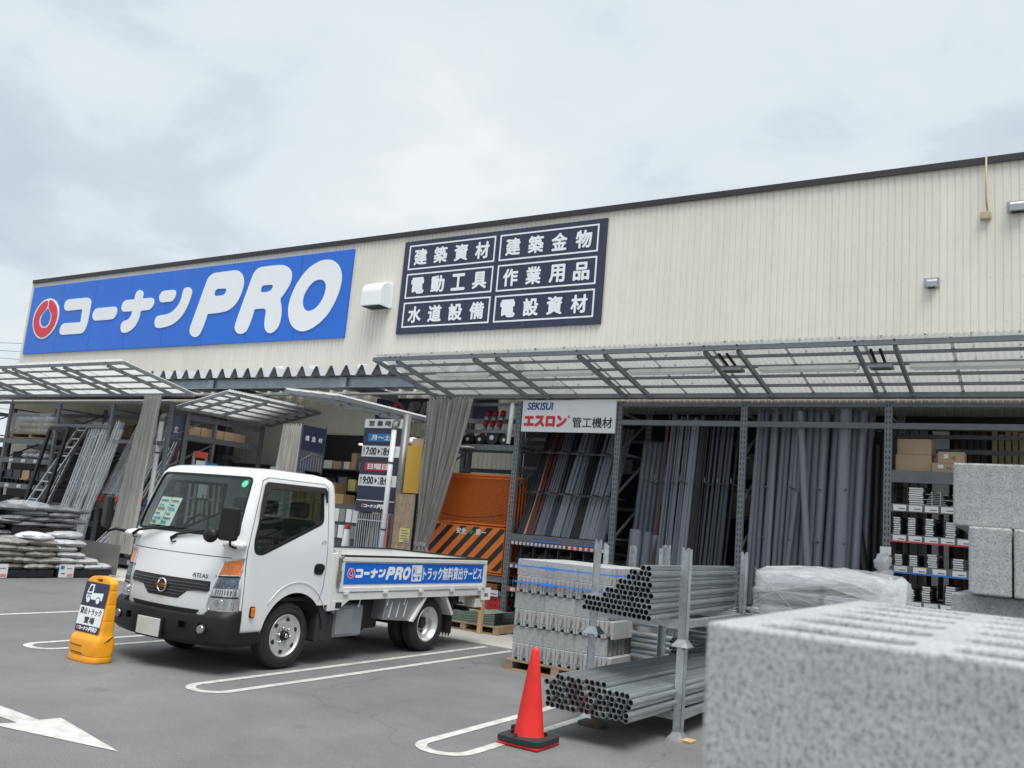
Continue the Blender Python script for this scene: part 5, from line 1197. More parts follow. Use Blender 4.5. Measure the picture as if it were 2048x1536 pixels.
tag(MB().box(-9.46, -9.24, 11.955, 11.962, 1.18, 1.42).build('notice', m_lyel, q))
for k in range(4): MB().box(-9.43, -9.30+0.03*(k % 2), 11.95, 11.954, 1.375-k*0.045, 1.385-k*0.045).build('notice_line', m_seat, q)
MB().box(-9.36, -9.26, 11.95, 11.954, 1.195, 1.215).build('notice_band', m_labblu, q)
tag(MB().box(-9.52, -9.19, 12.0, 12.25, 2.021, 2.84).build('mustard_box', m_ylw, loc=(-9.35, 12.1, 2.02)), 'mustard yellow panel standing on the strand board box', 'panel')
carton(-9.33, 12.15, 2.842, 0.26, 0.22, 0.13, 0.1, 'small box on top of the mustard panel')
tag(lump((-9.62, 12.25, 2.93), 0.13, 0.12, 0.08, 77, n=14).build('packed_goods', m_paper, loc=(-9.6, 12.2, 2.85)), 'white and red packed goods beside the box on the mustard panel', 'goods')
q = thing('goods_stand', 'small display of packed goods visible between the cab and the hours sign', 'display', (-11.3, 12.6, 0))
MB().box(-11.6, -10.9, 12.6, 12.9, 0, 1.75).build('stand', m_seat, q)
for k in range(8):
    MB().box(-11.57+0.16*(k % 4), -11.44+0.16*(k % 4), 12.56, 12.595, 1.42-0.3*(k//4), 1.66-0.3*(k//4)).build('pack', [m_paper, m_greyb, m_white][k % 3], q)
MB().box(-11.63, -11.605, 12.55, 12.9, 0, 1.75).build('red_edge', m_labred, q)
for k, (z, m) in enumerate(((2.28, m_paper), (2.08, m_paper), (1.86, m_labred))):
    q = thing('notice_board', ['prohibition notice, upper, on the porch column', 'prohibition notice, lower, on the porch column', 'red notice under the two prohibition notices'][k], 'notice', (-11.4, 13.0, z))
    MB().box(-11.28, -11.08, 12.95, 12.96, z, z+0.17).build('plate', m_labred, q)
    if k < 2:
        MB().box(-11.265, -11.095, 12.944, 12.949, z+0.015, z+0.155).build('sheet', m_paper, q)
        b = MB(); b.tube([(-11.18+0.055*math.cos(a), 12.941, z+0.085+0.055*math.sin(a)) for a in [i*math.pi/8 for i in range(17)]], 0.007, 5); b.bar((-11.22, 12.941, z+0.05), (-11.14, 12.941, z+0.12), 0.006, 0.012, (0, 1, 0)); b.build('ring', m_black, q)
tag(MB().tube([(-10.95, 12.3, 0.8), (-10.95, 12.3, 1.02), (-10.95, 12.3, 1.3)], 0.05, 14, radii=[0.09, 0.075, 0.05]).build('small_cone', m_white, loc=(-10.95, 12.3, 0.8)), 'tip of a small white cone with red top behind the truck bed', 'cone')
tag(MB().tube([(-10.95, 12.3, 1.302), (-10.95, 12.3, 1.38)], 0.05, 14, radii=[0.052, 0.04]).build('cone_tip', m_cone, loc=(-10.95, 12.3, 1.3)), 'red top of the small white cone behind the truck bed', 'cone tip')

# low goods behind truck tail: green sheets pallet, carton, red crate, wood stick
pallet(-8.15, -6.9, 11.25, 12.0-0.05, 0.012, 'wooden pallet with green sheets behind the truck tail')
for k in range(8):
    b = MB(); n = 24; zz = 0.135+k*0.024
    b.grid(n, 2, lambda i, j: (-8.1+1.1*i/(n-1), 11.3+0.6*j, zz+0.012*math.sin(i*0.9)), True)
    b.grid(n, 2, lambda i, j: (-8.1+1.1*i/(n-1), 11.3, zz+0.012*math.sin(i*0.9)-0.013*j), True)
    tag(b.build('green_sheet', m_green, loc=(-7.5, 11.6, zz)), 'wavy green plastic sheet on the pallet behind the truck, %s from below' % nth(k), 'sheet', 'green sheets on the pallet')
tag(MB().box(-7.18, -7.12, 11.12, 11.18, 0.012, 0.80).build('wood_stake', m_woodn, loc=(-7.15, 11.15, 0)), 'upright wooden stake just behind the truck tail', 'stake')
carton(-7.85, 12.3, 0.23, 0.55, 0.4, 0.24, 0.02, 'brown carton on the low shelf behind the truck tail')
q = thing('red_crate', 'red plastic crate with holes on the low shelf beside the carton', 'crate', (-7.5, 12.1, 0.23))
MB().box(-7.62, -7.33, 12.03, 12.35, 0.225, 0.50).build('crate_body', m_redc, q, bevel=0.01)
for k in range(9):
    x = -7.58+0.08*(k % 3)+0.04; z = 0.28+0.08*(k//3); MB().tube([(x, 12.026, z), (x, 12.029, z)], 0.014, 8).build('hole', m_black, q)
for k in range(4): tag(MB().box(-8.4, -7.5, 12.1, 12.6, 0.60+k*0.02, 0.615+k*0.02).build('flat_wood', m_woodn if k % 2 else m_oran2, loc=(-8, 12.3, 0.6)), 'thin flat wooden piece under the orange barriers, %s from below' % nth(k), 'wood', 'flat pieces under the barriers')
# ================================================================ TRUCK
TCX = -7.34
truck = thing('flatbed_truck', 'white flatbed rental truck with a blue banner on its side board', 'truck', (TCX, 7.9, 0))
LEV = [ # z, yfront, halfwidth, yrear, bow, corner radius
 (0.36, 5.73, 0.815, 7.17, 0.10, 0.16), (0.42, 5.72, 0.835, 7.17, 0.10, 0.16), (0.60, 5.70, 0.84, 7.17, 0.10, 0.16), (0.80, 5.705, 0.84, 7.17, 0.10, 0.17), (1.00, 5.735, 0.84, 7.17, 0.11, 0.17),
 (1.16, 5.765, 0.838, 7.17, 0.09, 0.14), (1.25, 5.80, 0.832, 7.17, 0.07, 0.12), (1.40, 5.84, 0.815, 7.17, 0.06, 0.10), (1.60, 5.90, 0.79, 7.17, 0.06, 0.09), (1.78, 5.955, 0.765, 7.165, 0.06, 0.09),
 (1.86, 5.985, 0.75, 7.155, 0.06, 0.09), (1.91, 6.02, 0.725, 7.13, 0.06, 0.09), (1.945, 6.10, 0.68, 7.07, 0.06, 0.09), (1.965, 6.24, 0.60, 6.98, 0.05, 0.09), (1.972, 6.50, 0.40, 6.85, 0.03, 0.08)]
def outline(z, off=0.0, lev=LEV):
    for i in range(len(lev)-1):
        if lev[i][0] <= z <= lev[i+1][0]+1e-9:
            t = (z-lev[i][0])/(lev[i+1][0]-lev[i][0]); p = [lev[i][k]*(1-t)+lev[i+1][k]*t for k in range(6)]; break
    else: p = lev[-1] if z > lev[-1][0] else lev[0]
    _, yf, w, yr, bow, rc = p; yf -= off; w += off; yr += off
    pts = []; rr_ = 0.06
    # right half from rear centre to front centre (x>=0)
    for k in range(4): pts.append(((w-rr_)*k/4, yr))
    for k in range(4): a = math.pi/2*(1-k/3); pts.append((w-rr_+rr_*math.cos(a), yr-rr_+rr_*math.sin(a)))
    ye = yf+bow+rc
    for k in range(1, 9): pts.append((w, yr-rr_+(ye-(yr-rr_))*k/8))
    for k in range(1, 7):
        a = math.pi/2*k/6; pts.append((w-rc+rc*math.cos(a), ye-rc*math.sin(a)))
    for k in range(1, 8):
        x = (w-rc)*(1-k/7); pts.append((x, yf+bow*(x/(w-rc))**2))
    return pts + [(-x, y) for x, y in pts[-2:0:-1]]
def loft(off=0.0, lev=LEV, zs=None, m=m_cwhite, name='cab_shell', cap=True):
    zs = zs or [l[0] for l in lev]
    zz = [];
    for i in range(len(zs)-1): zz += [zs[i], (zs[i]+zs[i+1])/2]
    zz.append(zs[-1]); b = MB(); rows = [outline(z, off, lev) for z in zz]; n = len(rows[0])
    dz = lambda z, j: z+(off if j == len(zz)-1 else (-off if j == 0 else 0))
    b.grid(n, len(zz), lambda i, j: (TCX+rows[j][i][0], rows[j][i][1], dz(zz[j], j)), True, closeu=True)
    if cap:
        b.f.append(tuple(range(n))[::-1]); b.sm.append(True); k0 = (len(zz)-1)*n; b.f.append(tuple(range(k0, k0+n))); b.sm.append(True)
    o = b.build(name, m, local=True, fix=True); return o
def boolop(o, cutters, op='DIFFERENCE'):
    for c in cutters:
        md = o.modifiers.new('b', 'BOOLEAN'); md.operation = op; md.object = c; md.solver = 'EXACT'
    dg = bpy.context.evaluated_depsgraph_get(); dg.update()
    me = bpy.data.meshes.new_from_object(o.evaluated_get(dg)); old = o.data
    o.modifiers.clear(); mm = [s for s in old.materials]; o.data = me
    me.materials.clear()
    for s in mm: me.materials.append(s)
    for p in me.polygons: p.material_index = 0
    return o
def rm(*os):
    for o in os: bpy.data.objects.remove(o)
def sharpen(o, ang=0.5):
    bm = bmesh.new(); bm.from_mesh(o.data)
    bmesh.ops.dissolve_degenerate(bm, dist=1e-5, edges=bm.edges)
    for f in bm.faces: f.smooth = True
    for e in bm.edges: e.smooth = not (len(e.link_faces) != 2 or e.calc_face_angle(0) > ang)
    bm.to_mesh(o.data); bm.free()
    md = o.modifiers.new('wn', 'WEIGHTED_NORMAL'); md.keep_sharp = True; md.weight = 100
def adopt(o, parent, name):
    o.name = name; off = origin(parent)
    for v in o.data.vertices: v.co = v.co-off
    o.location = (0, 0, 0); o.parent = parent; return o
def roundpoly(p, r, n=4):
    out = []; N_ = len(p)
    for i in range(N_):
        a = Vector(p[i-1]); c = Vector(p[i]); d = Vector(p[(i+1) % N_]); rr_ = r[i] if isinstance(r, (list, tuple)) else r
        u = (a-c); v = (d-c); q = min(rr_, u.length*0.45, v.length*0.45); s = c+u.normalized()*q; e = c+v.normalized()*q
        for k in range(n+1):
            t = k/n; out.append(tuple(s*(1-t)**2+c*2*t*(1-t)+e*t*t))
    return out
def prismX(poly, x0, x1): return MB().prism(poly, (x0, 0, 0), YU, ZU, (x1-x0, 0, 0)).build('cut', m_black, local=True, fix=True)   # poly in (y,z)
def prismY(poly, y0, y1): return MB().prism([(TCX+p[0], p[1]) for p in poly], (0, y0, 0), XU, ZU, (0, y1-y0, 0)).build('cut', m_black, local=True, fix=True)  # poly in (x,z)
side_win = roundpoly([(6.145, 1.79), (6.96, 1.81), (6.97, 1.46), (6.13, 1.115), (6.03, 1.13), (6.01, 1.24)], [0.06, 0.05, 0.06, 0.04, 0.05, 0.05])
wind = roundpoly([(-0.765, 1.265), (0.765, 1.265), (0.685, 1.865), (-0.685, 1.865)], [0.06, 0.06, 0.07, 0.07])
rearw = roundpoly([(-0.58, 1.36), (0.58, 1.36), (0.56, 1.78), (-0.56, 1.78)], 0.06)
def cyl_x(y, z, r, x0, x1, n=48): return MB().tube([(x0, y, z), (x1, y, z)], r, n).build('cut', m_black, local=True, fix=True)
cab = loft(); inner = loft(-0.035); c1 = prismX(side_win, TCX-1.2, TCX+1.2); c1a = prismX(side_win, TCX+0.69, TCX+1.2); c1b = prismX(side_win, TCX-1.2, TCX-0.69); c2 = prismY(wind, 5.2, 6.06); c3 = prismY(rearw, 6.9, 7.4); c4 = cyl_x(6.66, 0.33, 0.425, TCX-1.2, TCX+1.2)
# bevel back the lower front corner for the bumper, and panel gaps
gr = []
c5 = MB().box(TCX-1, TCX+1, 5.3, 5.95, 0.2, 0.50).build('cut', m_black, local=True, fix=True)
c6 = MB().box(TCX-1, TCX+1, 6.66, 7.4, 0.2, 0.62).build('cut', m_black, local=True, fix=True)
boolop(cab, [inner, c1a, c1b, c2, c3, c4, c5, c6]); rm(inner)
shrink = loft(-0.012, name='cut')
rm(c4, c5, c6)
sharpen(cab, 0.6); adopt(cab, truck, 'cab')
def patch(poly_cut, off, thick, m, name, parent=truck, extra=None):
    o = loft(off, m=m, name=name); i_ = loft(off-thick, name='cut')
    boolop(o, [i_]); boolop(o, [poly_cut], 'INTERSECT')
    rm(i_); sharpen(o, 0.6); return adopt(o, parent, name)
patch(c1a, -0.012, 0.004, m_glassd, 'side_window'); patch(c1b, -0.012, 0.004, m_glassd, 'side_window'); patch(c2, -0.008, 0.004, m_glass, 'windscreen')
m_gap = mat('gap_dark', (0.07, 0.07, 0.07), 0.8); patch(c3, -0.012, 0.004, m_glassd, 'rear_window')
rm(c1, c1a, c1b, c2, c3)
def ringpoly(poly, k): # offset ring as list of quads
    c = Vector((sum(p[0] for p in poly)/len(poly), sum(p[1] for p in poly)/len(poly))); n = len(poly); out = []
    for i in range(n):
        a = Vector(poly[i-1]); b_ = Vector(poly[i]); d = Vector(poly[(i+1) % n]); t = (d-a).normalized(); nn = Vector((t.y, -t.x))
        if nn.dot(b_-c) < 0: nn = -nn
        out.append((tuple(b_), tuple(b_-nn*k)))
    return out
def frame_patch(poly, k, axis, rng_, off, thick, m, name):
    outer = poly; innerp = [q[1] for q in ringpoly(poly, k)]
    f = prismX if axis == 'x' else prismY
    a = f(outer, *rng_); b_ = f(innerp, rng_[0]-0.1, rng_[1]+0.1); boolop(a, [b_]); rm(b_)
    o = patch(a, off, thick, m, name); rm(a); return o
for rg_ in ((TCX+0.69, TCX+1.2), (TCX-1.2, TCX-0.69)): frame_patch([q for q in side_win], 0.028, 'x', rg_, 0.002, 0.02, m_blackp, 'window_seal')
frame_patch([q for q in wind], 0.022, 'y', (5.2, 6.06), 0.002, 0.02, m_blackp, 'windscreen_seal')
door = [(5.965, 0.42), (5.955, 0.9), (5.95, 1.16), (5.975, 1.32), (6.04, 1.60), (6.10, 1.84), (6.18, 1.872), (6.98, 1.872), (7.03, 1.83), (7.04, 1.0), (7.03, 0.80), (6.98, 0.66), (6.6, 0.76), (6.25, 0.60), (6.2, 0.42)]
for rg_ in ((TCX+0.66, TCX+1.2), (TCX-1.2, TCX-0.66)):
    n_ = len(door); strips = []
    for i in range(11):
        p0, p1 = Vector(door[i]), Vector(door[i+1]); d_ = (p1-p0).normalized()*0.0035; nn_ = Vector((-d_.y, d_.x))
        a = prismX([tuple(p0-d_+nn_), tuple(p0-d_-nn_), tuple(p1+d_-nn_), tuple(p1+d_+nn_)], *rg_); patch(a, 0.0010+0.0002*(i % 2), 0.006, m_gap, 'door_gap'); rm(a)
a = MB().box(TCX-0.73, TCX+0.73, 5.4, 5.95, 1.075, 1.082).build('cut', m_black, local=True, fix=True); patch(a, 0.0010, 0.006, m_gap, 'hood_gap'); rm(a)
# side visor
for sx in (1, -1):
    vis = [(6.055, 1.46), (6.085, 1.46), (6.16, 1.74), (6.20, 1.765), (6.93, 1.775), (6.975, 1.755), (6.985, 1.68), (7.0, 1.68), (7.0, 1.80), (6.97, 1.835), (6.15, 1.83), (6.115, 1.80), (6.07, 1.60)]
    a = prismX(vis, *sorted((TCX+sx*0.6, TCX+sx*1.2))); v_ = patch(a, 0.022, 0.012, mat('visor_brown', (0.035, 0.028, 0.028), 0.2, coat=0.4), 'door_visor'); rm(a)
# grille, slots, lamps
gp = roundpoly([(-0.57, 0.845), (0.57, 0.845), (0.58, 0.755), (0.33, 0.735), (0.22, 0.655), (-0.22, 0.655), (-0.33, 0.735), (-0.58, 0.755)], 0.012, 2)
a = prismY(gp, 5.3, 5.9); patch(a, 0.004, 0.02, m_black, 'grille'); rm(a)
for z in (0.69, 0.72, 0.75, 0.78, 0.81):
    w = 0.56 if z > 0.745 else (0.30 if z > 0.71 else 0.25)
    a = MB().box(TCX-w, TCX+w, 5.3, 5.9, z-0.004, z+0.004).build('cut', m_black, local=True, fix=True); patch(a, 0.010, 0.02, mat('grille_bar', (0.10, 0.10, 0.11), 0.3, metal=0.5), 'grille_bar'); rm(a)
a = prismY(roundpoly([(-0.50, 0.575), (0.50, 0.575), (0.46, 0.535), (-0.46, 0.535)], 0.01, 2), 5.3, 5.9); patch(a, 0.003, 0.02, m_black, 'lower_slot'); rm(a)
for sx in (1, -1):
    def P_(l): 
        l = [(sx*x, z) for x, z in l]
        return l if sx == 1 else l[::-1]
    hl = P_([(0.655, 1.055), (0.90, 1.10), (0.90, 0.585), (0.60, 0.575), (0.575, 0.62), (0.615, 0.86)])
    a = prismY(roundpoly(hl, 0.02, 2), 5.3, 5.93); o = patch(a, 0.003, 0.02, m_refl, 'headlight'); rm(a)
    a = prismY([(x, z) for x, z in P_([(0.667, 1.04), (0.89, 1.075), (0.89, 0.935), (0.642, 0.915)])], 5.3, 5.915); patch(a, 0.007, 0.008, m_amber, 'turn_signal'); rm(a)
    a = prismY([(x, z) for x, z in P_([(0.645, 0.905), (0.885, 0.925), (0.885, 0.80), (0.622, 0.785)])], 5.3, 5.90); patch(a, 0.0045, 0.006, mat('painted_reflection', (0.10, 0.13, 0.15), 0.1, metal=0.4, var=0.6, scale=26), 'lens_reflection'); rm(a)  # dark bluish reflection of the lamp glass, painted as a patch
    for q_ in range(9):
        xx_ = 0.645+q_*0.024; a = prismY(P_([(xx_, 0.735), (xx_+0.008, 0.735), (xx_+0.008, 0.78), (xx_, 0.78)]), 5.3, 5.90); patch(a, 0.0055, 0.005, m_seat, 'lens_flute'); rm(a)
    for zz in (0.905, 0.715):
        a = prismY(P_([(0.61, zz), (0.89, zz+0.01), (0.89, zz-0.004), (0.61, zz-0.014)]), 5.3, 5.91); patch(a, 0.006, 0.006, m_blackp, 'lamp_divider'); rm(a)
    a = frame_patch(roundpoly(hl, 0.02, 2), 0.014, 'y', (5.3, 5.935), 0.008, 0.012, m_chrome, 'headlight_bezel')
    # projector bowl
    a = prismY([(sx*0.685+0.062*math.cos(q), 0.655+0.05*math.sin(q)) for q in [i*math.pi/10*1 for i in range(20)]], 5.3, 5.9); patch(a, 0.0075, 0.006, m_chrome, 'lamp_bowl'); rm(a)
    a = prismY([(sx*0.685+0.040*math.cos(q), 0.655+0.032*math.sin(q)) for q in [i*math.pi/10*1 for i in range(20)]], 5.3, 5.9); patch(a, 0.0095, 0.006, m_refl, 'lamp_bulb_glass'); rm(a)
rm(shrink)
# black bumper
BL = [(0.26, 5.68, 0.80, 6.24, 0.12, 0.12), (0.30, 5.64, 0.845, 6.24, 0.12, 0.14), (0.40, 5.62, 0.855, 6.24, 0.12, 0.15), (0.52, 5.625, 0.855, 6.24, 0.12, 0.15), (0.565, 5.65, 0.853, 6.24, 0.12, 0.15), (0.60, 5.70, 0.850, 6.24, 0.12, 0.15)]
bu = loft(0, lev=BL, m=m_blackp, name='bumper')
ci = loft(-0.07, lev=BL, zs=[0.26, 0.30, 0.40, 0.52, 0.565, 0.60], name='cut')
cw = cyl_x(6.66, 0.33, 0.44, TCX-1.2, TCX+1.2)
top = prismY([(-0.60, 0.55), (-0.56, 0.535), (0.56, 0.535), (0.60, 0.55), (0.63, 0.7), (-0.63, 0.7)], 5.3, 6.3)
rearc = MB().box(TCX-1, TCX+1, 6.10, 6.4, 0.2, 0.7).build('cut', m_black, local=True, fix=True)
side_top = MB().box(TCX-1, TCX+1, 5.96, 6.5, 0.395, 0.9).build('cut', m_black, local=True, fix=True)
cuts = [cw, top, side_top]
for sx in (1, -1): cuts.append(MB().tube([(TCX+sx*0.62, 5.4, 0.415), (TCX+sx*0.62, 5.715, 0.415)], 0.062, 24).build('cut', m_black, local=True, fix=True))
for sx in (1, -1): cuts.append(MB().box(TCX+sx*0.40-0.05, TCX+sx*0.40+0.05, 5.4, 5.70, 0.40, 0.465).build('cut', m_black, local=True, fix=True))
boolop(bu, cuts); rm(*cuts, ci, rearc); sharpen(bu, 0.6); adopt(bu, truck, 'bumper')
for sx in (1, -1):
    b = MB(); b.tube([(TCX+sx*0.62, 5.712, 0.415), (TCX+sx*0.62, 5.68, 0.415)], 0.05, 20, radii=[0.045, 0.036]); b.build('fog_lamp', mat('fog_glass', (0.35, 0.36, 0.37), 0.15, metal=0.8), truck)
# licence plate (plain, unreadable in the photo)
q = MB().box(TCX-0.165, TCX+0.165, 5.590, 5.603, 0.29, 0.455).build('number_plate', mat('plate_pale', (0.55, 0.56, 0.53), 0.5), truck, bevel=0.004)
MB().box(TCX-0.18, TCX+0.18, 5.604, 5.625, 0.275, 0.47).build('plate_holder', m_blackp, truck)
# emblem and lettering
b = MB(); ec = (TCX, 5.684, 0.755)
b.tube([(ec[0]+0.062*math.cos(a), ec[1], ec[2]+0.062*math.sin(a)) for a in [i*math.pi/16 for i in range(33)]], 0.008, 8, cap=False); em = b.build('badge_ring', m_chrome, truck)
MB().box(ec[0]-0.078, ec[0]+0.078, 5.674, 5.686, 0.741, 0.769).build('badge_bar', m_chrome, em)
text('NISSAN', (ec[0]-0.066, 0.747, ec[0]+0.066, 0.763), m_black, truck, (0, 5.673, 0), XU, ZU, bold=0.02, name='badge_lettering', thick=0.001)
text('ATLAS', (TCX+0.36, 0.872, TCX+0.585, 0.912), mat('letter_grey', (0.16, 0.16, 0.17), 0.35, metal=0.5), truck, (0, 5.735, 0), XU, ZU, bold=0.03, name='model_lettering', thick=0.004, shear=0.15)
# wipers
for (x0, x1, z1) in ((-0.50, -0.10, 1.33), (0.10, 0.50, 1.35)):
    b = MB(); b.tube([(TCX+x0-0.18, 5.775, 1.20), (TCX+x0-0.10, 5.775, 1.245), (TCX+x1, 5.805, z1-0.01)], 0.012, 6, radii=[0.018, 0.014, 0.007]); b.build('wiper', m_blackp, truck)
    b = MB(); b.tube([(TCX+x0-0.05, 5.785, 1.27), (TCX+x1+0.15, 5.815, z1-0.015)], 0.006, 5); b.build('wiper_blade', m_blackp, truck)
    b = MB(); b.tube([(TCX+x0-0.17, 5.765, 1.19), (TCX+x0-0.13, 5.755, 1.165), (TCX+x0-0.09, 5.765, 1.18)], 0.006, 5); b.build('washer_nozzle', m_blackp, truck)
# mirrors
def rbox(c, s, r=0.03, rot=0.0, name='m', m=m_blackp, parent=truck):
    b = MB(); b.box(-s[0]/2, s[0]/2, -s[1]/2, s[1]/2, -s[2]/2, s[2]/2); o = b.build(name, m, parent, local=True, bevel=r)
    o.location = Vector(c)-origin(parent); o.rotation_euler = (0, 0, rot)
    for p in o.data.polygons: p.use_smooth = True
    sharpen(o, 0.7); return o
rbox((TCX+0.86, 5.66, 1.40), (0.20, 0.07, 0.31), 0.032, 0.25, 'side_mirror')
b = MB(); b.tube([(TCX+0.80, 5.86, 1.20), (TCX+0.84, 5.78, 1.18), (TCX+0.86, 5.70, 1.20), (TCX+0.86, 5.69, 1.27)], 0.012, 8); b.build('mirror_arm', m_blackp, truck)
b = MB(); b.grid(20, 10, lambda i, j: (TCX+0.695+0.085*math.cos(math.pi*j/9-math.pi/2)*math.cos(i*math.pi*2/19), 5.60+0.055*math.sin(math.pi*j/9-math.pi/2), 1.285+0.072*math.cos(math.pi*j/9-math.pi/2)*math.sin(i*math.pi*2/19)), True); b.build('round_mirror', m_blackp, truck)
b = MB(); b.tube([(TCX+0.72, 5.61, 1.30), (TCX+0.80, 5.64, 1.31)], 0.014, 6); b.build('mirror_joint', m_blackp, truck)
rbox((TCX-0.93, 5.62, 1.40), (0.20, 0.07, 0.33), 0.032, -0.35, 'side_mirror')
b = MB(); b.tube([(TCX-0.80, 5.80, 1.21), (TCX-0.90, 5.72, 1.23), (TCX-0.94, 5.66, 1.20), (TCX-0.93, 5.65, 1.26)], 0.016, 8); b.build('mirror_arm', m_blackp, truck)
for sx in (1, -1):
    # cowl corner bulge carrying the mirror
    b = MB(); c = (TCX+sx*0.745, 5.86, 1.20)
    b.grid(14, 8, lambda i, j: (c[0]+0.12*math.cos(math.pi*j/7-math.pi/2)*math.cos(i*2*math.pi/13), c[1]+0.12*math.cos(math.pi*j/7-math.pi/2)*math.sin(i*2*math.pi/13), c[2]+0.05*math.sin(math.pi*j/7-math.pi/2)), True); b.build('mirror_base', m_cwhite, truck)
# door handle + marker lamp + door mark + recycling sticker
hw = 0.843
b = MB(); b.prism(roundpoly([(6.86, 0.94), (7.0, 0.93), (7.01, 1.045), (6.87, 1.05)], 0.05, 4), (TCX+hw-0.01, 0, 0), YU, ZU, (0.014, 0, 0)); b.build('handle_recess', m_black, truck)
b = MB(); b.prism(roundpoly([(6.875, 0.985), (7.005, 0.975), (7.005, 1.035), (6.88, 1.04)], 0.02, 3), (TCX+hw+0.0045, 0, 0), YU, ZU, (0.012, 0, 0)); b.build('door_handle', m_blackp, truck, bevel=0.003)
b = MB(); b.prism(roundpoly([(6.06, 0.53), (6.12, 0.53), (6.12, 0.635), (6.06, 0.635)], 0.02, 4), (TCX+hw-0.005, 0, 0), YU, ZU, (0.014, 0, 0)); b.build('marker_base', m_blackp, truck)
b = MB(); b.prism(roundpoly([(6.068, 0.54), (6.112, 0.54), (6.112, 0.625), (6.068, 0.625)], 0.015, 4), (TCX+hw+0.0095, 0, 0), YU, ZU, (0.014, 0, 0)); b.build('marker_lamp', m_amber, truck, bevel=0.003)
b = MB(); b.tube([(TCX+hw-0.002, 6.97+0.03*math.cos(a), 1.255+0.03*math.sin(a)) for a in [i*math.pi/8 for i in range(9)]], 0.004, 5); b.build('door_mark', m_greyb, truck)
# arch rim
for sx in (1, -1):
    b = MB(); A = [math.radians(d) for d in range(6, 175, 8)]
    b.grid(len(A), 2, lambda i, j: (TCX+sx*(0.838 if j == 0 else 0.55), 6.66+0.424*math.cos(A[i]), 0.33+0.424*math.sin(A[i])), True); b.f.append(tuple(range(len(A), 2*len(A)))); b.sm.append(False); b.build('wheel_housing', m_chas, truck)
    b = MB(); b.box(TCX+sx*0.60 if sx > 0 else TCX-0.82, TCX+0.82 if sx > 0 else TCX-0.60, 7.02, 7.18, 0.24, 0.70); b.build('mud_guard', m_chas, truck, bevel=0.02)
b = MB(); b.tube([(TCX+0.846, 6.66+0.47*math.cos(a), 0.36+0.50*math.sin(a)) for a in [math.radians(d) for d in range(25, 150, 6)]], 0.0035, 6); b.build('arch_crease', m_cwhite, truck)
# sill step (black) at door bottom
b = MB(); b.prism([(5.97, 0.285), (6.26, 0.285), (6.25, 0.38), (5.97, 0.38)], (TCX+0.70, 0, 0), YU, ZU, (0.14, 0, 0)); b.build('step', m_blackp, truck, bevel=0.008)
# interior
MB().box(TCX-0.72, TCX+0.72, 5.95, 6.25, 1.02, 1.20).build('dashboard', m_dash, truck, bevel=0.04)
MB().box(TCX-0.75, TCX+0.75, 5.88, 7.1, 0.66, 0.70).build('cab_floor', m_chas, truck)
for x in (-0.45, -0.02, 0.45):
    MB().box(TCX+x-0.21, TCX+x+0.21, 6.45, 6.95, 0.78, 0.98).build('seat', m_seat, truck, bevel=0.04)
    MB().box(TCX+x-0.21, TCX+x+0.21, 6.88, 7.02, 0.95, 1.48).build('seat_back', m_seat, truck, bevel=0.04)
    MB().box(TCX+x-0.11, TCX+x+0.11, 6.90, 7.0, 1.50, 1.66).build('headrest', m_seat, truck, bevel=0.03)
for x, n_ in ((-0.45, 1),):
    b = MB(); cc = Vector((TCX+x, 6.33, 1.27)); U = Vector((1, 0, 0)); V_ = Vector((0, 0.45, 0.9)).normalized()
    b.tube([cc+U*0.19*math.cos(a)+V_*0.19*math.sin(a) for a in [i*math.pi/12 for i in range(25)]], 0.014, 7, cap=False); b.bar(cc-U*0.18, cc+U*0.18, 0.05, 0.02); b.build('steering_wheel', m_blackp, truck)
# papers behind windscreen
for k, (x0, x1, z0, z1) in enumerate(((-0.60, -0.44, 1.31, 1.60), (-0.43, -0.28, 1.31, 1.60))):
    p = MB().prism([(x0, z0), (x1, z0), (x1+0.03, z1), (x0+0.03, z1)], (TCX, 5.885, 0), XU, (0, 0.30, 1), (0, 0.003, 0)).build('windscreen_notice', m_paperg, truck)
    # move to lean along the glass
    for v in p.data.vertices: v.co.y -= 0.30*1.30
    for j in range(6):
        l_ = MB().box(TCX+x0+0.02, TCX+x1-(0.03 if j % 2 else 0.07), 5.870, 5.872, 0, 0.016+0.012*(j % 3 == 0)).build('notice_print', [mat('print_red', (0.45, 0.18, 0.15), 0.6), mat('print_blue', (0.25, 0.45, 0.62), 0.6), m_greyb][(j+k) % 3], p)
        zz = z0+0.02+j*0.045; l_.location = Vector((0.02*j/3, 0.30*(zz-1.30)+0.008, zz))
a = prismY([(0.60+0.035*math.cos(q), 1.79+0.035*math.sin(q)) for q in [i*math.pi/8 for i in range(16)]], 5.3, 6.3); patch(a, -0.004, 0.003, mat('sticker_green', (0.10, 0.60, 0.36), 0.5), 'round_sticker'); rm(a)
# pillar slab seen above roof: exhaust / pole
# chassis
for x in (-0.36, 0.36): MB().box(TCX+x-0.03, TCX+x+0.03, 5.95, 10.15, 0.42, 0.56).build('chassis_rail', m_chas, truck)
MB().box(TCX-0.55, TCX+0.55, 6.2, 7.3, 0.28, 0.60).build('engine_block', m_chas, truck, bevel=0.03)
MB().box(TCX+0.42, TCX+0.78, 7.28, 7.80, 0.26, 0.60).build('tank', mat('tank_grey', (0.30, 0.33, 0.36), 0.4, metal=0.4), truck, bevel=0.03)
MB().box(TCX+0.781, TCX+0.80, 7.33, 7.60, 0.30, 0.56).build('tank_panel', m_hood, truck)
MB().box(TCX+0.60, TCX+0.80, 7.18, 7.30, 0.24, 0.52).build('battery_box', m_chas, truck, bevel=0.01)
MB().box(TCX+0.45, TCX+0.62, 7.85, 8.25, 0.30, 0.62).build('air_tank', m_chas, truck, bevel=0.03)
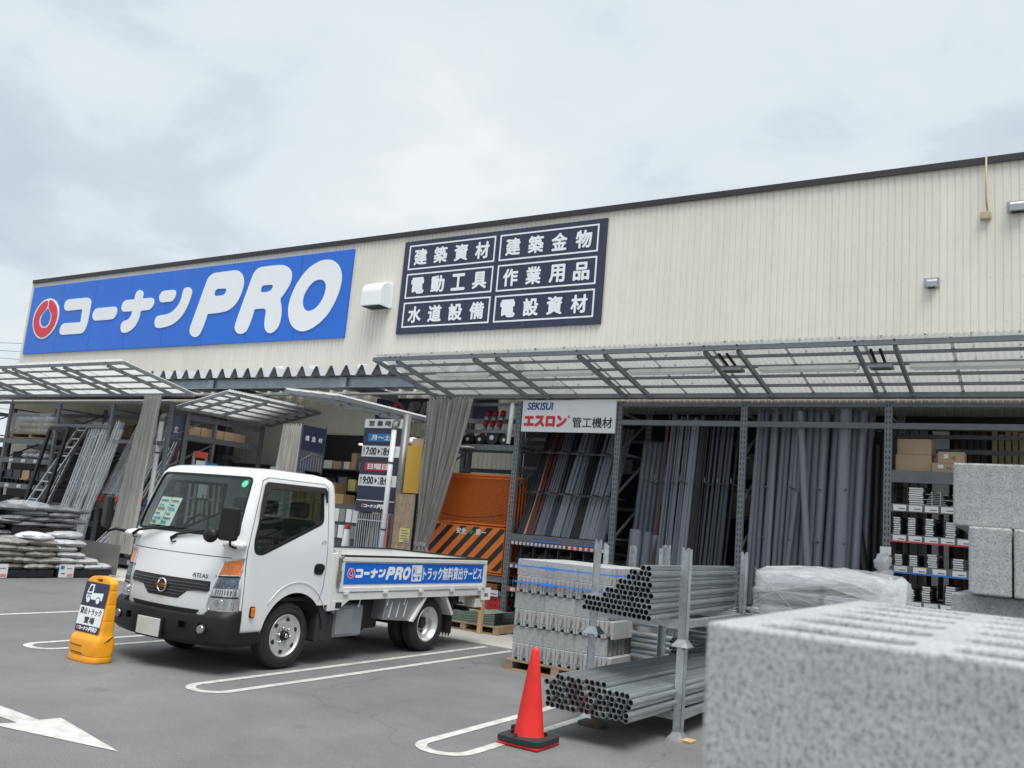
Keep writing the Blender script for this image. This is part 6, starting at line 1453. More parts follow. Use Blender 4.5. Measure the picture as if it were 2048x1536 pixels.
MB().tube([(TCX-0.1, 7.4, 0.38), (TCX-0.05, 8.3, 0.36), (TCX, 9.02, 0.33)], 0.045, 10).build('drive_shaft', m_chas, truck)
MB().tube([(TCX-0.70, 9.02, 0.33), (TCX+0.70, 9.02, 0.33)], 0.07, 12).build('rear_axle', m_chas, truck)
MB().tube([(TCX-0.70, 6.62, 0.33), (TCX+0.70, 6.62, 0.33)], 0.05, 12).build('front_axle', m_chas, truck)
for sx in (-1, 1):
    MB().bar((TCX+sx*0.42, 8.35, 0.50), (TCX+sx*0.42, 9.75, 0.50), 0.07, 0.03).build('leaf_spring', m_chas, truck)
for y in (8.5, 9.6): MB().box(TCX-0.7, TCX+0.7, y-0.03, y+0.03, 0.56, 0.64).build('cross_member', m_chas, truck)
# bed
MB().box(TCX-0.83, TCX+0.83, 7.26, 10.17, 0.70, 0.735).build('bed_floor', m_bedwhite, truck)
MB().box(TCX-0.84, TCX+0.845, 7.20, 7.25, 0.62, 1.20).build('headboard', m_bedwhite, truck)
def board(sx):
    x0 = TCX+sx*0.835; X = lambda a: x0+sx*a
    def bx(a0, a1, y0, y1, z0, z1, nm, m=m_bedwhite, p=truck, bv=0.0):
        xa, xb = sorted((X(a0), X(a1))); return MB().box(xa, xb, y0, y1, z0, z1).build(nm, m, p, bevel=bv)
    sb_ = bx(-0.02, 0.0, 7.26, 10.18, 0.745, 1.125, 'side_board')
    bx(0.0005, 0.018, 7.27, 10.17, 1.075, 1.12, 'top_rail', p=sb_, bv=0.005); bx(0.0005, 0.022, 7.27, 10.17, 0.75, 0.80, 'bottom_rail', p=sb_, bv=0.006)
    bx(0.0005, 0.018, 7.27, 7.32, 0.805, 1.07, 'end_rail', p=sb_); bx(0.0005, 0.018, 10.12, 10.17, 0.805, 1.07, 'end_rail', p=sb_)
    bx(-0.03, 0.012, 7.26, 10.18, 1.126, 1.145, 'rubber_edge', m_rubber, sb_)
    bx(-0.03, 0.012, 7.22, 10.19, 0.665, 0.742, 'bed_sill')
    for y in (7.38, 8.05, 8.72, 9.38, 10.02): bx(0.0225, 0.034, y-0.04, y+0.04, 0.725, 0.758, 'hinge', p=sb_)
    return sb_
nb_ = board(1); board(-1)
MB().box(TCX-0.83, TCX+0.83, 10.155, 10.175, 0.745, 1.125).build('tailgate', m_bedwhite, truck); MB().box(TCX-0.84, TCX+0.84, 10.15, 10.18, 1.126, 1.145).build('rubber_edge', m_rubber, truck)
for z in (0.84, 1.0): MB().box(TCX-0.80, TCX+0.80, 10.14, 10.1545, z, z+0.03).build('tailgate_rib', m_bedwhite, truck)
for z in (0.84, 1.0): MB().box(TCX-0.8145, TCX-0.80, 7.3, 10.1, z, z+0.03).build('board_rib', m_bedwhite, truck)
bx_ = MB(); bx_.prism([(7.13, 1.16), (7.20, 1.16), (7.20, 0.665), (7.46, 0.665), (7.30, 0.565), (7.13, 0.555)], (TCX+0.80, 0, 0), YU, ZU, (0.05, 0, 0)); bx_.build('front_bed_post', m_bedwhite, truck, bevel=0.006)
MB().box(TCX+0.8505, TCX+0.856, 7.24, 7.33, 0.585, 0.645).build('post_hole', m_black, truck)
b = MB(); b.bar((TCX+0.862, 7.235, 0.80), (TCX+0.862, 7.235, 1.12), 0.02, 0.03, (0, 1, 0)); b.bar((TCX+0.865, 7.22, 1.10), (TCX+0.865, 7.27, 1.13), 0.03, 0.02); b.bar((TCX+0.868, 7.235, 0.86), (TCX+0.868, 7.235, 0.98), 0.014, 0.05, (0, 1, 0)); b.build('latch', m_steelsheet, truck)
for y in (7.7, 8.2, 8.52, 9.75): b = MB(); b.tube([(TCX+0.80, y, 0.665), (TCX+0.80, y-0.02, 0.60), (TCX+0.82, y-0.05, 0.585)], 0.008, 6); b.build('rope_hook', m_white, truck)
# banner
ban = MB().box(TCX+0.836, TCX+0.839, 7.335, 10.10, 0.83, 1.06).build('banner', m_blue, truck)
OX = (TCX+0.8395, 0, 0)
logo(truck, (TCX+0.8395, 7.385, 0.862), YU, (0, 0, 1.0), 1.12, 0.001, part='banner_lettering')
shape([[(8.53, 0.855), (8.73, 0.855), (8.73, 1.045), (8.53, 1.045)]], m_white, truck, OX, YU, ZU, 'banner_icon_square', 0.001)
bi = (TCX+0.8407, 0, 0)
shape([[(8.553, 0.945), (8.563, 0.995), (8.585, 1.0), (8.585, 0.945)]], m_blue, truck, bi, YU, ZU, 'banner_icon_window', 0.001)
shape([[(8.605, 1.01), (8.612, 1.01), (8.612, 0.945), (8.72, 0.945), (8.72, 0.938), (8.605, 0.938)]], m_blue, truck, bi, YU, ZU, 'banner_icon_bed', 0.001)
shape([[(8.538, 0.905), (8.538, 0.94), (8.553, 1.018), (8.605, 1.018), (8.605, 1.010), (8.559, 1.010), (8.545, 0.94), (8.545, 0.905)]], m_blue, truck, bi, YU, ZU, 'banner_icon_cab', 0.001)
for y_ in (8.575, 8.675): shape([[(y_+0.020*math.cos(a), 0.895+0.022*math.sin(a)) for a in [i*math.pi/8 for i in range(16)]]], m_blue, truck, bi, YU, ZU, 'banner_icon_wheel', 0.001)
shape([[(8.60, 0.905), (8.65, 0.905), (8.65, 0.897), (8.60, 0.897)]], m_blue, truck, bi, YU, ZU, 'banner_icon_sill', 0.001)
text('トラック無料貸出サービス', (8.755, 0.865, 10.065, 1.025), m_white, truck, OX, YU, ZU, bold=0.028, name='banner_lettering', thick=0.001)
# rear fender plates + mud flap
MB().prism([(8.16, 0.655), (8.83, 0.655), (8.62, 0.385), (8.12, 0.42)], (TCX+0.50, 0, 0), YU, ZU, (0.30, 0, 0)).build('fender_guard', m_hood, truck, bevel=0.006)
MB().prism([(8.62, 0.385), (8.86, 0.664), (8.90, 0.664), (8.66, 0.375)], (TCX+0.50, 0, 0), YU, ZU, (0.335, 0, 0)).build('fender_edge', m_bedwhite, truck)
MB().prism([(9.28, 0.664), (9.33, 0.664), (9.50, 0.44), (9.46, 0.42)], (TCX+0.55, 0, 0), YU, ZU, (0.28, 0, 0)).build('fender_edge', m_bedwhite, truck)
b = MB(); b.box(TCX+0.45, TCX+0.82, 9.485, 9.495, 0.20, 0.64)
for k in range(8): b.prism([(0, 0), (0.04, 0), (0.02, -0.04)], (TCX+0.455+k*0.045, 9.485, 0.1995), XU, ZU, (0, 0.01, 0))
b.build('mud_flap', m_rubber, truck)
for k in range(3): MB().bar((TCX+0.803, 8.27+k*0.14, 0.62), (TCX+0.803, 8.22+k*0.14, 0.44), 0.006, 0.012, (1, 0, 0)).build('fender_rib', m_bedwhite, truck)
MB().box(TCX+0.66, TCX+0.83, 9.99, 10.17, 0.50, 0.62).build('tail_lamp_box', m_bedwhite, truck, bevel=0.01)
MB().box(TCX+0.56, TCX+0.80, 10.175, 10.19, 0.46, 0.60).build('tail_lamp', m_labred, truck)
MB().box(TCX-0.7, TCX+0.7, 10.0, 10.06, 0.44, 0.50).build('rear_bumper_bar', m_chas, truck)
pl_ = MB().box(TCX+0.84, TCX+0.846, 10.10, 10.32, 0.60, 0.76).build('speed_plate', m_white, truck); text('80', (10.17, 0.64, 10.26, 0.69), m_black, truck, (TCX+0.847, 0, 0), YU, ZU, name='plate_figures', thick=0.001)
# wheels
def revolve(prof, cx_, cy, cz, sx, n=40):
    b = MB(); b.grid(n, len(prof), lambda i, j: (cx_+sx*prof[j][0], cy+prof[j][1]*math.cos(2*math.pi*i/n), cz+prof[j][1]*math.sin(2*math.pi*i/n)), True, closeu=True); return b
def tyre(cx_, cy, sx, name='tyre', parent=None, R_=0.327, w=0.19):
    p = [(-w, 0.20), (-w, 0.28), (-w+0.02, R_-0.018), (-w+0.045, R_), (-0.05, R_), (-0.022, R_-0.016), (-0.004, R_-0.06), (0.0, 0.25), (-0.008, 0.215), (-0.02, 0.205), (-0.05, 0.20)]
    t = revolve(p, cx_, cy, 0.327, sx, 56).build(name, m_rubber, parent); sharpen(t, 0.5)
    for r_ in (0.235, 0.285):
        revolve([(-0.003, r_), (0.0025, r_+0.003), (-0.003, r_+0.006)], cx_, cy, 0.327, sx, 48).build('sidewall_ring', m_rubber, parent)
    return t
def front_wheel(cy, sx):
    w_ = thing('front_wheel', None, None, (TCX+sx*0.80, cy, 0.327)); w_.parent = truck; w_.location = Vector((TCX+sx*0.80, cy, 0.327))-truck.location
    cx_ = TCX+sx*0.80
    tyre(cx_, cy, sx, parent=w_)
    p = [(-0.06, 0.206), (-0.012, 0.212), (-0.006, 0.203), (-0.014, 0.194), (-0.030, 0.188), (-0.028, 0.165), (-0.022, 0.14), (-0.020, 0.12), (-0.030, 0.10), (-0.034, 0.06), (-0.034, 0.045)]
    rim = revolve(p + [(-0.05, 0.045), (-0.05, 0.19)], cx_, cy, 0.327, sx, 48); rim.f.append(tuple(range(len(rim.v)-48, len(rim.v)))); rim.sm.append(False)
    rim = rim.build('rim', m_wheel, w_)
    for k in range(6):
        a = 2*math.pi*k/6+0.35; c = (cy+0.153*math.cos(a), 0.327+0.153*math.sin(a))
        pts = [(c[0]+(0.022*math.cos(q))*math.cos(a)-(0.016*0+0.024*math.sin(q))*math.sin(a), c[1]+(0.022*math.cos(q))*math.sin(a)+(0.024*math.sin(q))*math.cos(a)) for q in [i*math.pi/7 for i in range(14)]]
        MB().prism(pts, (cx_+sx*-0.0285, 0, 0), YU, ZU, (sx*0.0065, 0, 0)).build('vent_hole', m_black, w_)
        a2 = a+0.5; y_, z_ = cy+0.078*math.cos(a2), 0.327+0.078*math.sin(a2)
        MB().tube([(cx_-sx*0.034, y_, z_), (cx_-sx*0.008, y_, z_)], 0.011, 6).build('wheel_nut', m_chrome, w_)
    MB().tube([(cx_-sx*0.035, cy, 0.327), (cx_+sx*0.006, cy, 0.327)], 0.05, 20, radii=[0.05, 0.040]).build('hub', m_blackp, w_)
    MB().tube([(cx_+sx*0.0065, cy, 0.327), (cx_+sx*0.014, cy, 0.327)], 0.028, 20, radii=[0.028, 0.018]).build('hub_cap', m_chrome, w_)
front_wheel(6.62, 1); front_wheel(6.62, -1)
def rear_wheel(cy, sx):
    w_ = thing('rear_wheel', None, None, (TCX+sx*0.80, cy, 0.327)); w_.parent = truck; w_.location = Vector((TCX+sx*0.80, cy, 0.327))-truck.location
    cx_ = TCX+sx*0.80; tyre(cx_, cy, sx, parent=w_); tyre(cx_-sx*0.22, cy, sx, name='inner_tyre', parent=w_)
    p = [(-0.06, 0.206), (-0.012, 0.213), (-0.005, 0.204), (-0.012, 0.193), (-0.045, 0.185), (-0.05, 0.178), (-0.10, 0.172), (-0.15, 0.150), (-0.155, 0.12), (-0.150, 0.10), (-0.150, 0.0)]
    revolve(p, cx_, cy, 0.327, sx, 48).build('rim', m_wheel, w_)
    for k in range(5):
        a = 2*math.pi*k/5+0.3; y_, z_ = cy+0.125*math.cos(a), 0.327+0.125*math.sin(a); MB().tube([(cx_-sx*0.1545, y_, z_), (cx_-sx*0.149, y_, z_)], 0.024, 12).build('vent_hole', m_black, w_)
        a += 0.6; y_, z_ = cy+0.085*math.cos(a), 0.327+0.085*math.sin(a); MB().tube([(cx_-sx*0.149, y_, z_), (cx_-sx*0.125, y_, z_)], 0.011, 6).build('wheel_nut', m_steelsheet, w_)
    MB().tube([(cx_-sx*0.148, cy, 0.327), (cx_-sx*0.07, cy, 0.327)], 0.055, 20, radii=[0.055, 0.045]).build('hub', m_chas, w_)
rear_wheel(9.02, 1); rear_wheel(9.02, -1)
tag(MB().box(TCX+0.45, TCX+0.5, 7.02, 7.1, 0, 0.1).build('x', m_black)) if False else None
# white slab standing behind the cab roof (yard post)
tag(MB().box(-15.75, -15.55, 14.75, 14.8, 0.0, 2.52).build('white_board', m_white, loc=(-15.65, 14.8, 0)), 'white narrow board rising just behind the truck roof', 'board')
# ================================================================ YARD STOCK
# --- block pallet behind the pipe racks
pallet(-5.30, -4.02, 8.86, 10.05, 0.0, 'wooden pallet under the strapped concrete blocks', h=0.12)
def block_mesh(L, Wd, H, name='concrete_block'):
    """block with length along local Y, hollow groove below and grooved ends"""
    r = Wd*0.2; prof = [(-Wd/2, 0), (-r, 0)]+[(-r*math.cos(a), r*1.15*math.sin(a)+0.008) for a in [math.pi*i/6 for i in range(7)]]+[(r, 0), (Wd/2, 0), (Wd/2, H), (-Wd/2, H)]
    b = MB(); b.prism(prof, (0, 0.012, 0), (1, 0, 0), (0, 0, 1), (0, L-0.024, 0))
    for y0, y1 in ((0, 0.0118), (L-0.0118, L)):
        b.box(-Wd/2+0.002, -0.012, y0, y1, 0.055, H-0.003); b.box(0.012, Wd/2-0.002, y0, y1, 0.055, H-0.003)
        b.box(-Wd/2+0.002, -r-0.004, y0, y1, 0.002, 0.0548); b.box(r+0.004, Wd/2-0.002, y0, y1, 0.002, 0.0548)
    o = b.build(name, m_block, local=True, bevel=0.0035); return o
bw, bh, bL = 0.1135, 0.188, 0.395
blk = block_mesh(bL, bw-0.003, bh-0.003); mk_m = MB().box(-0.009, 0.009, -0.0022, -0.0002, 0.09, 0.145).build('stamp', m_blockmark, local=True)
rb = random.Random(2); firstb = True
def put_block(x, y, z, rot, label, group, mark=False):
    t = thing('concrete_block', label, 'block', (x, y, z), group); t.rotation_euler = (0, 0, rot+rb.uniform(-0.006, 0.006))
    inst(blk, Vector((0, 0, 0)), t).name = 'block_body'
    if mark: inst(mk_m, Vector((0, 0, 0)), t).name = 'stamp'
PX0, PY0, PZ0 = -5.26, 8.90, 0.121
ln = ['bottom', 'second', 'third', 'fourth', 'fifth', 'top']
for lay in range(6):
    z = PZ0+lay*bh; off = 0.03*(lay % 2 == 0)
    if lay % 2 == 0:   # ends face the yard
        for k in range(11):
            put_block(PX0+0.02+bw*(k+0.5), PY0+rb.uniform(-0.006, 0.006)-0.02, z, 0, 'concrete block end-on in the %s layer of the strapped pallet, %s from left' % (ln[lay], nth(k)), 'end-on blocks, %s layer' % ln[lay], True)
        for r_ in (1, 2):
            put_block(PX0+0.02+bw*10.5, PY0+r_*bL, z, 0, 'block on the right flank of the %s layer, %s behind the corner' % (ln[lay], nth(r_-1)), 'flank blocks, %s layer' % ln[lay])
            if lay == 4: pass
    else:
        for k in range(3):
            for r_ in range(10):
                if 0 < r_ and lay != 5 and k < 2: continue
                put_block(PX0+bL*(k+1)+0.01*(lay == 1), PY0+bw*(r_+0.5), z, math.pi/2, 'long concrete block in the %s pallet layer, %s, %s row from the front' % (ln[lay], ['left', 'middle', 'right'][k], nth(r_)), 'long blocks, %s layer, %s' % (ln[lay], 'front' if r_ == 0 else 'back'))
COL.objects.unlink(blk); COL.objects.unlink(mk_m)
for z, lb in ((PZ0+5*bh+0.11, 'upper blue strap round the block pallet'), (PZ0+4*bh+0.115, 'lower blue strap round the block pallet')):
    q = thing('plastic_strap', lb, 'strap', (-4.6, PY0, z), 'blue straps on the block pallet')
    MB().box(PX0-0.003, PX0+1.25, PY0-0.036, PY0-0.030, z-0.008, z+0.008).build('band', m_strapb, q); MB().box(PX0+1.251, PX0+1.256, PY0-0.03, PY0+1.1, z-0.008, z+0.008).build('band', m_strapb, q)
    b = MB(); b.box(PX0+0.47, PX0+0.51, PY0-0.048, PY0-0.0365, z-0.018, z+0.018); b.bar((PX0+0.52, PY0-0.04, z-0.008), (PX0+0.34, PY0-0.045, z+0.004), 0.004, 0.028); b.build('buckle', m_strapb, q)

# --- galvanised stillages with pipes
def stillage(x0, x1, y0, y1, z0, zt, label, feet=True, notch=True):
    t = thing('stillage', label, 'rack', ((x0+x1)/2, (y0+y1)/2, z0)); s_ = 0.034
    for x in (x0, x1):
        for y in (y0, y1):
            sx = 1 if x == x1 else -1; sy = 1 if y == y1 else -1
            prof = [(-s_, 0), (s_, 0), (s_, zt-z0), (0.3*s_, zt-z0-0.005), (0, zt-z0-0.045), (-0.3*s_, zt-z0-0.005), (-s_, zt-z0)] if notch else [(-s_, 0), (s_, 0), (s_, zt-z0-0.03), (0, zt-z0), (-s_, zt-z0)]
            MB().prism(prof, (x, y+sy*s_, z0), XU, ZU, (0, -sy*0.006, 0)).build('post', m_galv, t)
            MB().box(x+sx*s_-0.003, x+sx*s_+0.003, y-s_, y+s_, z0, zt-0.012).build('post_flange', m_galv, t)
            if feet:
                b = MB(); w = 0.075
                b.add([(x-s_, y-s_, z0+0.06), (x+s_, y-s_, z0+0.06), (x+s_, y+s_, z0+0.06), (x-s_, y+s_, z0+0.06), (x-w, y-w, z0), (x+w, y-w, z0), (x+w, y+w, z0), (x-w, y+w, z0)], [(0, 1, 5, 4), (1, 2, 6, 5), (2, 3, 7, 6), (3, 0, 4, 7), (0, 3, 2, 1), (4, 5, 6, 7)])
                b.build('cup_foot', m_galv, t)
    for y in (y0, y1): MB().box(x0+s_, x1-s_, y-0.03, y+0.03, z0+0.15, z0+0.215).build('cross_beam', m_galv, t)
    for x in (x0, x1): MB().box(x-0.028, x+0.028, y0+s_, y1-s_, z0+0.15, z0+0.21).build('side_beam', m_galv, t)
    return t
stillage(-3.44, -2.62, 7.24, 8.88, 0.0, 0.735, 'lower galvanised stillage standing on the asphalt beside the red cone', notch=False)
stillage(-3.44, -2.62, 7.24, 8.88, 0.737, 1.555, 'upper galvanised stillage stacked on the lower one')
tag(MB().prism([(0, 0), (0.20, -0.02), (0.21, 0.09), (0.02, 0.12)], (-2.68, 7.18, 0.0045), XU, YU, (0, 0, 0.012)).build('wood_shim', m_woodn, loc=(-2.6, 7.2, 0)), 'flat wooden shim under the front foot of the stillage', 'shim')
tag(MB().box(-3.42, -3.22, 7.00, 7.16, 0.005, 0.035).build('wood_shim', mat('dark_wood', (0.10, 0.075, 0.05), 0.8), loc=(-3.3, 7.1, 0)), 'dark wooden shim under the lower pipes near their ends', 'chock')
pr_ = 0.0243
gp0 = unit_pipe('steel_pipe', m_galvpipe, n=18); gin = MB()
gin.add([(0.80*math.cos(2*math.pi*k/16), 0.80*math.sin(2*math.pi*k/16), 0.03) for k in range(16)], [tuple(range(16))]); 
def gpipe(a, d, L_, label, group, r=pr_):
    o = inst(gp0); o.location = a; o.scale = (r, r, L_); o.rotation_mode = 'QUATERNION'; o.rotation_quaternion = Vector(d).to_track_quat('Z', 'Y'); tag(o, label, 'pipe', group); return o
rp = random.Random(9)
step = pr_*2.04; rowh = pr_*1.77
d_up = Vector((-0.045, 1, 0.0)).normalized(); d_lo = Vector((0.05, 1, -0.0)).normalized()
prof = [3, 3, 3, 3, 4, 5, 5, 6, 7, 8, 9, 9, 10, 10, 9]
for c in range(15):
    for r_ in range(10):
        x = -3.40+c*step+(pr_ if r_ % 2 else 0)
        hmax = prof[min(14, c)]
        if r_ >= hmax or (c == 14 and r_ % 2): continue
        y = 6.93-0.018*c-0.02*(r_ > 4)+rp.uniform(-0.02, 0.02)
        gpipe((x, y, 0.737+0.218+pr_+r_*rowh), d_up, 2.95 if c < 8 else 2.65, 'galvanised pipe in the upper stillage, %s row from below, ' % ['lowest', 'second', 'third', 'fourth', 'fifth', 'sixth', 'seventh', 'eighth', 'ninth', 'tenth'][r_] + nth(c) + ' from left', 'upper stillage pipes, row %s' % ['one', 'two', 'three', 'four', 'five', 'six', 'seven', 'eight', 'nine', 'ten'][r_])
for r_ in range(6):
    for c in range(15):
        x = -3.42+c*step+(pr_ if r_ % 2 else 0)
        if x > -2.68: continue
        if r_ == 5 and c not in (1, 2, 3, 4, 5, 6, 7, 8, 9): continue
        y = 6.42+rp.uniform(-0.03, 0.03)
        if rp.random() < 0.05 and r_ > 0: y -= 0.06
        gpipe((x, y, 0.217+pr_+r_*rowh), d_lo, 3.5, 'galvanised pipe in the lower stillage, %s row from below, ' % ['lowest', 'second', 'third', 'fourth', 'fifth', 'top'][r_] + nth(c) + ' from left', 'lower stillage pipes, row %s' % ['one', 'two', 'three', 'four', 'five', 'six'][r_])
# second stillage with silver tubes lying across, further back
stillage(-4.62, -3.90, 9.95, 10.75, 0.0, 1.50, 'rear galvanised stillage between the block pallet and the pipe stack', notch=False)
for z0 in (0.30, 0.66):
    for r_ in range(5):
        o = inst(gp0); o.location = (-4.0, 9.42+0.03*(r_ % 2), z0+r_*0.062); o.scale = (0.030, 0.030, 2.2); o.rotation_mode = 'QUATERNION'; o.rotation_quaternion = Vector((1, 0.0, 0)).to_track_quat('Z', 'Y')
        o.data = o.data; tag(o, 'bright tube lying crosswise behind the stillage, %s bunch, %s from below' % ('upper' if z0 > 0.5 else 'lower', nth(r_)), 'tube', 'bright crosswise tubes, %s bunch' % ('upper' if z0 > 0.5 else 'lower'))
for r_ in range(6):
    for c in range(8):
        gpipe((-3.42+c*0.036+(0.018 if r_ % 2 else 0), 9.1, 0.42+r_*0.032), Vector((0, 1, 0)), 1.2, 'thin dark pipe end behind the pipe stack, %s tier, %s from left' % (nth(r_), nth(c)), 'thin pipe bundle behind the stack', 0.017)
pallet(-3.5, -2.3, 9.0, 10.2, 0.0, 'wooden pallet under the small bundle behind the stillages', h=0.12)
tag(MB().box(-3.46, -3.05, 9.08, 10.1, 0.122, 0.40).build('wood_spacer', m_wood, loc=(-3.2, 9.5, 0.12)), 'wooden spacer block under the thin pipe bundle', 'wood')
COL.objects.unlink(gp0)

# --- wrapped load right of the pipes
q = thing('film_wrapped_load', 'pallet load wrapped tightly in clear film, right of the steel pipes', 'load', (-2.0, 9.4, 0))
def sq(i, n, rx, ry, pw=0.28):
    a = 2*math.pi*i/n; c, s_ = math.cos(a), math.sin(a); return rx*math.copysign(abs(c)**pw, c), ry*math.copysign(abs(s_)**pw, s_)
for lay in range(8):
    z = 0.16+lay*0.155
    for k in range(2):
        MB().box(-2.48+k*0.62, -1.90+k*0.62, 8.95, 9.95, z, z+0.13).build('carton_layer', m_baggrey if (lay+k) % 2 else m_greyb, q, bevel=0.045)
b = MB(); nz = 30; nu = 96
def ffn(i, j):
    t = j/(nz-1); z = 0.14+t*1.34; f = 1.0
    if t > 0.93: f = 1-((t-0.93)/0.07)**2*0.55
    x, y = sq(i, nu, 0.66*f, 0.56*f, 0.25); w = 0.016*abs(math.sin(t*27))+0.02*noise.noise(Vector((x*3, y*3, z*5)))+0.03*abs(noise.noise(Vector((x*5, y*5, z*20+x*6))))
    k = 1+w*2.2
    return (-1.86+x*k, 9.45+y*k, min(z, 1.46)+0.02*noise.noise(Vector((x*6, y*6, 1))))
b.grid(nu, nz, ffn, True, closeu=True); b.f.append(tuple(range((nz-1)*nu, nz*nu))); b.sm.append(True); b.build('film', mix_transparent(mat('wrap_film', (0.66, 0.68, 0.72), 0.2, var=0.25, scale=7, bump=1.0, bscale=16, spec=0.8, stretch=(1, 1, 4)), 0.62, 0.25), q)
b = MB(); rw = random.Random(4)
for k in range(46):
    x0 = -2.50+rw.uniform(0, 1.2); x1 = x0+rw.uniform(0.2, 0.7); z0 = rw.uniform(0.85, 1.42); z1 = z0+rw.uniform(-0.12, 0.12)
    if x1 > -1.22: continue
    b.bar((x0, 8.865+rw.uniform(-0.01, 0.0), z0), (x1, 8.865, min(1.44, z1)), 0.002, rw.uniform(0.004, 0.012), (0, 1, 0))
for k in range(12): b.bar((-2.28, 8.85, 1.21), (-2.28+0.9*math.cos(k*0.55), 8.862, 1.21+0.22*math.sin(k*0.55)) if math.cos(k*0.55) > 0 else (-2.5, 8.862, 1.21+0.2*math.sin(k*0.55)), 0.002, 0.005, (0, 1, 0))
b.build('stretch_creases', m_film, q)
b = MB(); b.grid(nu, 3, lambda i, j: (lambda p: (-1.86+p[0]*1.01, 9.45+p[1]*1.01, 1.30+0.09*j-0.10*abs(math.sin(p[0]*2.4))))(sq(i, nu, 0.67, 0.57, 0.25)), True, closeu=True); b.build('film_band', m_film, q)
b = MB(); b.grid(12, 12, lambda i, j: (-1.24+0.10*math.sin(i*0.6)+0.02*j/11, 8.95+0.5*i/11, 0.95+0.47*j/11+0.03*math.sin(i*1.7)), True); b.build('loose_film', m_film, q)
pallet(-2.5, -1.22, 8.9, 10.0, 0.0, 'pallet under the film wrapped load', h=0.14)
for k in range(5):
    for r_ in range(4):
        tag(MB().tube([(-2.75, 9.15+k*0.07, 0.80+r_*0.062), (-2.2, 9.15+k*0.07, 0.80+r_*0.062)], 0.03, 12).build('bright_tube', m_chrome, loc=(-2.6, 9.15+k*0.07, 0.8)), 'bright tube end by the wrapped load, %s tier, %s from the front' % (nth(r_), nth(k)), 'tube', 'bright tube ends by the wrapped load')

# --- foreground block stack (very near, out of focus)
def fg_block():
    b = MB(); b.box(0, 0.39, 0, 0.136, 0, 0.19); o = b.build('block_body', m_block, local=True, fix=True); cs = []
    for x0, x1 in ((0.038, 0.180), (0.212, 0.352)):
        pts = roundpoly([(x0, 0.028), (x1, 0.028), (x1, 0.108), (x0, 0.108)], 0.03, 4); cs.append(MB().prism(pts, (0, 0, 0.03), XU, YU, (0, 0, 0.3)).build('cut', m_block, local=True, fix=True))
    boolop(o, cs); rm(*cs)
    bm = bmesh.new(); bm.from_mesh(o.data); es = [e for e in bm.edges if len(e.link_faces) == 2 and e.calc_face_angle(0) > 0.8]
    bmesh.ops.bevel(bm, geom=es, offset=0.004, segments=2, affect='EDGES', profile=0.5, clamp_overlap=True); bm.to_mesh(o.data); bm.free(); return o
m_fg = mat('near_block', (0.345, 0.355, 0.365), 0.92, var=0.12, scale=30, bump=0.3, bscale=160)
def tune_fg():
    nt = m_fg.node_tree; N = nt.nodes; L = nt.links; p = N['Principled BSDF']; src = p.inputs['Base Color'].links[0].from_socket; tc = N.new('ShaderNodeTexCoord')
    c = N.new('ShaderNodeTexNoise'); c.inputs['Scale'].default_value = 210; c.inputs['Detail'].default_value = 6; c.inputs['Roughness'].default_value = 0.8
    mp = N.new('ShaderNodeMapping'); mp.inputs['Scale'].default_value = (1, 1, 0.6); L.new(tc.outputs['Object'], mp.inputs[0]); L.new(mp.outputs[0], c.inputs['Vector'])
    rc = N.new('ShaderNodeMapRange'); rc.inputs['From Min'].default_value = 0.36; rc.inputs['From Max'].default_value = 0.52; rc.inputs['To Min'].default_value = 0.36; rc.inputs['To Max'].default_value = 1.10
    L.new(c.outputs['Fac'], rc.inputs[0]); h = N.new('ShaderNodeHueSaturation'); L.new(src, h.inputs['Color']); L.new(rc.outputs[0], h.inputs['Value']); L.new(h.outputs[0], p.inputs['Base Color'])
tune_fg()
fb = fg_block(); fb.data.materials.clear(); fb.data.materials.append(m_fg)
for lay in range(8):
    z = 1.525-0.19*(lay+1)
    for c in range(2):
        for r_ in range(6):
            if lay > 0 and 0 < r_ < 5 and c == 1: continue
            if lay > 3 and 0 < r_ < 5: continue
            o = inst(fb, (-0.288+c*0.392+rb.uniform(-0.0006, 0.0006)-0.0, 0.86+r_*0.138, z+0.0))
            o.name = 'near_concrete_block'
            nm = ['front', 'second', 'third', 'fourth', 'fifth', 'rear'][r_]
            if lay == 0: tag(o, 'blurred block on top of the nearest stack, %s row, %s side' % (nm, 'left' if c == 0 else 'right'), 'block', 'blocks of the nearest stack')
            else: tag(o, 'block of the nearest stack, %s layer from the top, %s row, %s side' % (nth(lay), nm, 'left' if c == 0 else 'right'), 'block', 'lower blocks of the nearest stack')
COL.objects.unlink(fb)
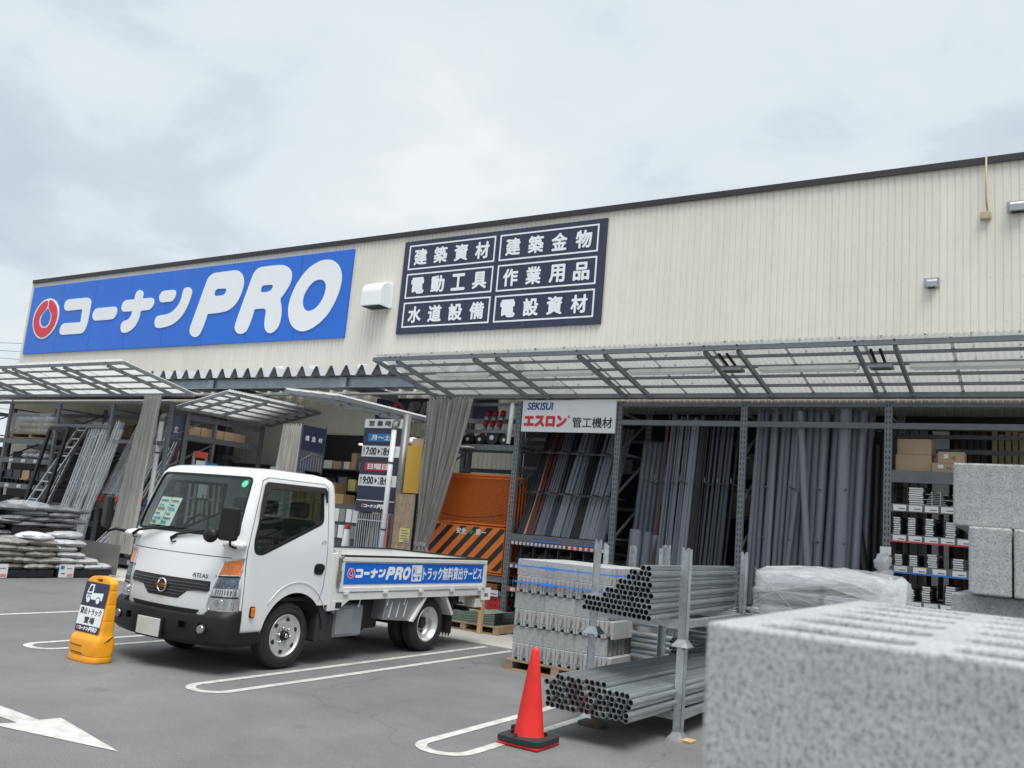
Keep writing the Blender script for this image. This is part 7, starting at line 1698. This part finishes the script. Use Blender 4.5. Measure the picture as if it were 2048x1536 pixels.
# --- second near stack at the right edge
def plain_block(L_, D_, H_):
    return MB().box(0, L_, 0, D_, 0, H_).build('block_body', m_block, local=True, bevel=0.005)
pbA = plain_block(0.388, 0.148, 0.183); pbB = plain_block(0.103, 0.388, 0.183)
zt = 1.90
for lay in range(10):
    z = zt-0.186*(lay+1)
    if z < -0.05: break
    if lay % 2 == 0:
        yb = 2.80+(0.05 if lay == 0 else 0.0)
        for c in range(3):
            for r_ in range(6):
                if 0 < r_ and lay > 1 and c > 0: continue
                o = inst(pbA, (-0.235-0.0*lay+c*0.391, yb+r_*0.151, z)); o.name = 'stacked_concrete_block'
                tag(o, 'long block of the tall right edge stack, %s from left, %s row, %s layer' % (nth(c), nth(r_), ['top', 'second', 'third', 'fourth', 'fifth', 'sixth', 'seventh', 'eighth', 'ninth', 'lowest'][lay]), 'block', 'tall stack, long blocks, %s layer' % ['top', 'second', 'third', 'fourth', 'fifth', 'sixth', 'seventh', 'eighth', 'ninth', 'lowest'][lay])
    else:
        for c in range(10):
            for r_ in range(2):
                o = inst(pbB, (-0.187+c*0.108, 2.74+r_*0.391, z)); o.name = 'stacked_concrete_block'
                tag(o, 'end-on block of the tall right edge stack, %s from left, %s row, %s layer' % (nth(c), nth(r_), ['top', 'second', 'third', 'fourth', 'fifth', 'sixth', 'seventh', 'eighth', 'ninth', 'lowest'][lay]), 'block', 'tall stack, end-on blocks, %s layer' % ['top', 'second', 'third', 'fourth', 'fifth', 'sixth', 'seventh', 'eighth', 'ninth', 'lowest'][lay])
COL.objects.unlink(pbA); COL.objects.unlink(pbB)

# --- traffic cone
q = thing('traffic_cone', 'red traffic cone with a black rubber ring beside the lower steel pipes', 'cone', (-3.36, 6.08, 0)); cxx, cyy = -3.36, 6.06
MB().box(cxx-0.178, cxx+0.178, cyy-0.178, cyy+0.178, 0.003, 0.026).build('base', m_cone, q, bevel=0.01)
b = MB(); b.grid(36, 9, lambda i, j: (lambda r_, z: (cxx+r_*math.cos(i*math.pi/18), cyy+r_*math.sin(i*math.pi/18), z))(*[(0.150, 0.029), (0.135, 0.045), (0.118, 0.062), (0.112, 0.085), (0.085, 0.28), (0.055, 0.50), (0.030, 0.685), (0.024, 0.700), (0.001, 0.706)][j]), True, closeu=True); b.build('cone_body', m_cone, q)
def sqring(r0, r1, z0, z1, name, m):
    n = 64; b = MB()
    def P(i, j):
        a = 2*math.pi*i/n; c, s_ = math.cos(a), math.sin(a)
        k = 1/max(abs(c), abs(s_))**0.86
        if j in (0, 3): r_ = r0; z = z0 if j == 0 else z1; return (cxx+r_*c, cyy+r_*s_, z)
        r_ = r1*min(k, 1.30); z = z0 if j == 1 else z1-0.012; return (cxx+r_*c, cyy+r_*s_, z)
    b.grid(n, 4, P, False, closeu=True); n0 = 0
    b.f += [(i, (i+1) % n, 3*n+(i+1) % n, 3*n+i) for i in range(n)]; b.sm += [False]*n
    return b.build(name, m, q, fix=True, bevel=0)
sqring(0.142, 0.186, 0.030, 0.078, 'rubber_weight', m_rubber)
b = MB(); b.tube([(cxx-0.03, cyy-0.15, 0.075), (cxx-0.02, cyy-0.17, 0.078)], 0.02, 8); b.box(cxx-0.22, cxx-0.16, cyy+0.10, cyy+0.16, 0.05, 0.085); b.build('weight_lug', m_rubber, q)

# --- yellow stand sign
q = thing('stand_sign', 'yellow plastic stand sign with a white truck pictogram, left of the truck', 'sign', (-7.82, 5.37, 0))
SC = -7.82
def stp(t):  # t height fraction -> half width, front y, back y
    z = t*0.785
    if z < 0.05: w = 0.228; yf = 5.24; yb = 5.49
    elif z < 0.20: k = (z-0.05)/0.15; w = 0.228-0.008*k; yf = 5.245+0.005*k; yb = 5.49-0.01*k
    elif z < 0.26: k = (z-0.20)/0.06; w = 0.220-0.018*k; yf = 5.25+0.04*k; yb = 5.48-0.02*k
    else: k = (z-0.26)/0.525; w = 0.202-0.010*k; yf = 5.29+0.055*k; yb = 5.46-0.03*k
    if z > 0.72: s_ = (z-0.72)/0.065; f = math.sqrt(max(0.0, 1-min(1, s_)**2)); w = w*(0.25+0.75*f) if s_ < 1 else w*0.25
    return w, yf, yb, z
zs_ = [0, 0.012, 0.05, 0.06, 0.065, 0.075, 0.12, 0.19, 0.215, 0.24, 0.26, 0.30, 0.38, 0.385, 0.39, 0.5, 0.53, 0.535, 0.54, 0.64, 0.66, 0.665, 0.67, 0.72, 0.735, 0.75, 0.762, 0.772, 0.780, 0.785]
gro = {0.06, 0.385, 0.535, 0.665}
b = MB(); nn_ = 44
def yfn(i, j):
    z = zs_[j]; w, yf, yb, _ = stp(z/0.785); g_ = 0.006 if z in gro else 0
    a = 2*math.pi*i/nn_; pw = 0.35 if z > 0.1 else 0.55; c, s_ = math.cos(a), math.sin(a)
    x = (w-g_)*math.copysign(abs(c)**pw, c); yy = (yf+yb)/2+((yb-yf)/2-g_)*math.copysign(abs(s_)**pw, s_)
    if z == 0: x *= 0.97; yy = (yf+yb)/2+(yy-(yf+yb)/2)*0.97
    return (SC+x, yy, z+0.002)
b.grid(nn_, len(zs_), yfn, True, closeu=True); b.f.append(tuple(range(nn_))[::-1]); b.sm.append(False); k0 = (len(zs_)-1)*nn_; b.f.append(tuple(range(k0, k0+nn_))); b.sm.append(True)
o = b.build('body', m_yel, q, fix=True); sharpen(o, 0.9)
hc = MB().prism(roundpoly([(-0.045, 0.735), (0.045, 0.735), (0.045, 0.762), (-0.045, 0.762)], 0.012), (SC+0.01, 5.2, 0), XU, ZU, (0, 0.5, 0)).build('cut', m_black, local=True, fix=True)
o.location = (0, 0, 0)
for v in o.data.vertices: v.co = v.co+origin(q)
o.parent = None; boolop(o, [hc]); rm(hc); sharpen(o, 0.9); adopt(o, q, 'body')
slope = (5.345-5.29)/0.525
def fy(z): return 5.29+slope*(z-0.26)-0.004
V_ = Vector((0, slope, 1)); o0 = Vector((SC, fy(0), 0))
def quad(x0, x1, z0, z1, m, nm, lift=0.0, w0=None):
    return shape([[(x0, z0), (x1, z0), (x1+0.0, z1), (x0+0.0, z1)]], m, q, o0+Vector((0, -lift, 0)), XU, V_, nm, 0.002)
quad(-0.185, 0.185, 0.50, 0.725, m_navy, 'sign_face'); quad(-0.185, 0.185, 0.327, 0.498, m_white, 'sign_face'); quad(-0.185, 0.185, 0.262, 0.325, m_navy, 'sign_face')
shape([[(-0.13, 0.565), (-0.13, 0.60), (-0.128, 0.63), (-0.10, 0.705), (-0.035, 0.705), (-0.035, 0.625), (0.125, 0.635), (0.125, 0.565), (0.10, 0.565), (-0.10, 0.565)], [(-0.115, 0.635), (-0.088, 0.692), (-0.055, 0.692), (-0.055, 0.635)]], m_white, q, o0+Vector((0, -0.003, 0)), XU, V_, 'pictogram', 0.001)
for x in (-0.085, 0.065):
    shape([[(x+0.036*math.cos(a), 0.56+0.036*math.sin(a)) for a in [i*math.pi/12 for i in range(24)]]], m_navy, q, o0+Vector((0, -0.0045, 0)), XU, V_, 'pictogram_wheel_ring', 0.001)
    shape([[(x+0.027*math.cos(a), 0.56+0.027*math.sin(a)) for a in [i*math.pi/12 for i in range(24)]]], m_white, q, o0+Vector((0, -0.006, 0)), XU, V_, 'pictogram_wheel', 0.001)
quad(-0.12, -0.05, 0.612, 0.622, m_navy, 'pictogram_grille', 0.006)
text('貸出トラック', (-0.165, 0.425, 0.165, 0.485), m_black, q, o0+Vector((0, -0.003, 0)), XU, V_, bold=0.02, thick=0.001)
text('置場', (-0.075, 0.345, 0.085, 0.405), m_black, q, o0+Vector((0, -0.003, 0)), XU, V_, bold=0.02, thick=0.001)
logo(q, o0+Vector((-0.165, -0.003, 0.272))+Vector((0, slope*0.272, 0)), XU, V_, 0.32, 0.001, drop=m_navy)
for k in range(5): MB().bar((SC+0.2225, 5.34+0.015*k, 0.19+0.01*k), (SC+0.2225, 5.39+0.015*k, 0.21+0.01*k), 0.003, 0.003).build('scuff', m_rubber, q)
MB().bar((SC-0.16, 5.243, 0.15), (SC+0.03, 5.243, 0.145), 0.003, 0.006).build('scuff', m_rubber, q); MB().bar((SC-0.12, 5.238, 0.085), (SC+0.05, 5.238, 0.08), 0.003, 0.008).build('scuff', m_rubber, q)

# ================================================================ BAG PALLETS (left)
def bag_mesh(seed, m, wx=0.40, wy=0.56, h=0.13):
    b = MB(); n = 26; mm_ = 15
    def fn(i, j):
        u_ = -1+2*i/(n-1); v_ = -1+2*(j % mm_)/(mm_-1); s_ = 1 if j < mm_ else -1
        e = max(0, 1-abs(u_)**4)**0.42*max(0, 1-abs(v_)**4)**0.42
        nz = noise.noise(Vector((u_*2.2+seed, v_*2.2, seed)))*0.5+noise.noise(Vector((u_*6, v_*6+seed, seed)))*0.22
        x = wx/2*v_*(1-0.06*u_*u_)+0.012*nz; y = wy/2*u_*(1-0.05*v_*v_)+0.012*nz
        return (x, y, s_*h/2*e*(0.92+0.35*nz)+0.012*nz*(1-e)*2)
    vs = [fn(i, j) for j in range(mm_) for i in range(n)]; vb = [fn(i, j+mm_) for j in range(mm_) for i in range(n)]
    fs = []
    for j in range(mm_-1):
        for i in range(n-1):
            fs.append((j*n+i, j*n+i+1, (j+1)*n+i+1, (j+1)*n+i))
    b.add(vs, [f[::-1] for f in fs], True); b.add(vb, fs, True)
    return b.build('bag', m, local=True)
rg = random.Random(21)
def bag_stack(xf, y0, y1, z0, rows, m, label, top=None, deep=3, h=0.104, cols=2, taper=0.0):
    protos = [bag_mesh(rg.random()*50, m) for _ in range(5)]
    for r_ in range(rows):
        n = cols if r_ % 2 == 0 else cols+1
        for k in range(n):
            for dd in range(deep):
                if 0 < dd < deep-1 and r_ < rows-1: continue
                sh_ = taper*r_
                wy = (y1-y0)/cols; yy = y0+wy*(k+0.5) if n == cols else y0+wy*k+wy*0.0+0.08*(1 if k == 0 else (-1 if k == n-1 else 0))
                if taper and yy > y1-0.2-sh_*1.0: continue
                o = inst(protos[rg.randrange(5)], (xf-0.20-dd*0.38+rg.uniform(-0.02, 0.02), yy+rg.uniform(-0.02, 0.02), z0+0.055+r_*h+rg.uniform(-0.006, 0.006)), rot=(rg.uniform(-0.05, 0.05), rg.uniform(-0.05, 0.05), rg.uniform(-0.12, 0.12)+(math.pi if rg.random() < 0.5 else 0)), scale=(1.05, wy/0.505, 0.98))
                o.name = 'soil_bag'
                tag(o, label % ['lowest', 'second', 'third', 'fourth', 'fifth', 'sixth', 'seventh'][r_] + ', %s from left, %s row' % (nth(k), nth(dd)), 'bag', (label % ['lowest', 'second', 'third', 'fourth', 'fifth', 'sixth', 'seventh'][r_]))
    for p in protos: COL.objects.unlink(p)
pallet(-16.25, -15.1, 7.2, 8.25, 0.0, 'black plastic pallet at the far left edge under brown soil bags', m_pallb, 'plastic_pallet', 0.14)
pallet(-16.25, -15.1, 8.3, 9.40, 0.0, 'black plastic pallet under the brown soil bags', m_pallb, 'plastic_pallet', 0.14)
pallet(-16.25, -15.1, 9.45, 10.50, 0.0, 'black plastic pallet under the shiny grey bags', m_pallb, 'plastic_pallet', 0.14)
bag_stack(-15.1, 7.2, 8.25, 0.14, 5, m_bagbrown, 'brown soil bag, %s layer, far left pallet')
bag_stack(-15.1, 8.32, 9.38, 0.14, 5, m_bagbrown, 'brown soil bag, %s layer, near pallet')
bag_stack(-15.1, 9.45, 10.50, 0.14, 5, m_baggrey, 'shiny grey bag, %s layer of the right pallet', taper=0.12)
tag(lump((-15.3, 9.05, 0.70), 0.24, 0.34, 0.08, 5, n=22, amp=0.25).build('white_bag', m_bagwhite, loc=(-15.3, 9.05, 0.7)), 'soft white bag lying on top of the brown soil bags', 'bag')
tag(lump((-15.5, 9.75, 0.73), 0.24, 0.36, 0.08, 8, n=22, amp=0.2).build('top_bag', m_baggrey, loc=(-15.5, 9.8, 0.78)), 'plump shiny grey bag on top of the right stack', 'bag')
# rear higher stack of dark bags
pallet(-17.7, -16.5, 9.35, 10.55, 0.0, 'black pallet on the ground under the rear dark stack', m_pallb, 'plastic_pallet', 0.14)
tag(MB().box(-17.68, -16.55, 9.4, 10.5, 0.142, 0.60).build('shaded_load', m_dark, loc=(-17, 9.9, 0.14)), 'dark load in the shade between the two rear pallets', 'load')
pallet(-17.7, -16.5, 9.30, 10.60, 0.602, 'upper black plastic pallet under the dark bags', m_pallb, 'plastic_pallet', 0.20)
bag_stack(-16.5, 9.32, 10.58, 0.80, 4, m_bagdark, 'dark bag, %s layer of the raised rear stack', h=0.10)
bag_stack(-16.5, 7.9, 9.2, 0.30, 6, m_bagdark, 'dark bag in the %s layer at the left edge', h=0.11)
tag(lump((-16.9, 9.75, 1.20), 0.45, 0.42, 0.09, 15, n=24, amp=0.35).build('film_cover', m_cover, loc=(-16.9, 9.6, 1.2)), 'loose clear film heaped on top of the dark bags', 'film')
pallet(-17.7, -16.5, 7.9, 9.2, 0.0, 'black pallet under the dark bags at the left edge', m_pallb, 'plastic_pallet', 0.14)
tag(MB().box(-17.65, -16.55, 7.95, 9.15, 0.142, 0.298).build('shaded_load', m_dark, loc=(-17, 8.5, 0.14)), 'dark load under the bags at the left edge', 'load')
tag(MB().box(-16.2, -15.0, 10.56, 10.575, 0.05, 0.62).build('metal_sheet', m_steelsheet, loc=(-15.6, 10.56, 0)), 'grey metal sheet standing at the end of the bag pallets', 'sheet')
for y, lb in ((8.42, 'price board leaning on the brown bag pallet'), (9.62, 'price board leaning on the grey bag pallet'), ):
    q = thing('price_board', lb, 'sign', (-15.05, y, 0))
    MB().bar((-15.06, y, 0.02), (-15.09, y, 0.235), 0.006, 0.27, (0, 1, 0)).build('x', m_white, q) if False else None
    MB().box(-15.09, -15.08, y-0.14, y+0.14, 0.01, 0.24).build('card', m_paper, q)
    MB().box(-15.078, -15.076, y-0.12, y-0.05, 0.16, 0.22).build('blue_box', m_labblu, q); MB().box(-15.078, -15.076, y+0.02, y+0.12, 0.03, 0.075).build('red_box', mat('pale_red', (0.75, 0.25, 0.2), 0.6), q)
    MB().box(-15.078, -15.076, y-0.10, y-0.03, 0.075, 0.09).build('print', m_seat, q); MB().box(-15.078, -15.076, y+0.0, y+0.10, 0.165, 0.175).build('print', m_seat, q)
